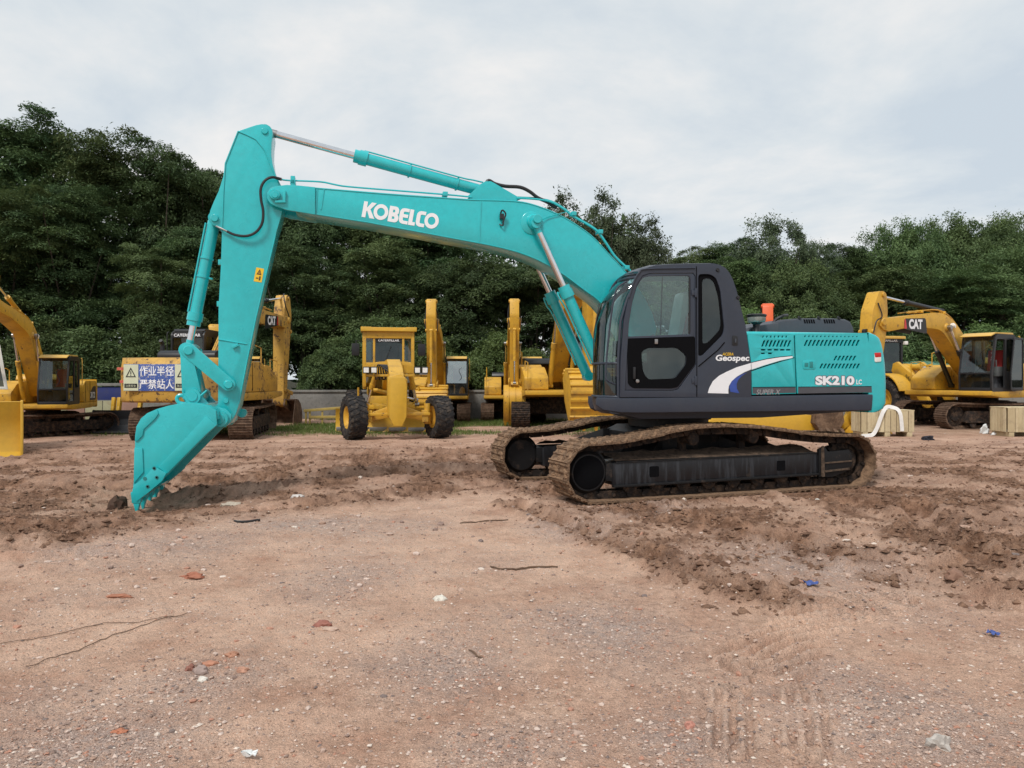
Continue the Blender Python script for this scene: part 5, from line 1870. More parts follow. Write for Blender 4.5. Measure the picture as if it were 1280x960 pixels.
for s_ in (1, -1):
    m = MB()
    y0 = s_ * (KW + .018)
    y1 = y0 + s_ * .03
    q = O(KW, (209, 591), (204.4, 600), (186, 615.6), (172, 626), (166.6, 616), (168, 606), (180.6, 597), (191.6, 585), (196.4, 584))
    m.plate(q, min(y0, y1), max(y0, y1))
    ct = m.build('side_cutter', TEAL, bucket, bevel=.006)
    m = MB()
    for px, py in ((194, 584.6), (197.2, 596), (185.8, 607.4), (182.4, 597.4)):
        a = V3(KW, px, py)
        m.cyl((a.x, y1 - s_ * .002, a.z), (a.x, y1 + s_ * .006, a.z), .022, n=12)
    m.build_each('bolt', plain('bolt teal', (.03, .2, .2), .4), ct)
    m = MB()
    for px, py in ((194, 584.6), (197.2, 596), (185.8, 607.4)):
        a = V3(KW, px, py)
        m.cyl((a.x, y1 + s_ * .005, a.z), (a.x, y1 + s_ * .012, a.z), .012, n=8)
    m.build_each('bolt_hole', VOID, ct)
lip = O(KW, (186, 614), (180, 619.5), (171, 627.6), (165.8, 619), (166.4, 610))
m = MB()
m.plate(lip, -KW - .03, KW + .03)
m.build('lip_plate', TEAL, bucket, bevel=.008)
t0, t1 = unproj(171, 614.5, KW), unproj(170.9, 641.4, KW)
tu, tz = Vector((t0[0], t0[1])), Vector((t1[0], t1[1]))
m = MB()
ax = (tz - tu).normalized()
pr = Vector((ax.y, -ax.x))
for hw, k0_, k1_, hh0, hh1, y_ in ((.066, 0.0, .52, .062, .050, 0), (.048, .45, 1.0, .042, .008, 0)):
    qs = []
    for k_, hh, ww in ((k0_, hh0, hw), (k1_, hh1, hw * .82)):
        c = tu.lerp(tz, k_)
        for sy, so in ((-1, -1), (1, -1), (1, 1), (-1, 1)):
            qs.append((c.x + pr.x * hh * so, sy * ww, c.y + pr.y * hh * so))
    m.hexa(qs)
tooth = m.mesh('tooth', TEAL, bevel=.008)
for i in range(5):
    place('tooth', tooth, bucket, (0, (KW - .02) * (1 - i / 2), 0))
m = MB()                                         # ears for the two pins, lifting hook
for s_ in (.26, -.31):
    q = O(.28, (228, 506), (236, 498), (238, 490), (244, 486.6), (250.6, 489), (253.6, 496), (262, 505), (270, 508), (283, 511), (289.6, 518), (289, 527), (282, 534), (274, 534), (262, 527), (246, 512))
    m.plate(q, s_, s_ + .05)
m.build_each('bucket_ear', TEAL, bucket, bevel=.008)
m = MB()
for px, py, r_, y1 in ((243.6, 495, .10, .37), (277.4, 522.8, .105, .42), (296, 518.6, .06, -.40)):
    a = V3(.2, px, py)
    m.cyl((a.x, -.40, a.z), (a.x, y1 if y1 > 0 else -.30, a.z), r_, n=24)
    if y1 > 0:
        m.lathe([(.004, .014), (r_ * .62, .014), (r_ * .66, .0)], (a.x, y1, a.z), (0, 1, 0), 20)
m.build('bucket_pin', TEAL, bucket)
m = MB()
for p0_, p1_ in (((251, 494.5), (258.6, 488)), ((236.4, 497.6), (230, 492))):
    m.tube([V3(.36, *p0_), V3(.36, *p1_)], .014, 6)
m.tube(spline([V3(.30, 232, 505), V3(.30, 224, 503.4), V3(.30, 221, 498.4), V3(.30, 223.8, 494.4), V3(.30, 229.6, 494.8), V3(.30, 230.6, 498)], 4), .025, 8)
m.tube(spline([V3(.32, 228, 487), V3(.32, 230, 493), V3(.32, 234.6, 497.4), V3(.32, 240, 500)], 4), .012, 6)
m.build_each('lifting_hook', TEAL, bucket)
# ================================================================== THE PARKED YELLOW MACHINES
MESHES = {}
def cached(key, fn):
    if key not in MESHES:
        MESHES[key] = fn()
    return MESHES[key]

def crawler(root, S, rz, shoe_mat, L=4.2, gauge=1.19, w=.30, rad=.40, cy=(0, 0)):
    """a pair of tracks under a parked machine; shoes are a few pixels each, joined per track"""
    hx = L / 2 - rad
    def track():
        m = MB()
        P = [(hx * (1 - 2 * i / 13), 0, 2 * rad - .03 * math.sin(math.pi * i / 13)) for i in range(14)]
        P += [(x, 0, z) for x, z in circle2(-hx, rad, rad, 10, 100, 260)]
        P += [(-hx + 2 * hx * i / 13, 0, 0) for i in range(14)]
        P += [(x, 0, z) for x, z in circle2(hx, rad, rad, 10, -80, 80)]
        P = [Vector(p) for p in P]
        Ls = [0]
        for a, b in zip(P, P[1:] + P[:1]):
            Ls.append(Ls[-1] + (b - a).length)
        n = 46
        rd = random.Random(5)
        for i in range(n):
            pts = []
            for s in (i * Ls[-1] / n, (i + 1) * Ls[-1] / n):
                s %= Ls[-1]
                for j in range(len(P)):
                    if Ls[j + 1] >= s:
                        pts.append(P[j].lerp(P[(j + 1) % len(P)], (s - Ls[j]) / max(1e-9, Ls[j + 1] - Ls[j])))
                        break
            a, b = pts
            t = (b - a).normalized()
            nn = Vector((-t.z, 0, t.x))
            if nn.dot((a + b) / 2 - Vector((0, 0, rad))) < 0:
                nn = -nn
            h = (b - a).length * .49
            c = (a + b) / 2
            M = Matrix((t, Vector((0, 1, 0)), nn)).transposed()
            m.box(c, (h * 2, w * 2, .028), M)
            for k_ in (-.72, -.05, .62):
                m.box(c + t * h * k_ + nn * .022, (.022, w * 2 * rd.uniform(.97, 1), .03), M)
            m.box(c - nn * .06, (h * 1.9, .16, .09), M)
        return m.mesh('track', shoe_mat, smooth=20)
    def frame():
        m = MB()
        m.plate([(hx - .25, .22), (hx - .35, .56), (-hx + .45, .56), (-hx + .25, .22)], -.20, .20)
        m.bar((hx - .3, .21, .22), (-hx + .3, .21, .22), .04, .05)
        return m.mesh('track_frame', MUDDARK, bevel=.01)
    def wheel(kind_):
        m = MB()
        r = rad - .045
        m.lathe([(.02, .15), (.15, .15), (.17, .12), (r * .8, .10), (r, .06), (r, -.06), (r * .8, -.10), (.02, -.12)], (0, 0, 0), (0, 1, 0), 22)
        for i in range(8):
            a = 6.283 * i / 8
            m.cyl((.12 * math.cos(a), .14, .12 * math.sin(a)), (.12 * math.cos(a), .17, .12 * math.sin(a)), .02, n=6)
        return m.mesh(kind_, MUDDARK)
    def roller():
        m = MB()
        m.lathe([(.02, .2), (.10, .2), (.10, .12), (.08, .1), (.08, -.1), (.10, -.12), (.10, -.2), (.02, -.2)], (0, 0, 0), (0, 1, 0), 14)
        return m.mesh('roller', MUDDARK)
    def body():
        m = MB()
        m.plate([(.7, .40), (.6, .85), (-.6, .85), (-.7, .40)], -1.0, 1.0)
        m.cyl((0, 0, .85), (0, 0, 1.06), .58, n=28)
        return m.mesh('car_body', MUDDARK, bevel=.01)
    key = (shoe_mat.name, L, w, rad)
    cb = place('car_body', cached(('cb',), body), root, rot=(0, 0, rz))
    for s in (1, -1):
        y = s * gauge
        t = place('track', cached(('tr', key), track), cb, (0, y, 0))
        place('track_frame', cached(('tf', key), frame), cb, (0, y, 0))
        place('idler', cached(('id', rad), lambda: wheel('idler')), cb, (hx, y, rad))
        place('sprocket', cached(('sp', rad), lambda: wheel('sprocket')), cb, (-hx, y, rad), (0, 0, 0 if s > 0 else math.pi))
        for i in range(6):
            place('roller', cached(('ro',), roller), cb, (hx - .55 - i * (2 * hx - 1.1) / 5, y, .14))
        for x in (.55, -.55):
            place('carrier_roller', cached(('ro',), roller), cb, (x, y, 2 * rad - .14))

def cyl_pair(root, name, p0, p1, frac, rb, rr, mat, rod=CHROME):
    return cylinder(name, p0, p1, frac, rb, rr, mat, rod, root, eye=rb * .9, gland=1.2)

def rotY(p, a):
    """rotate (x, z) by a upwards"""
    return (p[0] * math.cos(a) - p[1] * math.sin(a), p[0] * math.sin(a) + p[1] * math.cos(a))

def cab_mesh_set(root, frame_mat, roof_mat, x0=.42, x1=1.92, y0=.38, y1=1.36, z0=1.18, z1=2.95, open_door=False, pale=False, text=None, red_seat=True):
    """square-shouldered cab: frame with real window openings, panes as sub-parts"""
    prof = rounded([(x0, z0), (x1, z0), (x1 + .02, z0 + .55), (x1 - .22, z1 - .08), (x1 - .36, z1), (x0 + .12, z1), (x0, z1 - .10)], .09)
    w_front = rounded([(x0 + .72, z0 + .12), (x1 - .09, z0 + .12), (x1 - .08, z0 + .55), (x1 - .30, z1 - .16), (x0 + .72, z1 - .16)], .06)
    w_rear = rounded([(x0 + .10, z0 + .62), (x0 + .62, z0 + .62), (x0 + .62, z1 - .16), (x0 + .16, z1 - .16)], .06)
    m = MB()
    m.plate(prof, y1 - .05, y1, [w_front, w_rear])
    m.plate(prof, y0, y0 + .05, [w_front, w_rear])
    cab_ = m.build('cab', frame_mat, root, bevel=.014)
    m = MB()                                     # back wall, sill, roof bars
    m.box((x0 + .025, (y0 + y1) / 2, z0 + .33), (.05, y1 - y0 - .1, .66))
    m.box((x0 + .06, (y0 + y1) / 2, z1 - .09), (.10, y1 - y0 - .1, .14))
    m.box((x1 - .32, (y0 + y1) / 2, z1 - .05), (.10, y1 - y0 - .1, .10))
    m.box((x1 - .02, (y0 + y1) / 2, z0 + .06), (.05, y1 - y0 - .1, .12))
    m.box((x1 + .0, (y0 + y1) / 2, z0 + .56), (.035, y1 - y0 - .1, .05))
    m.box(((x0 + x1) / 2, (y0 + y1) / 2, z0 + .02), (x1 - x0 - .1, y1 - y0 - .1, .04))
    m.build('cab_bars', frame_mat, cab_, bevel=.008)
    m = MB()
    m.plate([(x0 + .10, z1 + .002), (x1 - .30, z1 + .002), (x1 - .02, z1 - .09), (x1 + .03, z1 - .07), (x1 - .28, z1 + .045), (x0 + .16, z1 + .06)], y0 + .03, y1 - .03)
    m.build('cab_roof', roof_mat, cab_, bevel=.014)
    g1, g2 = (GLASSPALE, GLASSPALE) if pale else (GLASS, GLASSDK)
    def pane(name, a, b, c, d, mt):
        m_ = MB()
        m_.add([a, b, c, d], [(0, 1, 2, 3)])
        m_.build(name, mt, cab_, smooth=0)
    yi, yo = y0 + .055, y1 - .055
    pane('windscreen', (x1 + .005, yi, z0 + .59), (x1 + .005, yo, z0 + .59), (x1 - .23, yo, z1 - .10), (x1 - .23, yi, z1 - .10), g1)
    pane('lower_windscreen', (x1 - .01, yi, z0 + .12), (x1 - .01, yo, z0 + .12), (x1 - .0, yo, z0 + .54), (x1 - .0, yi, z0 + .54), g2)
    pane('rear_window', (x0 + .02, yi, z0 + .66), (x0 + .02, yo, z0 + .66), (x0 + .04, yo, z1 - .16), (x0 + .04, yi, z1 - .16), g2)
    for y, nm in ((y1 - .025, 'side_window'), (y0 + .025, 'side_window')):
        for k_, w_ in enumerate((w_front, w_rear)):
            if open_door and y > 1 and k_ == 0:
                continue
            m_ = MB()
            m_.plate(w_, y - .002, y + .002)
            m_.build(nm, g2 if y > 1 else g1, cab_, smooth=0)
    m = MB()
    m.box((x0 + .45, (y0 + y1) / 2, z0 + .30), (.45, .46, .5))
    m.box((x0 + .50, (y0 + y1) / 2, z0 + .58), (.50, .48, .12))
    st_ = m.build('seat', SEATGREY, cab_, bevel=.03)
    m = MB()
    m.plate(rounded([(x0 + .20, z0 + .62), (x0 + .34, z0 + .62), (x0 + .26, z0 + 1.30), (x0 + .14, z0 + 1.30)], .05), (y0 + y1) / 2 - .22, (y0 + y1) / 2 + .22)
    m.build('seat_back', SEATRED if red_seat else SEATGREY, st_, bevel=.03)
    m = MB()
    for s in (-.28, .28):
        m.box((x0 + .62, (y0 + y1) / 2 + s, z0 + .62), (.44, .12, .30))
        m.tube([(x0 + .80, (y0 + y1) / 2 + s, z0 + .75), (x0 + .82, (y0 + y1) / 2 + s, z0 + .98)], .022, 6)
    m.build_each('console', CABIN, cab_, step=2, bevel=.02)
    m = MB()
    m.tube(spline([(x1 - .04, (y0 + y1) / 2 + .02, z0 + .62), (x1 - .02, (y0 + y1) / 2 + .22, z0 + .85), (x1 - .10, (y0 + y1) / 2 + .10, z0 + 1.15), (x1 - .18, (y0 + y1) / 2 + .28, z0 + 1.35)], 4), .012, 5)
    m.build('wiper', BLACK, cab_)
    if open_door:                                # door swung back flat along the side
        dp = [(x - .82, z) for x, z in rounded([(x0 + .68, z0 + .02), (x1 - .05, z0 + .02), (x1 - .05, z0 + .55), (x1 - .27, z1 - .10), (x0 + .68, z1 - .10)], .07)]
        dw = [(x - .82, z) for x, z in w_front]
        m = MB()
        m.plate(dp, y1 + .10, y1 + .14, [dw])
        dr = m.build('door', frame_mat, cab_, bevel=.012, label='cab door swung fully open')
        m = MB()
        m.plate(dw, y1 + .118, y1 + .122)
        m.build('door_window', GLASSDK, dr, smooth=0)
    if text:
        letter('lettering', text, WHITE, cab_, (x0 - .012, y1 - .10, z1 - .17), (0, -1, 0), (0, 0, 1), .78, .085, bold=.02)
        m = MB()
        m.box((x0 - .004, (y0 + y1) / 2, z1 - .125), (.012, y1 - y0 - .12, .15))
        m.build('sun_strip', BLACK, cab_)
    return cab_

def excavator(label, loc, up, under=0.0, S=1.0, boom_a=38, arm_a=-95, buck_a=-120, paint_=YEL, boom_l=5.6, arm_l=2.9, bucket_mat=None, shoe=RUSTSHOE, rods=CHROME, cyl_mat=None,
              cab_kw=None, panel_dark=True, ribs=False, bw=1.1, badge=None, top_mat=BLACK, low_body=0.0, rear_sign=False, no_bucket=False, arm_paint=None):
    root = empty('excavator', loc, up, label, 'excavator', 'yellow excavators parked along the back of the yard' if paint_ is not ORANGE else None, S)
    crawler(root, S, under, shoe)
    cyl_mat = cyl_mat or paint_
    ck = dict(frame_mat=BLACK, roof_mat=YELPALE)
    ck.update(cab_kw or {})
    # revolving frame
    m = MB()
    m.plate([(1.95, 1.06), (1.95, 1.20), (-2.0, 1.20), (-2.0, 1.04), (-1.2, .98), (1.2, .98)], -1.36, 1.36)
    m.build('upper_frame', paint_, root, bevel=.03)
    # counterweight, curved rear
    m = MB()
    rows = []
    for z, k_ in ((.98, -.10), (1.02, -.03), (1.12, 0), (1.5, .02), (1.85, .0), (2.0, -.06), (2.08, -.16), (2.10, -.30)):
        r_ = [(-1.95, 1.36, z)]
        for i in range(17):
            y = 1.36 * math.cos(math.pi * i / 16)
            kk = abs(y) / 1.36
            r_.append((-2.05 - (.62 + k_) * (1 - kk ** 3.2) ** .75 - .02, y * (1 - .02 * (k_ < -.05)), z))
        r_.append((-1.95, -1.36, z))
        rows.append(r_)
    m.sheet(rows)
    nc, base = len(rows[0]), len(m.v) - len(rows) * len(rows[0])
    m.f += [tuple(base + (len(rows) - 1) * nc + i for i in range(nc)), tuple(base + i for i in range(nc)), tuple(base + j * nc for j in range(len(rows))) + tuple(base + j * nc + nc - 1 for j in reversed(range(len(rows))))]
    cw_ = m.build('counterweight', paint_, root, smooth=40)
    # side houses
    for s in (1, -1):
        xr = -.15 if s > 0 else .55
        m = MB()
        m.plate(rounded([(-1.94, 1.21), (xr, 1.21), (xr, 1.92), (xr - .25, 2.05), (-1.94, 2.05)], .08), min(s * .55, s * 1.35), max(s * .55, s * 1.35))
        sp = m.build('side_panel', paint_, root, bevel=.03, seg=3)
        if panel_dark:
            m = MB()
            m.plate(rounded([(-1.85, 1.28), (-.95, 1.28), (-1.10, 1.62), (-1.45, 1.82), (-1.85, 1.84)], .08), min(s * 1.352, s * 1.358), max(s * 1.352, s * 1.358))
            m.build('side_decal', BLACK, sp)
            if badge:
                letter('lettering', badge, WHITE, sp, (-1.80 if s < 0 else -1.05, s * 1.362, 1.36), (-s, 0, 0), (0, 0, 1), .62, .24, bold=.03)
        else:
            m = MB()
            m.plate(rounded([(-1.75, 1.55), (-1.15, 1.55), (-1.15, 1.75), (-1.75, 1.75)], .03), min(s * 1.352, s * 1.358), max(s * 1.352, s * 1.358))
            m.build('side_grille', BLACK, sp)
        for k_ in range(2):
            m = MB()
            x_ = -1.0 + k_ * .62
            m.tube([(x_, s * 1.353, 1.24), (x_, s * 1.353, 2.0)], .010, 5)
            m.build('panel_seam', VOID, sp)
    m = MB()
    m.plate(rounded([(-1.95, 2.06), (-.2, 2.06), (-.3, 2.26), (-.6, 2.30), (-1.8, 2.30), (-1.95, 2.22)], .08), -1.0, .50)
    hd_ = m.build('engine_hood', top_mat, root, bevel=.04)
    m = MB()
    m.cyl((-1.2, .75, 2.0), (-1.2, .75, 2.45), .06, n=12)
    m.tube([(-1.2, .75, 2.44), (-1.22, .75, 2.52), (-1.3, .75, 2.58)], .05, 8)
    m.build('exhaust_pipe', BLACK, root)
    m = MB()
    hr = [(.50, -1.25, 2.05), (.50, -1.25, 2.45), (.0, -1.25, 2.52), (-.35, -1.25, 2.45), (-.35, -1.25, 2.05)]
    m.tube(hr, .016, 6)
    hr = [(1.75, -1.25, 1.2), (1.75, -1.25, 2.1), (1.2, -1.25, 2.15), (1.2, -1.25, 1.9)]
    m.tube(hr, .016, 6)
    m.build_each('hand_rail', paint_, root)
    m = MB()                                     # storage box ahead of the right side house
    m.plate(rounded([(.58, 1.21), (1.60, 1.21), (1.60, 1.62), (.95, 1.95), (.58, 1.98)], .06), -1.33, -.55)
    m.build('tool_box', paint_, root, bevel=.025)
    for z in (1.35,):
        letter('lettering', '320', BLACK, root, (1.605, -1.10, z), (0, 1, 0), (0, 0, 1), .3, .12) if False else None
    cab_mesh_set(root, **ck)
    m = MB()                                     # grab rail at the cab corner
    m.tube(spline([(.40, 1.40, 2.90), (.34, 1.42, 2.85), (.33, 1.42, 2.3), (.33, 1.42, 1.9)], 4), .016, 6)
    m.build('cab_rail', ck['roof_mat'], root)
    # boom in its own frame (pin at origin, chord along x)
    A = R(boom_a)
    foot = (.30, -.02, 1.72)
    f = boom_l / 5.6
    bt = [(p.x, p.z) for p in spline([(-.20, 0, .10), (.15, 0, .36), (1.1, 0, .84), (1.9, 0, 1.16), (2.5, 0, 1.23), (3.1, 0, 1.10), (4.3, 0, .62), (5.3, 0, .22)], 3)]
    bb = [(5.62, .14), (5.74, .0), (5.70, -.14), (5.52, -.20), (5.25, -.18)] + [(p.x, p.z) for p in spline([(4.4, 0, .20), (3.2, 0, .56), (2.6, 0, .66), (2.1, 0, .50), (1.2, 0, .12), (.2, 0, -.24)], 3)] + [(0, -.28), (-.18, -.20)]
    m = MB()
    m.plate([(x * f, z) for x, z in bt + bb], -.25, .25)
    bp = arm_paint or paint_
    boom_ = m.build('boom', bp, root, bevel=.015, loc=foot, rot=(0, -A, 0))
    def B(x, z, y=0):
        q = rotY((x * f, z), A)
        return Vector((foot[0] + q[0], foot[1] + y, foot[2] + q[1]))
    m = MB()
    for s in (1, -1):
        m.lathe([(.004, .05), (.10, .05), (.12, .03), (.13, 0)], (2.35 * f, s * .25, .86), (0, s, 0), 20)
        m.lathe([(.004, .05), (.09, .05), (.11, .03), (.12, 0)], (5.6 * f, s * .25, 0), (0, s, 0), 20)
    m.build_each('pin_boss', bp, boom_)
    m = MB()
    for y in (.16, .10, -.12, -.18):
        m.tube(spline([(.3 * f, y, .55), (1.1 * f, y, .92), (1.9 * f, y, 1.25), (2.5 * f, y, 1.33), (3.1 * f, y, 1.21), (4.3 * f, y, .72)], 3), .018, 5)
    for x_, z_ in ((1.1, .9), (2.5, 1.3), (3.7, .95)):
        m.box((x_ * f, 0, z_), (.06, .46, .08))
    m.build_each('boom_pipe', bp, boom_)
    m = MB()
    for s in (1, -1):
        m.box((2.05 * f, s * .30, 1.0), (.10, .08, .10))
        m.lathe([(.004, .05), (.06, .05), (.075, .02), (.075, -.03)], (2.12 * f, s * .30, 1.0), (1, 0, 0), 12)
    m.build_each('boom_lamp', AMBERLENS, boom_, step=2)
    if badge in ('CAT', '320'):
        for s in (1, -1):
            sh = [(3.35, .34), (4.55, .0 + .12), (4.62, .42), (3.55, .78)]
            m = MB()
            m.plate(rounded([(x * f, z) for x, z in sh], .08), min(s * .252, s * .258), max(s * .252, s * .258))
            pl = m.build('boom_badge', BLACK, boom_)
            m = MB()
            m.plate([(x * f, z) for x, z in ([(4.42, .17), (4.55, .13), (4.61, .41), (4.56, .425)] if True else [])], min(s * .2595, s * .2585), max(s * .2595, s * .2585))
            m.build('badge_edge', RED, pl)
            c0 = Vector((3.62 * f, s * .262, .40)) if s < 0 else Vector((4.32 * f, s * .262, .19))
            xd = Vector((1.0, 0, -.30)) if s < 0 else Vector((-1.0, 0, .30))
            yd = Vector((.30, 0, 1.0)) if s < 0 else Vector((.30, 0, 1.0))
            if s < 0:
                letter('lettering', 'CAT', WHITE, pl, c0, xd, yd, .72, .30, bold=.05)
            else:
                letter('lettering', 'CAT', WHITE, pl, c0, xd, yd, .72, .30, bold=.05)
    # arm
    AA = R(arm_a)
    ap = B(5.6, 0)
    ao = rounded([(-.92, .02), (-.86, .26), (-.25, .46), (.15, .44), (.9, .34), (arm_l - .1, .15), (arm_l + .1, .12), (arm_l + .12, -.08), (arm_l - .05, -.14), (.9, -.26), (.15, -.30), (-.4, -.26), (-.86, -.12)], .08)
    m = MB()
    m.plate(ao, -.19, .19)
    arm_ = m.build('arm', bp, root, bevel=.012, loc=ap, rot=(0, -AA, 0))
    m = MB()
    for s in (1, -1):
        for x, z, r_ in ((0, .05, .12), (-.80, .05, .07), (arm_l, 0, .11), (arm_l - .42, 0, .09), (.35, .36, .07)):
            m.lathe([(.004, .045), (r_ * .85, .045), (r_, .03), (r_, -.01)], (x, s * .19, z), (0, s, 0), 16)
    m.build_each('pin_boss', bp, arm_)
    m = MB()
    m.tube(spline([(-.5, .22, .3), (-.15, .26, .1), (.05, .27, .35), (.4, .24, .40)], 4), .02, 6)
    m.tube(spline([(-.9, -.15, -.3), (-.5, -.24, -.35), (-.15, -.26, .0), (.1, -.24, .30), (.4, -.2, .4)], 4), .02, 6)
    m.build_each('arm_hose', HOSE, arm_)
    def Ar(x, z, y=0):
        q = rotY((x, z), AA)
        return Vector((ap[0] + q[0], ap[1] + y, ap[2] + q[1]))
    # cylinders
    for s in (1, -1):
        cyl_pair(root, 'boom_cylinder', (.95, foot[1] + s * .34, 1.35), B(2.35, .86, s * .34), .60, .075, .042, cyl_mat, rods)
    cyl_pair(root, 'arm_cylinder', B(2.35, 1.42), Ar(-.80, .05), .58, .075, .042, cyl_mat, rods)
    knee = Ar(arm_l - .35, .62)
    cyl_pair(root, 'bucket_cylinder', Ar(.35, .44), knee, .58, .065, .038, cyl_mat, rods)
    # bucket
    BA = R(buck_a)
    bp0 = Ar(arm_l, 0)
    bmat = bucket_mat or bp
    def Bk(x, z, y=0):
        q = rotY((x, z), BA)
        return Vector((bp0[0] + q[0], bp0[1] + y, bp0[2] + q[1]))
    for s in (1, -1):
        m = MB()
        m.bar(Ar(arm_l - .42, 0, s * .23), knee + Vector((0, s * .23, 0)), .05, .13)
        m.build('tipping_link', bp, root, bevel=.01)
    m = MB()
    m.bar(knee, Bk(.08, .40), .30, .16)
    m.build('bucket_link', bp, root, bevel=.015)
    if no_bucket:
        return root
    prof = [(-.10, -.10), (-.14, .20), (-.02, .48), (.20, .66), (.50, .74), (.80, .66), (1.05, .46), (1.28, .20), (1.42, -.02), (1.30, -.06), (.6, -.20)]
    bk_out = [(p.x, p.z) for p in spline([(-.12, 0, .0), (-.14, 0, .20), (-.02, 0, .48), (.20, 0, .66), (.50, 0, .74), (.80, 0, .66), (1.05, 0, .46), (1.28, 0, .20), (1.42, 0, -.02)], 3)]
    bk_in = [(.45 + (x - .45) * .93, .15 + (z - .15) * .93) for x, z in bk_out]
    m = MB()
    m.plate(bk_out + bk_in[::-1], -bw / 2 + .032, bw / 2 - .032)
    bk = m.build('bucket', bmat, root, smooth=40, loc=bp0, rot=(0, -BA, 0))
    m = MB()
    for s in (1, -1):
        m.plate(prof, s * bw / 2 - (.03 if s > 0 else 0), s * bw / 2 + (0 if s > 0 else .03))
    m.build_each('side_plate', bmat, bk, bevel=.008)
    if ribs:                                     # wear strips across the back
        for i in range(1, len(bk_out) - 1, 2):
            x, z = bk_out[i]
            m = MB()
            nx = Vector((x - .45, 0, z - .15)).normalized()
            m.box(Vector((x, 0, z)) + nx * .02, (.09, bw + .04, .06), Matrix.Rotation(-math.atan2(nx.z, nx.x) + math.pi / 2, 3, 'Y'))
            m.build('wear_strip', bmat, bk, bevel=.01)
    else:
        for y in (-.3, 0, .3):
            m = MB()
            m.plate([(x, z) for x, z in bk_out[6:]] + [(x + .012, z + .045) for x, z in reversed(bk_out[6:])], y * bw - .04, y * bw + .04)
            m.build('wear_strip', bmat, bk)
    def tooth_():
        m_ = MB()
        m_.hexa([(0, -.06, -.045), (0, .06, -.045), (0, .06, .045), (0, -.06, .045), (.22, -.04, -.012), (.22, .04, -.012), (.22, .04, .012), (.22, -.04, .012)])
        return m_.mesh('tooth', bmat)
    tm = cached(('tooth', bmat.name), tooth_)
    for i in range(5):
        place('tooth', tm, bk, (1.36, (i / 4 - .5) * (bw - .14), .0), (0, R(40), 0))
    for y in (.20, -.20):
        m = MB()
        m.plate(rounded([(-.13, -.12), (.14, -.12), (.22, .34), (.24, .62), (.05, .58), (-.04, .46), (-.14, .18)], .06), y - .035, y + .035)
        m.build('bucket_ear', bmat, bk, bevel=.008)
    return root

deg = math.radians
# right, full size, boom with black badge; heading towards camera-left, tracks nearly side on
q = at(1190, 537)
XR = excavator('yellow excavator at the right edge with a black boom badge and its cab door open', (15.45, 25.2, 0), deg(212), deg(-28), 1.0, boom_a=15.5, arm_a=-80, buck_a=-125, paint_=YEL,
               shoe=RUSTSHOE, cyl_mat=BLACK, cab_kw=dict(frame_mat=BLACK, roof_mat=YELPALE, open_door=True, red_seat=True), badge='CAT', panel_dark=True, top_mat=YEL)
# left, small, behind the blade
q = at(84, 546)
XL = excavator('small yellow excavator at the left edge with a dark cab and a yellow roof lip', (-13.2, 21.4, 0), deg(285), deg(-45), .74, boom_a=31, arm_a=-70, buck_a=-110, paint_=YEL, cab_kw=dict(frame_mat=BLACK, roof_mat=YELPALE), badge='312', panel_dark=True, top_mat=YEL)
# rear view with the warning sign
XS = excavator('worn yellow excavator seen from behind with a blue and white warning sign on its counterweight', (-8.45, 21.3, 0), deg(87), deg(12), 1.0, boom_a=20, arm_a=-94, buck_a=-100, paint_=YELWORN, bucket_mat=BUCKETRUST, shoe=RUSTSHOE,
               cyl_mat=BLACK, cab_kw=dict(frame_mat=BLACK, roof_mat=BLACK, text='CATERPILLAR'), badge='320', panel_dark=True, bw=1.2)
# three parked facing the yard with booms raised
XA = excavator('yellow excavator facing forward right of the grader, upright boom and pale cab window', (-2.75, 29.0, 0), deg(270 + 2), 0, .80, boom_a=27.5, arm_a=-96, buck_a=-62, arm_l=2.9, paint_=YEL, shoe=RUSTSHOE, cab_kw=dict(frame_mat=BLACK, roof_mat=YELPALE, pale=True), panel_dark=False, ribs=True, bw=1.3)
XB = excavator('yellow excavator facing forward with the middle upright boom, beside the ribbed bucket', (.02, 29.5, 0), deg(270 + 1), 0, .80, boom_a=28.5, arm_a=-96, buck_a=-70, arm_l=2.9, paint_=YEL, shoe=RUSTSHOE, cab_kw=dict(frame_mat=BLACK, roof_mat=YELPALE, pale=True), panel_dark=False, bw=.9)
XC = excavator('yellow excavator with a wide ribbed bucket, partly hidden behind the teal cab', (1.5, 26.2, 0), deg(270 + 8), deg(-9), 1.0, boom_a=29, arm_a=-94, buck_a=-58, paint_=YEL, shoe=MUDDARK, cab_kw=dict(frame_mat=BLACK, roof_mat=YELPALE), panel_dark=True, ribs=True, bw=1.5, arm_l=2.9)
XD_ = excavator('small yellow excavator behind the rusty bucket with a hazy pale cab window', (-10.6, 29.0, 0), deg(283), 0, .80, boom_a=16, arm_a=-96, buck_a=-70, paint_=YEL, shoe=RUSTSHOE, cab_kw=dict(frame_mat=BLACK, roof_mat=YELPALE, pale=True), panel_dark=False, bw=.9)
XO = excavator('orange excavator hidden behind the teal engine deck, only its arm tip showing', (10.2, 31.0, 0), deg(254), 0, .9, boom_a=21, arm_a=-96, buck_a=-60, paint_=ORANGE, shoe=RUSTSHOE, cab_kw=dict(frame_mat=BLACK, roof_mat=ORANGE), panel_dark=False)

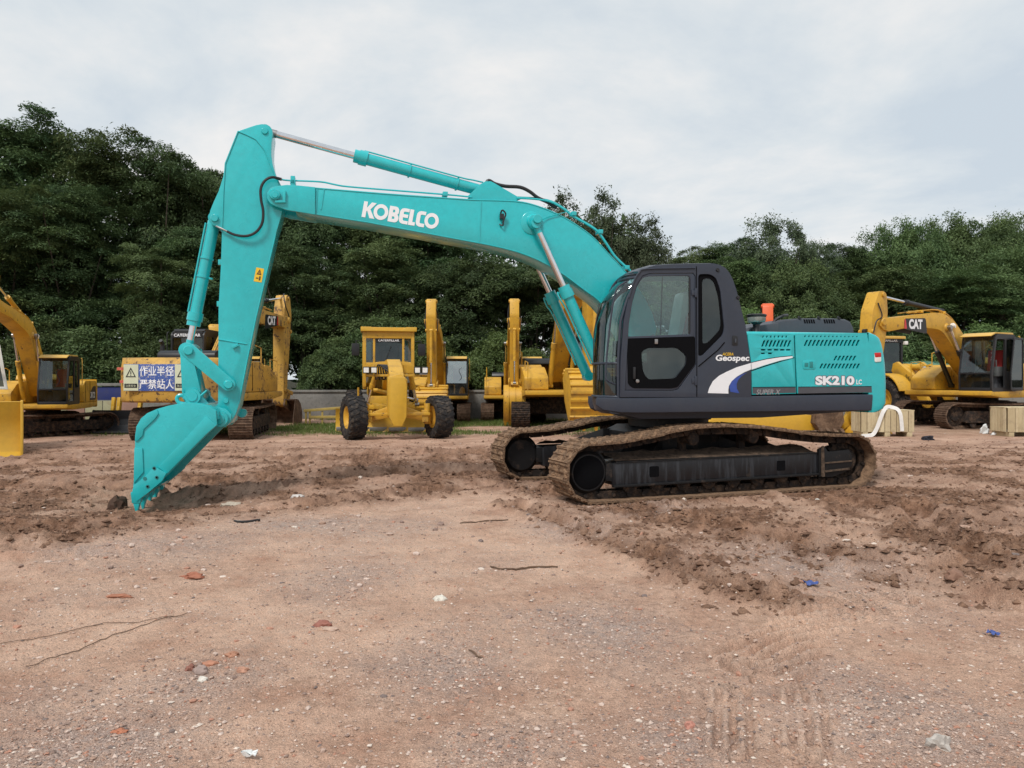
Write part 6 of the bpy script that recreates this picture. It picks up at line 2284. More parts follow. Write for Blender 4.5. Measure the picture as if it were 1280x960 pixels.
# the warning sign on the counterweight
def sign_on(root):
    x = -2.712
    m = MB()
    m.box((x + .02, .10, 1.60), (.05, 1.66, .66))
    sg = m.build('warning_sign', paint('faded sign blue', (.045, .10, .36), .5, .25, (.35, .34, .33), 6.0, chips=1.15, chip_col=(.50, .44, .38)), root, bevel=.006)
    PALE = paint('faded sign paper', (.62, .64, .46), .6, .3, (.4, .35, .25), 5.0)
    xs = x - .008
    XDs = (0, -1, 0)                              # reading direction seen from behind the machine
    for y0 in (.93, -.36):
        m = MB()
        m.box((x - .008, y0 - .185, 1.60), (.012, .37, .64))
        pnl = m.build('sign_panel', PALE, sg)
        yc, zc = y0 - .185, 1.72
        m = MB()
        tri = [(.13, -.11), (-.13, -.11), (0, .13)]
        t2 = [(a * .72, b * .72 - .008) for a, b in tri]
        m.plate([(a + yc, b + zc) for a, b in tri], xs - .008, xs - .011, [[(a + yc, b + zc) for a, b in t2]], f=lambda a, y, z: (y, a, z))
        m.box((xs - .009, yc, zc - .0), (.004, .022, .07))
        m.box((xs - .009, yc, zc - .062), (.004, .022, .022))
        m.build('sign_print', BLACK, pnl, smooth=0)
        m = MB()
        m.box((xs - .009, yc, 1.40), (.004, .32, .10))
        strip_ = m.build('sign_strip', BLACK, pnl, smooth=0)
        letter('lettering', '注意安全' if y0 > 0 else '当心机械', PALE, strip_, (xs - .0125, yc + .13, 1.37), XDs, ZD, .26, .06)
    letter('lettering', '作业半径', WHITE, sg, (x - .009, .53, 1.64), XDs, ZD, .86, .24, bold=.012)
    letter('lettering', '严禁站人', WHITE, sg, (x - .009, .53, 1.32), XDs, ZD, .86, .24, bold=.012)
sign_on(XS)
for y_, z_ in ((1.15, 1.82), (1.05, 1.50), (-.62, 1.82), (-.75, 1.52)):
    m = MB()
    m.box((0, 0, 0), (.02, .30, .07))
    m.build('reflector_tape', paint('red white tape', (.55, .10, .06), .5, .6, (.7, .65, .6), 9.0), XS, loc=(-2.64 + .10 * abs(y_) ** 3, y_, z_), rot=(0, 0, -.5 * y_))

# ---- motor grader, nose towards the camera
def tyre_mesh(r, w, lugs=22, rim=.5, name='tyre'):
    m = MB()
    m.lathe([(r * rim, w * .38), (r * .62, w * .48), (r * .82, w * .50), (r * .93, w * .44), (r * .965, w * .32), (r * .965, -w * .32), (r * .93, -w * .44), (r * .82, -w * .50), (r * .62, -w * .48), (r * rim, -w * .38)], (0, 0, 0), (0, 1, 0), 34, closed=True)
    for i in range(lugs):
        for s in (1, -1):
            a0 = 2 * math.pi * (i + (.5 if s < 0 else 0)) / lugs
            q_ = []
            for aa, yy in ((a0 - .05, s * w * .02), (a0 + .05, s * w * .02), (a0 + .05 + .16, s * w * .47), (a0 - .05 + .16, s * w * .47)):
                q_.append((aa, yy))
            vs = [(rr * math.cos(aa) * (1 if abs(yy) < w * .3 else .975), yy, rr * math.sin(aa) * (1 if abs(yy) < w * .3 else .975)) for rr in (r * .955, r * 1.0) for aa, yy in q_]
            m.hexa(vs)
            a1 = a0 + .16
            vs = [(rr * math.cos(aa), s * yy, rr * math.sin(aa)) for yy0 in (0,) for rr, yy in ((r * .97, w * .46), (r * .80, w * .515)) for aa in (a1 - .05, a1 + .05)]
            vs2 = [(x * .97, y - s * .03, z * .97) for x, y, z in vs]
            m.hexa([vs[0], vs[1], vs[3], vs[2], vs2[0], vs2[1], vs2[3], vs2[2]])
    return m.mesh(name, RUBBER, smooth=25)
def rim_mesh(r, w, mat=YEL):
    m = MB()
    m.lathe([(.02, w * .10), (r * .35, w * .12), (r * .38, w * .22), (r * .70, w * .20), (r * .9, w * .36), (r * 1.02, w * .40), (r * 1.02, -w * .40), (r * .8, -w * .3), (.02, -w * .2)], (0, 0, 0), (0, 1, 0), 28)
    for i in range(10):
        a = 6.283 * i / 10
        m.cyl((r * .52 * math.cos(a), w * .19, r * .52 * math.sin(a)), (r * .52 * math.cos(a), w * .24, r * .52 * math.sin(a)), .02, n=6)
    return m.mesh('rim', mat)
def wheel(root, loc, r, w, rz=0.0, key='w', lean=0.0, rimf=.5, mat=YEL, flip=False):
    t = place('wheel', cached(('tyre', key), lambda: tyre_mesh(r, w, rim=rimf, name='wheel')), root, loc, (lean, 0, rz + (math.pi if flip else 0)))
    place('rim', cached(('rim', key), lambda: rim_mesh(r * rimf, w, mat)), t)
    return t
ga = math.atan2(-5.0, 1.05)
GC = (-3.02, 19.9)
GR = empty('motor_grader', (GC[0], GC[1], 0), ga, 'yellow motor grader facing the camera with tall square cab and big front tyres', 'grader')
for s in (1, -1):
    wheel(GR, (0, s * 1.10, .57), .57, .48, rz=deg(16), key='grader front', flip=s < 0)
    for x in (-5.2, -6.75):
        wheel(GR, (x, s * 1.08, .60), .61, .52, key='grader', flip=s < 0)
m = MB()
m.hexa([(-.16, -.85, .42), (.16, -.85, .42), (.16, -.85, .62), (-.16, -.85, .62), (-.18, 0, .62), (.18, 0, .62), (.18, 0, .92), (-.18, 0, .92)])
m.hexa([(-.18, 0, .62), (.18, 0, .62), (.18, 0, .92), (-.18, 0, .92), (-.16, .85, .42), (.16, .85, .42), (.16, .85, .62), (-.16, .85, .62)])
m.bar((.30, -.85, .66), (.30, .85, .66), .06, .08)
m.build('front_axle', YEL, GR, bevel=.02)
m = MB()
for s in (1, -1):
    m.cyl((0, s * .8, .38), (0, s * .8, .92), .085, n=14)
    m.box((.12, s * .72, .60), (.34, .16, .30))
m.build('steering_knuckle', YEL, GR, bevel=.01)
m = MB()                                         # plated nose
m.plate([(-.11, .36), (.11, .36), (.22, .60), (.23, 1.40), (.19, 1.62), (-.19, 1.62), (-.23, 1.40), (-.22, .60)], .30, .56, f=lambda a, y, z: (y, a, z))
m.plate([(-.25, .62), (.25, .62), (.25, 1.55), (.08, 1.70), (-.25, 1.62)], -.10, .42, f=lambda a, y, z: (y, a, z))
nose = m.build('nose_plate', YELNEW, GR, bevel=.03)
m = MB()                                         # gooseneck beam
P = [(.1, 1.45), (-.6, 1.72), (-1.6, 1.95), (-3.0, 1.95), (-4.3, 1.62), (-5.2, 1.30)]
top = [(x, z + .17) for x, z in P]
m.plate(top + [(x, z - .2) for x, z in reversed(P)], -.19, .19)
m.build('main_beam', YEL, GR, bevel=.03)
m = MB()                                         # light bar with lamps
m.bar((-.35, -.80, 1.66), (-.35, .85, 1.66), .06, .06)
m.bar((-.35, -.2, 1.50), (-.35, -.2, 1.66), .06, .06)
lb = m.build('light_bar', YEL, GR, bevel=.01)
for y in (-.78, -.58, .56, .76):
    m = MB()
    m.box((-.28, y, 1.80), (.14, .17, .18))
    l_ = m.build('headlamp', BLACK, lb, bevel=.02)
    m = MB()
    m.box((-.208, y, 1.80), (.01, .13, .13))
    m.build('lens', AMBERLENS, l_)
m = MB()                                         # draw bar, circle and blade
m.bar((.1, 0, .75), (-2.4, .55, .80), .14, .14)
m.bar((.1, 0, .75), (-2.4, -.55, .80), .14, .14)
m.lathe([(.55, .0), (.72, .0), (.72, .12), (.55, .12)], (-2.5, 0, .70), (0, 0, 1), 30, closed=True)
for s in (1, -1):
    m.bar((-2.2, s * .5, .72), (-2.5, s * .62, .40), .12, .20)
m.build('draw_bar', YEL, GR, bevel=.012)
m = MB()
sec = [(.0, .02), (-.05, .14), (-.07, .30), (-.04, .46), (.04, .62), (.10, .70)]
rows = [[(x - 2.35 + y * .35, y, z) for x, z in sec] for y in np.linspace(-1.62, 1.05, 9)]
m.sheet(rows, (-.03, 0, 0))
bl = m.build('blade', YELNEW, GR, smooth=50)
m = MB()
for y in (-1.35, -.90, -.4, .15, .7):
    m.box((-2.31 + y * .35, y, .10), (.02, .5, .12))
m.build_each('cutting_edge', STEEL, bl, bevel=.004)
for s in (1, -1):                                # lift cylinders and their brackets
    cyl_pair(GR, 'lift_cylinder', (-1.75, s * .42, 1.98), (-2.3, s * .72, .82), .58, .07, .04, YEL)
cyl_pair(GR, 'side_shift_cylinder', (-1.5, -.5, 1.25), (-2.3, .7, .95), .55, .06, .035, YEL)
m = MB()
m.plate(rounded([(-.55, 1.72), (.55, 1.72), (.60, 1.95), (.40, 2.06), (-.40, 2.06), (-.60, 1.95)], .06), -1.9, -1.65, [[(-.3, 1.78), (.3, 1.78), (.3, 1.95), (-.3, 1.95)]], f=lambda a, y, z: (y, a, z))
m.build('saddle', YEL, GR, bevel=.02)
m = MB()
for k_ in range(5):
    m.tube(spline([(-.5, -.18 + .09 * k_, 1.75), (-.9 - .1 * k_, -.45 + .05 * k_, 1.95), (-1.3, -.5 + .1 * k_, 1.55), (-1.8, -.35 + .15 * k_, 1.75)], 4), .022, 5)
m.build_each('hose', HOSE, GR)
# cab
gx0, gx1, gw = -5.75, -4.45, .76
m = MB()
for s in (1, -1):
    for x in (gx0, gx1, (gx0 + gx1) / 2 - .1):
        m.box((x, s * gw, 2.22), (.10, .10, 1.80))
for x in (gx0, gx1):
    for y in (-.46, .46):
        m.box((x, y, 2.2), (.07, .07, 1.75)) if x == gx1 else None
m.box((gx1 + .004, 0, 2.98), (.10, 2 * gw - .1, .24))
m.box((gx1 + .004, 0, 2.02), (.09, 2 * gw - .1, .14))
m.box((gx0, 0, 2.98), (.10, 2 * gw - .1, .24))
m.box((gx0, 0, 1.75), (.09, 2 * gw - .1, .9))
for s in (1, -1):
    m.box(((gx0 + gx1) / 2, s * gw, 3.0), (gx1 - gx0 - .1, .09, .2))
    m.box(((gx0 + gx1) / 2, s * gw, 1.36), (gx1 - gx0 - .1, .09, .22))
gc = m.build('cab', YEL, GR, bevel=.012)
m = MB()
m.plate([(-gw - .12, 3.08), (gw + .12, 3.08), (gw + .12, 3.22), (.55, 3.22), (.42, 3.13), (-.42, 3.13), (-.55, 3.22), (-gw - .12, 3.22)], gx1 + .02, gx1 + .16, f=lambda a, y, z: (y, a, z))
m.box(((gx0 + gx1) / 2, 0, 3.16), (gx1 - gx0 + .1, 2 * gw + .2, .11))
m.build('cab_roof', YELNEW, gc, bevel=.015)
def gpane(name, pts, mt):
    m_ = MB()
    m_.add(pts, [(0, 1, 2, 3)])
    return m_.build(name, mt, gc, smooth=0)
gpane('windscreen', [(gx1, -.42, 2.10), (gx1, .42, 2.10), (gx1, .42, 2.86), (gx1, -.42, 2.86)], GLASSDK)
for s in (1, -1):
    gpane('corner_window', [(gx1, s * .5, 1.45), (gx1, s * .77, 1.45), (gx1, s * .77, 2.86), (gx1, s * .5, 2.86)], GLASS)
    gpane('side_window', [(gx0 + .05, s * gw, 1.5), (gx1 - .05, s * gw, 1.5), (gx1 - .05, s * gw, 2.9), (gx0 + .05, s * gw, 2.9)], GLASS)
gpane('rear_window', [(gx0, -.75, 2.2), (gx0, .75, 2.2), (gx0, .75, 2.86), (gx0, -.75, 2.86)], GLASSDK)
m = MB()
m.box((gx1 + .012, 0, 2.80), (.008, .86, .13))
sstr = m.build('sun_strip', BLACK, gc)
letter('lettering', 'CATERPILLAR', WHITE, sstr, (gx1 + .02, -.33, 2.765), (0, 1, 0), (0, 0, 1), .66, .075, bold=.02)
m = MB()
m.tube([(gx1 + .03, -.1, 2.12), (gx1 + .03, .08, 2.62)], .012, 5)
m.build('wiper', BLACK, gc)
m = MB()
m.box((-5.3, 0, 1.75), (.5, .5, .3))
m.box((-5.5, 0, 2.15), (.14, .48, .7))
m.build('seat', SEATGREY, gc, bevel=.04)
m = MB()
m.tube([(-4.6, 0, 1.5), (-4.7, 0, 2.0)], .05, 8)
m.lathe([(.17, 0), (.20, 0), (.20, .03), (.17, .03)], (-4.72, 0, 2.02), (-.3, 0, 1), 20, closed=True)
m.build('steering_column', BLACK, gc)
for s in (1, -1):                                # mirrors
    m = MB()
    m.tube([(gx1, s * (gw + .02), 2.75), (gx1 + .1, s * (gw + .26), 2.78), (gx1 + .1, s * (gw + .26), 2.3)], .018, 6)
    m.box((gx1 + .1, s * (gw + .28), 2.5), (.05, .24, .38))
    m.build('mirror', BLACK, gc, bevel=.01)
    m = MB()                                     # steps
    m.box((-4.55, s * .95, 1.0), (.4, .2, .05))
    m.box((-4.55, s * .95, .65), (.4, .2, .05))
    m.bar((-4.73, s * .95, .6), (-4.73, s * .95, 1.3), .04, .04)
    m.bar((-4.37, s * .95, .6), (-4.37, s * .95, 1.3), .04, .04)
    m.build('step', YEL, GR)
m = MB()
m.plate(rounded([(-8.3, 1.0), (-5.8, 1.0), (-5.8, 2.05), (-8.1, 2.0), (-8.3, 1.8)], .1), -.62, .62)
m.build('engine_hood', YEL, GR, bevel=.05)
m = MB()
for s in (1, -1):
    m.plate(rounded([(-7.1, .45), (-4.85, .45), (-4.85, .80), (-7.1, .80)], .08), s * .74 - .09, s * .74 + .09)
m.box((-5.0, 0, .85), (2.5, 1.2, .35))
m.build_each('tandem_case', YEL, GR, bevel=.02)

# ---- wheel loader behind the counterweight, right
def loader(label, loc, rz, S=1.0, bucket=True):
    L = empty('wheel_loader', loc, rz, label, 'loader', None, S)
    for x in (1.55, -1.55):
        for s in (1, -1):
            wheel(L, (x, s * 1.02, .80), .81, .62, key='loader', flip=s < 0)
    m = MB()
    m.plate(rounded([(.15, .75), (1.9, .75), (2.0, 1.2), (1.6, 2.05), (1.25, 2.15), (.9, 1.5), (.15, 1.35)], .08), -.45, .45)
    m.build('front_frame', YEL, L, bevel=.03)
    m = MB()
    m.plate(rounded([(-3.35, .85), (-.1, .80), (-.1, 1.30), (-.7, 1.45), (-.7, 1.95), (-3.2, 2.0), (-3.35, 1.8)], .10), -.72, .72)
    m.build('rear_hood', YEL, L, bevel=.05)
    m = MB()
    for s in (1, -1):
        for x in (1.55, -1.55):
            pts = circle2(x, .80, .98, 12, 20, 160) + circle2(x, .80, .93, 12, 160, 20)
            m.plate(pts, s * .75 if s > 0 else -1.36, 1.36 if s > 0 else -.75)
    m.build_each('fender', YEL, L, bevel=.01)
    for s in (1, -1):
        m = MB()
        m.plate([(1.30, 2.16), (1.50, 2.22), (2.45, 1.62), (3.15, .62), (3.05, .46), (2.75, .60), (2.2, 1.22), (1.22, 1.86)], s * .56 - .07, s * .56 + .07)
        la = m.build('lift_arm', YEL, L, bevel=.02)
        letter('lettering', '966', BLACK, la, (1.95 if s < 0 else 2.35, s * .635, 1.58), (-s, 0, s * .45), (0, 0, 1), .34, .17)
        cyl_pair(L, 'lift_cylinder', (.75, s * .42, 1.05), (2.2, s * .42, 1.40), .6, .08, .05, YEL)
    cyl_pair(L, 'tilt_cylinder', (1.25, 0, 2.05), (2.55, 0, 1.95), .62, .11, .06, YEL)
    m = MB()
    m.bar((2.4, 0, 2.10), (2.65, 0, 1.10), .14, .22)
    m.build('tilt_lever', YEL, L, bevel=.02)
    # cab
    m = MB()
    x0, x1, w_ = -1.05, .25, .70
    for s in (1, -1):
        for x in (x0, x1):
            m.box((x, s * w_, 2.30), (.09, .09, 1.75))
        m.box(((x0 + x1) / 2, s * w_, 1.60), (x1 - x0 - .09, .08, .35))
    m.box((x1, 0, 1.65), (.08, 2 * w_ - .09, .45))
    m.box((x0, 0, 1.75), (.08, 2 * w_ - .09, .65))
    c_ = m.build('cab', BLACK, L, bevel=.01)
    m = MB()
    m.box(((x0 + x1) / 2, 0, 3.21), (x1 - x0 + .3, 2 * w_ + .2, .11))
    m.build('cab_roof', YELPALE, c_, bevel=.03)
    m = MB()
    m.box((x1 + .01, 0, 3.08), (.10, 2 * w_ - .1, .15))
    m.box((x0 - .01, 0, 3.08), (.10, 2 * w_ - .1, .15))
    for s in (1, -1):
        m.box(((x0 + x1) / 2, s * w_, 3.08), (x1 - x0 - .12, .09, .15))
    ss = m.build('sun_strip', BLACK, c_, bevel=.006)
    letter('lettering', 'CATERPILLAR', WHITE, ss, (x1 + .064, -.48, 3.04), (0, 1, 0), (0, 0, 1), .96, .085, bold=.02)
    letter('lettering', 'CATERPILLAR', WHITE, ss, (x1 - .12, -w_ - .049, 3.04), (-1, 0, 0), (0, 0, 1), .85, .085, bold=.02) if False else None
    def pn(nm, pts, mt):
        m_ = MB()
        m_.add(pts, [(0, 1, 2, 3)])
        m_.build(nm, mt, c_, smooth=0)
    for s in (1, -1):
        pn('side_window', [(x0 + .05, s * w_, 1.78), (x1 - .05, s * w_, 1.78), (x1 - .05, s * w_, 3.0), (x0 + .05, s * w_, 3.0)], GLASSDK)
    pn('windscreen', [(x1, -w_ + .05, 1.88), (x1, w_ - .05, 1.88), (x1, w_ - .05, 3.0), (x1, -w_ + .05, 3.0)], GLASSDK)
    pn('rear_window', [(x0, -w_ + .05, 2.08), (x0, w_ - .05, 2.08), (x0, w_ - .05, 3.0), (x0, -w_ + .05, 3.0)], GLASSDK)
    m = MB()
    m.box((-.6, 0, 1.75), (.5, .5, .4))
    m.box((-.8, 0, 2.2), (.14, .46, .7))
    m.build('seat', SEATGREY, c_, bevel=.04)
    for s in (1, -1):
        m = MB()
        m.box((x1 + .1, s * (w_ + .12), 3.0), (.14, .14, .14))
        m.build('work_lamp', AMBERLENS, c_, bevel=.02)
    if bucket:
        m = MB()
        sec = [(2.95, .95), (2.9, .55), (2.98, .2), (3.25, .06), (3.95, .04), (3.95, .08), (3.28, .11), (3.05, .26), (2.99, .56), (3.02, .93)]
        m.plate(sec, -1.42, 1.42)
        bk = m.build('bucket', YELWORN, L, bevel=.008)
        for s in (1, -1):
            m = MB()
            m.plate([(2.95, .95), (2.9, .55), (2.98, .2), (3.25, .06), (3.95, .04), (3.35, .75)], s * 1.42 - .02, s * 1.42 + .02)
            m.build('bucket_side', YELWORN, bk)
    return L
LD = loader('yellow wheel loader with a dark cab between the teal counterweight and the right excavator', (14.74, 30.3, 0), deg(-75), 1.0, bucket=False)
# ================================================================== SMALLER THINGS
# bulldozer cut by the left edge
q = at(29, 578)
BD = empty('bulldozer', (q[0] - 1.64, q[1] + .10, 0), deg(-60), 'yellow bulldozer blade and pale-framed cab cut off by the left edge of the photo', 'bulldozer')
m = MB()
sec = [(.10, .02), (-.02, .12), (-.10, .45), (-.08, .80), (.06, 1.13), (.10, 1.12), (-.03, .80), (-.05, .45), (.03, .14), (.15, .05)]
m.plate(sec, -1.25, 1.30)
blade_ = m.build('blade', YELNEW, BD, bevel=.008)
m = MB()
m.plate([(.16, .02), (-.02, .08), (-.12, .45), (-.10, .82), (.04, 1.15), (.12, 1.13), (.14, .25)], 1.285, 1.33)
m.build('blade_end', YELNEW, blade_, bevel=.01)
m = MB()
for s in (1, -1):
    m.bar((-.1, s * .95, .35), (-2.2, s * 1.05, .55), .16, .20)
m.build_each('push_arm', YEL, BD, bevel=.02)
crawler(BD, 1, 0, RUSTSHOE, L=3.0, gauge=.85, w=.22, rad=.38)
for o_ in BD.children:
    if o_.name.startswith('car_body'):
        o_.location = (-2.2, 0, 0)
m = MB()
m.plate(rounded([(-3.6, .8), (-.55, .8), (-.55, 1.35), (-1.7, 1.5), (-3.6, 1.4)], .08), -.55, .55)
m.build('engine_hood', YEL, BD, bevel=.04)
PALEFRAME = paint('pale frame paint', (.66, .64, .58), .55, .3, (.4, .3, .2), 3.0)
m = MB()
fr = [(.02, -.9), (.02, .78), (-.0, 1.0), (.02, -.9)]
wq = [(-.90, 1.38), (.98, 1.34), (.83, 2.30), (-.80, 2.32)]
wi = [(-.82, 1.44), (.91, 1.40), (.77, 2.24), (-.73, 2.26)]
m.plate(wq, -1.60, -1.54, [wi], f=lambda a, y, z: (y - (z - 1.3) * .12, a, z))
cabf = m.build('cab_frame', PALEFRAME, BD, bevel=.01, label='pale painted windscreen frame')
m = MB()
m.plate(wi, -1.575, -1.57, f=lambda a, y, z: (y - (z - 1.3) * .12, a, z))
m.build('windscreen', GLASSDK, cabf, smooth=0)
m = MB()
m.lathe([(.004, .05), (.06, .05), (.07, .0)], (-1.5, .72, 1.82), (1, 0, 0), 12)
m.build('cab_lamp', AMBERLENS, cabf)
m = MB()
m.plate([(-3.0, 1.38), (-1.62, 1.38), (-1.74, 2.25), (-2.9, 2.25)], -.78, -.72, [[(-2.85, 1.5), (-1.72, 1.5), (-1.80, 2.12), (-2.8, 2.12)]])
m.plate([(-3.0, 1.38), (-1.62, 1.38), (-1.74, 2.25), (-2.9, 2.25)], .50, .56, [[(-2.85, 1.5), (-1.72, 1.5), (-1.80, 2.12), (-2.8, 2.12)]])
m.plate([(-3.05, 2.27), (-1.8, 2.27), (-1.76, 2.34), (-3.05, 2.36)], -.85, .60)
m.build('cab_body', YEL, BD, bevel=.01)

# dark bucket on the grass, left
q = at(152, 541)
DB = empty('loader_bucket', (q[0], q[1], 0), deg(-92), 'dark steel bucket on the ground below the warning sign', 'bucket')
m = MB()
m.plate([(.55, .02), (.05, .03), (-.16, .18), (-.2, .40), (-.10, .64), (.02, .66), (-.10, .40), (-.07, .22), (.10, .09), (.55, .06)], -.80, .80)
b_ = m.build('bucket_shell', DARKBLADE, DB, bevel=.008)
for s in (1, -1):
    m = MB()
    m.plate([(.56, .02), (.05, .03), (-.16, .18), (-.2, .40), (-.10, .64), (.05, .67)], s * .81 - .015, s * .81 + .015)
    m.build('bucket_side', DARKBLADE, DB)
for y in (-.42, -.25, .38):
    m = MB()
    m.bar((-.28, y, .55), (-.36, y, 1.02), .10, .12)
    m.bar((-.20, y, .30), (-.30, y, .75), .08, .10)
    m.build('coupler_arm', YELNEW, DB, bevel=.015)

# arm and bucket lying on the ground behind the teal machine
q = at(950, 541)
LA = empty('excavator_attachment', (q[0], q[1], 0), deg(2), 'yellow excavator arm with an earth-caked bucket lying on the ground behind the teal tracks', 'excavator arm')
m = MB()
m.plate(rounded([(-1.75, .08), (1.55, .08), (1.62, .30), (1.45, .52), (.2, .62), (-1.4, .55), (-1.75, .35)], .06), -.2, .2)
m.build('arm', YELNEW, LA, bevel=.015)
m = MB()
for s in (1, -1):
    m.lathe([(.004, .04), (.08, .04), (.1, 0)], (-1.5, s * .2, .3), (0, s, 0), 16)
    m.lathe([(.004, .04), (.08, .04), (.1, 0)], (1.5, s * .2, .3), (0, s, 0), 16)
m.build_each('pin_boss', YELNEW, LA)
m = MB()
m.plate([(1.45, .66), (1.40, .30), (1.55, .10), (1.80, .05), (2.1, .10), (2.25, .35), (2.2, .66), (2.1, .62), (2.12, .38), (2.0, .18), (1.8, .13), (1.6, .18), (1.5, .34), (1.55, .62)], -.5, .5)
lb_ = m.build('bucket_shell', BUCKETRUST, LA, bevel=.008)
for s in (1, -1):
    m = MB()
    m.plate([(1.45, .66), (1.40, .30), (1.55, .10), (1.80, .05), (2.1, .10), (2.25, .35), (2.2, .66)], s * .5 - .015, s * .5 + .015)
    m.build('bucket_side', BUCKETRUST if s < 0 else YELNEW, LA)
for i in range(4):
    m = MB()
    x = 1.55 + i * .2
    m.hexa([(x - .05, -.52, .04), (x + .05, -.52, .04), (x + .05, -.52, .16), (x - .05, -.52, .16), (x - .03, -.72, .0), (x + .03, -.72, .0), (x + .03, -.72, .04), (x - .03, -.72, .04)])
    m.build('tooth', BUCKETRUST, LA)
m = MB()
m.plate([(2.28, .04), (2.62, .30), (2.72, .68), (2.50, .66), (2.36, .36), (2.22, .22)], -.25, -.12)
m.build('side_blade', YELNEW, LA, bevel=.008)

# crates
def crate(label, loc, rz, w, d, h, group='wooden crates at the right edge of the yard', boards=9):
    c_ = empty('wooden_crate', loc, rz, label, 'crate', group)
    rd = random.Random(int(w * 100 + h * 10))
    bw_ = w / boards
    z0 = .13
    for s in (-1, 1):
        for i in range(boards):
            m_ = MB()
            m_.box((-w / 2 + bw_ * (i + .5), s * d / 2, z0 + (h - z0) / 2 + rd.uniform(-.006, .006)), (bw_ - .014, .022, h - z0))
            m_.build('board', WOOD, c_, bevel=.003, seg=1)
        for i in range(5):
            m_ = MB()
            m_.box((s * w / 2, -d / 2 + .05 + (d - .1) / 5 * (i + .5), z0 + (h - z0) / 2), (.022, (d - .1) / 5 - .014, h - z0))
            m_.build('board', WOOD, c_, bevel=.003, seg=1)
    n = 6
    for i in range(n):
        m_ = MB()
        m_.box((0, -d / 2 + d / n * (i + .5), h + .012), (w + .03, d / n - .007, .022))
        m_.build('lid_board', WOOD, c_, bevel=.003, seg=1)
    for x in (-w / 2 + .12, 0, w / 2 - .12):
        m_ = MB()
        m_.box((x, 0, z0 / 2), (.14, d, z0 - .004))
        m_.build('skid', WOOD, c_, bevel=.006)
    m_ = MB()
    for x in (-w * .27, w * .27):
        m_.box((x, -d / 2 - .016, z0 + (h - z0) / 2), (.09, .012, h - z0))
    m_.build_each('batten', WOOD, c_, bevel=.003)
    return c_
q = at(1110.5, 546)
CR = crate('pale wooden crate with a white strap draped over it, right of the teal tracks', (q[0], q[1] + .35, 0), deg(-2), 1.42, .66, .70)
m = MB()
x0_, y0_ = q[0], q[1]
pts = [(-.80, -.16, .03), (-.62, -.10, .035), (-.45, -.06, .07), (-.33, -.04, .25), (-.24, -.04, .5), (-.15, -.03, .70), (-.03, .04, .80), (.10, .06, .80), (.24, .0, .74), (.30, -.04, .60), (.33, -.045, .35), (.34, -.05, .15)]
P = spline([(x0_ + a, y0_ + b, c) for a, b, c in pts], 5)
for i, p in enumerate(P):
    pass
mm = MB()
rows = []
for i, p in enumerate(P):
    t = (P[min(i + 1, len(P) - 1)] - P[max(i - 1, 0)]).normalized()
    sd = t.cross(Vector((0, -1, .25))).normalized() * .05
    rows.append([p - sd, p + sd])
mm.sheet(rows, (0, -.02, .006))
stp = mm.build('sling_strap', STRAP, None, smooth=60)
tag(stp, 'thick white sling strap draped over the pale wooden crate', 'strap')
q = at(1292, 546)
crate('pale wooden crate half cut off by the right edge of the photo', (q[0], q[1] + .35, 0), deg(3), 1.5, .7, .78, boards=7)

# white plastic bags, black rag
def lump(name, label, cat, loc, s, mat, seed, n=16, rough=.35):
    rs = np.random.RandomState(seed)
    me = bpy.data.meshes.new(name)
    bm = bmesh.new()
    bmesh.ops.create_icosphere(bm, subdivisions=3, radius=1)
    for v in bm.verts:
        c = v.co
        k_ = 1 + rough * (float(fbm(np.array([c.x * 2.1 + seed]), np.array([c.y * 2.1 + c.z * 1.7]), seed, 4)[0]) - .5) * 2
        v.co = Vector((c.x * s[0] * k_, c.y * s[1] * k_, max(-.12, c.z) * s[2] * k_))
    bm.to_mesh(me)
    bm.free()
    me.materials.append(mat)
    me.polygons.foreach_set('use_smooth', [True] * len(me.polygons))
    me.set_sharp_from_angle(angle=R(24))
    o = place(name, me, None, loc)
    return tag(o, label, cat)
q = at(1231, 542)
lump('plastic_bag', 'small crumpled white plastic bag left of the flattened one by the right crate', 'plastic bag', (q[0], q[1], .02), (.13, .12, .20), PLASTIC, 3, rough=.8)
q = at(1251, 544)
lump('plastic_bag', 'flattened white plastic bag against the crate at the right edge', 'plastic bag', (q[0], q[1], .02), (.26, .16, .15), PLASTIC, 9, rough=.9)
q = at(1160, 550)
lump('rag', 'dark crumpled rag on the mud in front of the strapped crate', 'rag', (q[0], q[1], .0), (.16, .12, .11), plain('dark cloth', (.02, .02, .03), .9), 14, rough=.8)

# yellow rails left of the grader
q = at(402, 531)
FRM = empty('metal_frame', (q[0], q[1] + .1, 0), deg(8), 'pale yellow tubular frame lying on the grass left of the grader', 'metal frame')
RAILM = paint('chalky yellow', (.50, .36, .10), .7, .6, (.25, .17, .1), 4.0)
for z, x0_, x1_, dz in ((.48, -.62, .75, .10), (.26, -.45, .55, 0)):
    m = MB()
    m.bar((x0_, 0, z), (x1_, 0, z + dz), .09, .09)
    m.build('rail', RAILM, FRM, bevel=.012)
for x in (-.55, -.42, .0, .55):
    m = MB()
    m.bar((x, .02, 0), (x, .02, .46), .06, .06, (1, 0, 0))
    m.build('post', RAILM, FRM, bevel=.008)

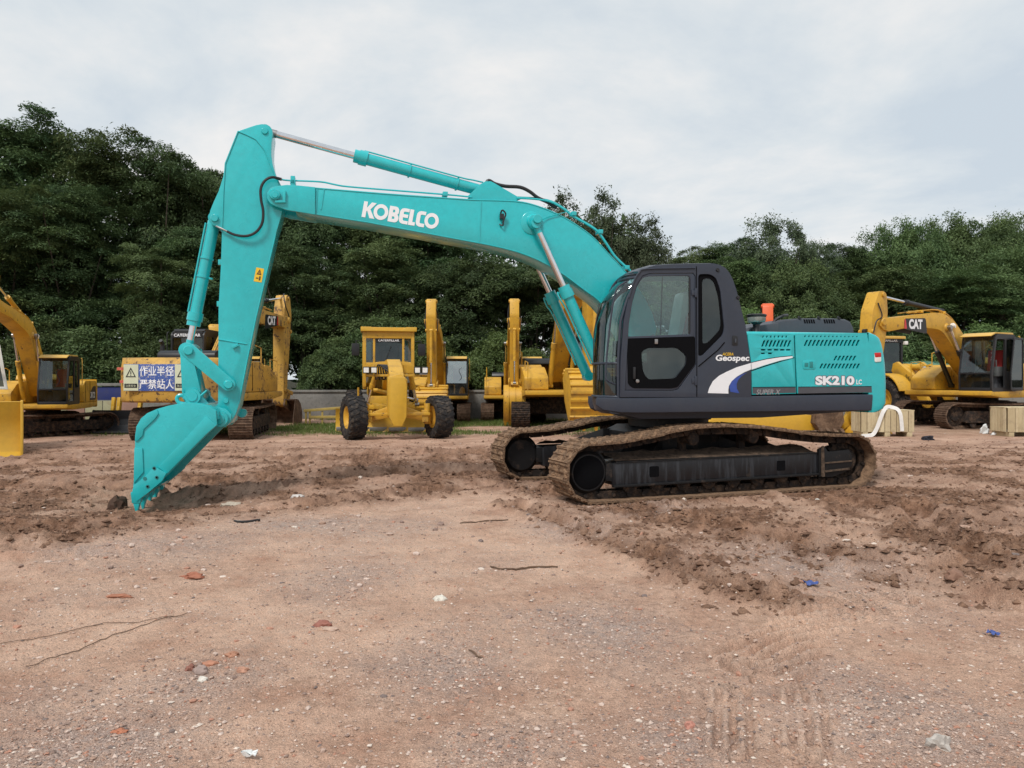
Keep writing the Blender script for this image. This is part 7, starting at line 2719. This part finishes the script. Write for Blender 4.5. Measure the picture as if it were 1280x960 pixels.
# green sheet roof beyond the loader
SH = empty('shed', (17.0, 33.5, 0), 0, 'low shed with a green sheet roof behind the right loader', 'shed')
GREENSHEET = paint('green sheet', (.10, .22, .15), .5, .3, (.2, .2, .15), 2.0)
m = MB()
m.box((0, 0, .75), (4.6, 2.6, 1.5))
m.build('wall', WALLM, SH)
for i in range(14):
    m = MB()
    x = -2.45 + i * .37
    m.hexa([(x, -1.5, 1.52), (x + .35, -1.5, 1.52), (x + .35, 1.5, 2.35), (x, 1.5, 2.35), (x, -1.5, 1.56), (x + .35, -1.5, 1.56), (x + .35, 1.5, 2.39), (x, 1.5, 2.39)])
    m.bar((x + .36, -1.5, 1.57), (x + .36, 1.5, 2.40), .03, .03)
    m.build('roof_sheet', GREENSHEET, SH)

# ================================================================== STONES, TWIGS AND LITTER
def stone_mat(name):
    k = NT(name)
    v = k.coord()
    r = k.n('ShaderNodeValToRGB')
    r.color_ramp.interpolation = 'CONSTANT'
    cols = [(0, (.47, .34, .275)), (.24, (.29, .205, .17)), (.42, (.56, .44, .375)), (.60, (.40, .265, .20)), (.74, (.42, .22, .155)), (.86, (.66, .56, .48)), (.93, (.20, .155, .14))]
    r.color_ramp.elements[0].color = (*cols[0][1], 1)
    r.color_ramp.elements[1].position = cols[1][0]
    r.color_ramp.elements[1].color = (*cols[1][1], 1)
    for p, c in cols[2:]:
        e = r.color_ramp.elements.new(p)
        e.color = (*c, 1)
    k.l(k.attr('tone'), r.inputs[0])
    n = k.noise(v, 60, 4, .6)
    g = k.n('ShaderNodeMix', data_type='RGBA', blend_type='MULTIPLY')
    g.inputs[0].default_value = 1
    k.l(r.outputs[0], g.inputs[6])
    k.l(k.mix(k.rng(n, .3, .7), (.75, .75, .75), (1.15, 1.15, 1.15)), g.inputs[7])
    k.set(k.b.inputs['Base Color'], g.outputs[2])
    k.b.inputs['Roughness'].default_value = .9
    k.b.inputs['Specular IOR Level'].default_value = .2
    return k.m
STONES = stone_mat('mixed stones')
_bm = bmesh.new()
bmesh.ops.create_icosphere(_bm, subdivisions=1, radius=1)
ICO_V = np.array([v.co[:] for v in _bm.verts])
ICO_F = np.array([[v.index for v in f.verts] for f in _bm.faces])
_bm.free()
OCT_V = np.array([(1, 0, 0), (0, 1, 0), (-1, 0, 0), (0, -1, 0), (.2, .1, 1), (-.1, -.2, -1)], float)
OCT_F = np.array([(0, 1, 4), (1, 2, 4), (2, 3, 4), (3, 0, 4), (1, 0, 5), (2, 1, 5), (3, 2, 5), (0, 3, 5)])
def rubble(name, label, n, seed, ylo, yhi, smin, smax, dens, mat=STONES, tones=None, flat=.6, sink=.25, SV=None, near=3.0):
    ICO_V, ICO_F = (OCT_V, OCT_F) if SV else (globals()['ICO_V'], globals()['ICO_F'])
    rs = np.random.RandomState(seed)
    y = np.exp(rs.uniform(math.log(ylo), math.log(yhi), n))
    x = rs.uniform(-.74, .74, n) * y
    f = ground_fields(x[None], y[None])
    keep = rs.uniform(0, 1, n) < dens(x, y, f)
    x, y = x[keep], y[keep]
    z = f[0][0][keep]
    n = len(x)
    s = smin * (smax / smin) ** (rs.uniform(0, 1, n) ** 2.2) * np.clip(y / near, .45, 1)
    sc3 = np.stack([rs.uniform(.7, 1.35, n), rs.uniform(.7, 1.35, n), rs.uniform(.35, .8, n) * flat / .6], -1) * s[:, None]
    V = ICO_V[None] * (1 + rs.uniform(-.28, .28, (n, len(ICO_V), 1)))
    V = V * sc3[:, None]
    a = rs.uniform(0, 6.28, n)
    ca, sa = np.cos(a)[:, None], np.sin(a)[:, None]
    X = V[..., 0] * ca - V[..., 1] * sa
    Y = V[..., 0] * sa + V[..., 1] * ca
    V = np.stack([X + x[:, None], Y + y[:, None], V[..., 2] + (z + sc3[:, 2] * (.5 - sink))[:, None]], -1).reshape(-1, 3)
    F = (ICO_F[None] + (np.arange(n) * len(ICO_V))[:, None, None]).reshape(-1, 3)
    tone = rs.uniform(0, 1, n) if tones is None else rs.uniform(*tones, n)
    o = place(name, np_mesh(name, V, F, mat, dict(tone=np.repeat(tone, len(ICO_V)))))
    return tag(o, label, 'gravel', kind='stuff')
rubble('gravel', 'mixed gravel and broken stone strewn over the yard', 82000, 3, 2.9, 13, .0028, .013, lambda x, y, f: np.clip(.24 + .95 * f[3][0] ** 1.2 + .15 * (1 - f[1][0]), 0, 1) * (1 - .7 * f[1][0]), SV=True)
rubble('loose_stones', 'scattered fist-sized stones on the earth', 7000, 4, 2.9, 22, .009, .040, near=8.0, dens=lambda x, y, f: np.clip(.16 + .8 * f[3][0], 0, 1) * (1 - .45 * f[1][0]))
CLOD = muddy('earth clods', (.125, .067, .043), (.27, .16, .105), .55, 9.0, .95, .6)
rubble('earth_clods', 'broken clods of dark earth on the churned ground', 64000, 6, 5.0, 20, .008, .045, lambda x, y, f: f[1][0] ** 1.2, CLOD, flat=.65, sink=.5, SV=True)

def rock(name, label, cat, px, py, s, col, seed, rough=.45, group=None):
    x, y, _ = at(px, py)
    mt = plain('stone %d' % seed, col, .9, spec=.2, var=.18, scale=30)
    o = lump(name, label, cat, (x, y, gz(x, y) + s[2] * .1), s, mt, seed, rough=rough)
    if group:
        o['group'] = group
rock('stone', 'smooth white stone lying alone in the middle foreground', 'stone', 550, 752, (.045, .035, .035), (.62, .59, .52), 21)
rock('stone', 'pale stone beside the broken red brick in the rubble patch', 'stone', 253, 853, (.026, .022, .024), (.62, .58, .52), 22)
rock('stone', 'grey round stone on top of the brick rubble patch', 'stone', 252, 843, (.040, .032, .034), (.33, .25, .22), 23)
rock('brick_fragment', 'flat orange brick fragment at the back of the rubble patch', 'brick', 262, 832, (.055, .032, .020), (.42, .20, .13), 24)
rock('brick_fragment', 'dark red brick fragment left of the grey round stone', 'brick', 238, 841, (.028, .026, .026), (.26, .12, .09), 25)
rock('brick_fragment', 'orange brick lump at the right end of the rubble patch', 'brick', 290, 822, (.035, .028, .026), (.40, .21, .14), 26)
rock('brick_fragment', 'pale orange brick chip in front of the rubble patch', 'brick', 303, 843, (.034, .024, .020), (.42, .23, .16), 27)
rock('brick_fragment', 'red brick half beside a pale flake in the centre foreground', 'brick', 404, 783, (.055, .034, .030), (.30, .13, .10), 28)
rock('stone', 'flat pale flake touching the red brick half in the centre foreground', 'stone', 412, 789, (.050, .028, .016), (.46, .33, .26), 29)
rock('brick_fragment', 'bright red brick crumble on the left dusty ground', 'brick', 242, 722, (.10, .045, .028), (.34, .14, .09), 30, .9)
rock('brick_fragment', 'worn red brick streak at the far left foreground', 'brick', 150, 749, (.09, .035, .016), (.36, .16, .10), 31, .6)
rock('brick_fragment', 'vivid orange brick chip near the bottom left', 'brick', 150, 915, (.034, .022, .012), (.42, .17, .10), 32)
rock('stone', 'greyish white lump near the bottom right corner', 'stone', 1173, 932, (.050, .042, .045), (.44, .40, .36), 33, .6)
rock('stone', 'white chip on the mud in front of the teal track', 'stone', 1022, 626, (.07, .05, .055), (.62, .60, .55), 34, .7)
rock('stone', 'pale pink stone near the tyre print', 'stone', 862, 906, (.024, .022, .026), (.46, .22, .17), 35)
rock('stone', 'brown stone on the ridge right of the long rut', 'stone', 1192, 732, (.07, .06, .06), (.24, .14, .10), 36)
rock('earth_clod', 'dark upright clod of earth beside the bucket tip', 'clod', 146, 627, (.14, .10, .13), (.07, .042, .03), 37, .6)
rock('stone', 'long pale slab stone right of the bucket tip', 'stone', 290, 626, (.16, .09, .06), (.42, .36, .29), 38, .5)
rock('stone', 'whitish stone left of the puddled gravel behind the bucket', 'stone', 372, 622, (.10, .07, .05), (.56, .52, .49), 39, .6)

def ground_tube(name, label, cat, pts, r, mat, lift=.006):
    P = []
    for p in spline([Vector(at(*p_)) for p_ in pts], 5):
        P.append(Vector((p.x, p.y, gz(p.x, p.y) + r * .5 + lift)))
    m_ = MB()
    m_.tube(P, [r * (.6 + .5 * math.sin(2.2 * i / len(P) + .4)) for i in range(len(P))], 6)
    o = m_.build(name, mat, None)
    return tag(o, label, cat)
ground_tube('twig', 'thin bent dry twig lying in the middle of the yard', 'twig', [(613, 709), (625, 713), (645, 713), (665, 711), (697, 709)], .008, TWIG)
ground_tube('twig', 'long upper thin twig at the left foreground', 'twig', [(0, 803), (40, 799), (90, 789), (130, 781), (175, 778), (222, 771)], .0022, TWIG)
ground_tube('twig', 'long lower thin twig at the left foreground', 'twig', [(32, 833), (70, 821), (105, 808), (140, 795), (185, 781), (235, 768)], .0026, TWIG)
ground_tube('hose_scrap', 'short black hose piece on the earth right of the bucket', 'hose', [(293, 650), (305, 652.5), (325, 650.5)], .014, HOSE)
ground_tube('stick', 'short brown stick stub in the grey gravel patch', 'stick', [(586, 814), (594, 818), (603, 823)], .005, TWIG)
ground_tube('stick', 'dark thin stick on the mud left of the bucket', 'stick', [(70, 652), (90, 651), (108, 649)], .009, TWIG)
ground_tube('stick', 'dark stick at the edge of the dust right of the bucket', 'stick', [(575, 655), (600, 653), (635, 651)], .007, TWIG)
def scrap(name, label, cat, px, py, w, d, mat, seed):
    x, y, _ = at(px, py)
    rd = random.Random(seed)
    z = gz(x, y)
    rows = [[(x + w * (i / 5 - .5) + rd.uniform(-.1, .1) * w, y + d * (j / 4 - .5) + rd.uniform(-.15, .15) * d, z + .008 + rd.uniform(0, .022)) for i in range(6)] for j in range(5)]
    m_ = MB()
    m_.sheet(rows, (0, 0, .004))
    return tag(m_.build(name, mat, None, smooth=20), label, cat)
scrap('plastic_scrap', 'crumpled blue plastic scrap on the ridge of the long rut', 'plastic scrap', 1014, 734, .085, .08, BLUERAG, 3)
scrap('plastic_scrap', 'small blue plastic scrap near the right edge', 'plastic scrap', 1242, 795, .05, .055, BLUERAG, 4)
scrap('paper_scrap', 'small white paper strip near the bottom left', 'paper scrap', 311, 949, .060, .02, PLASTIC, 5)
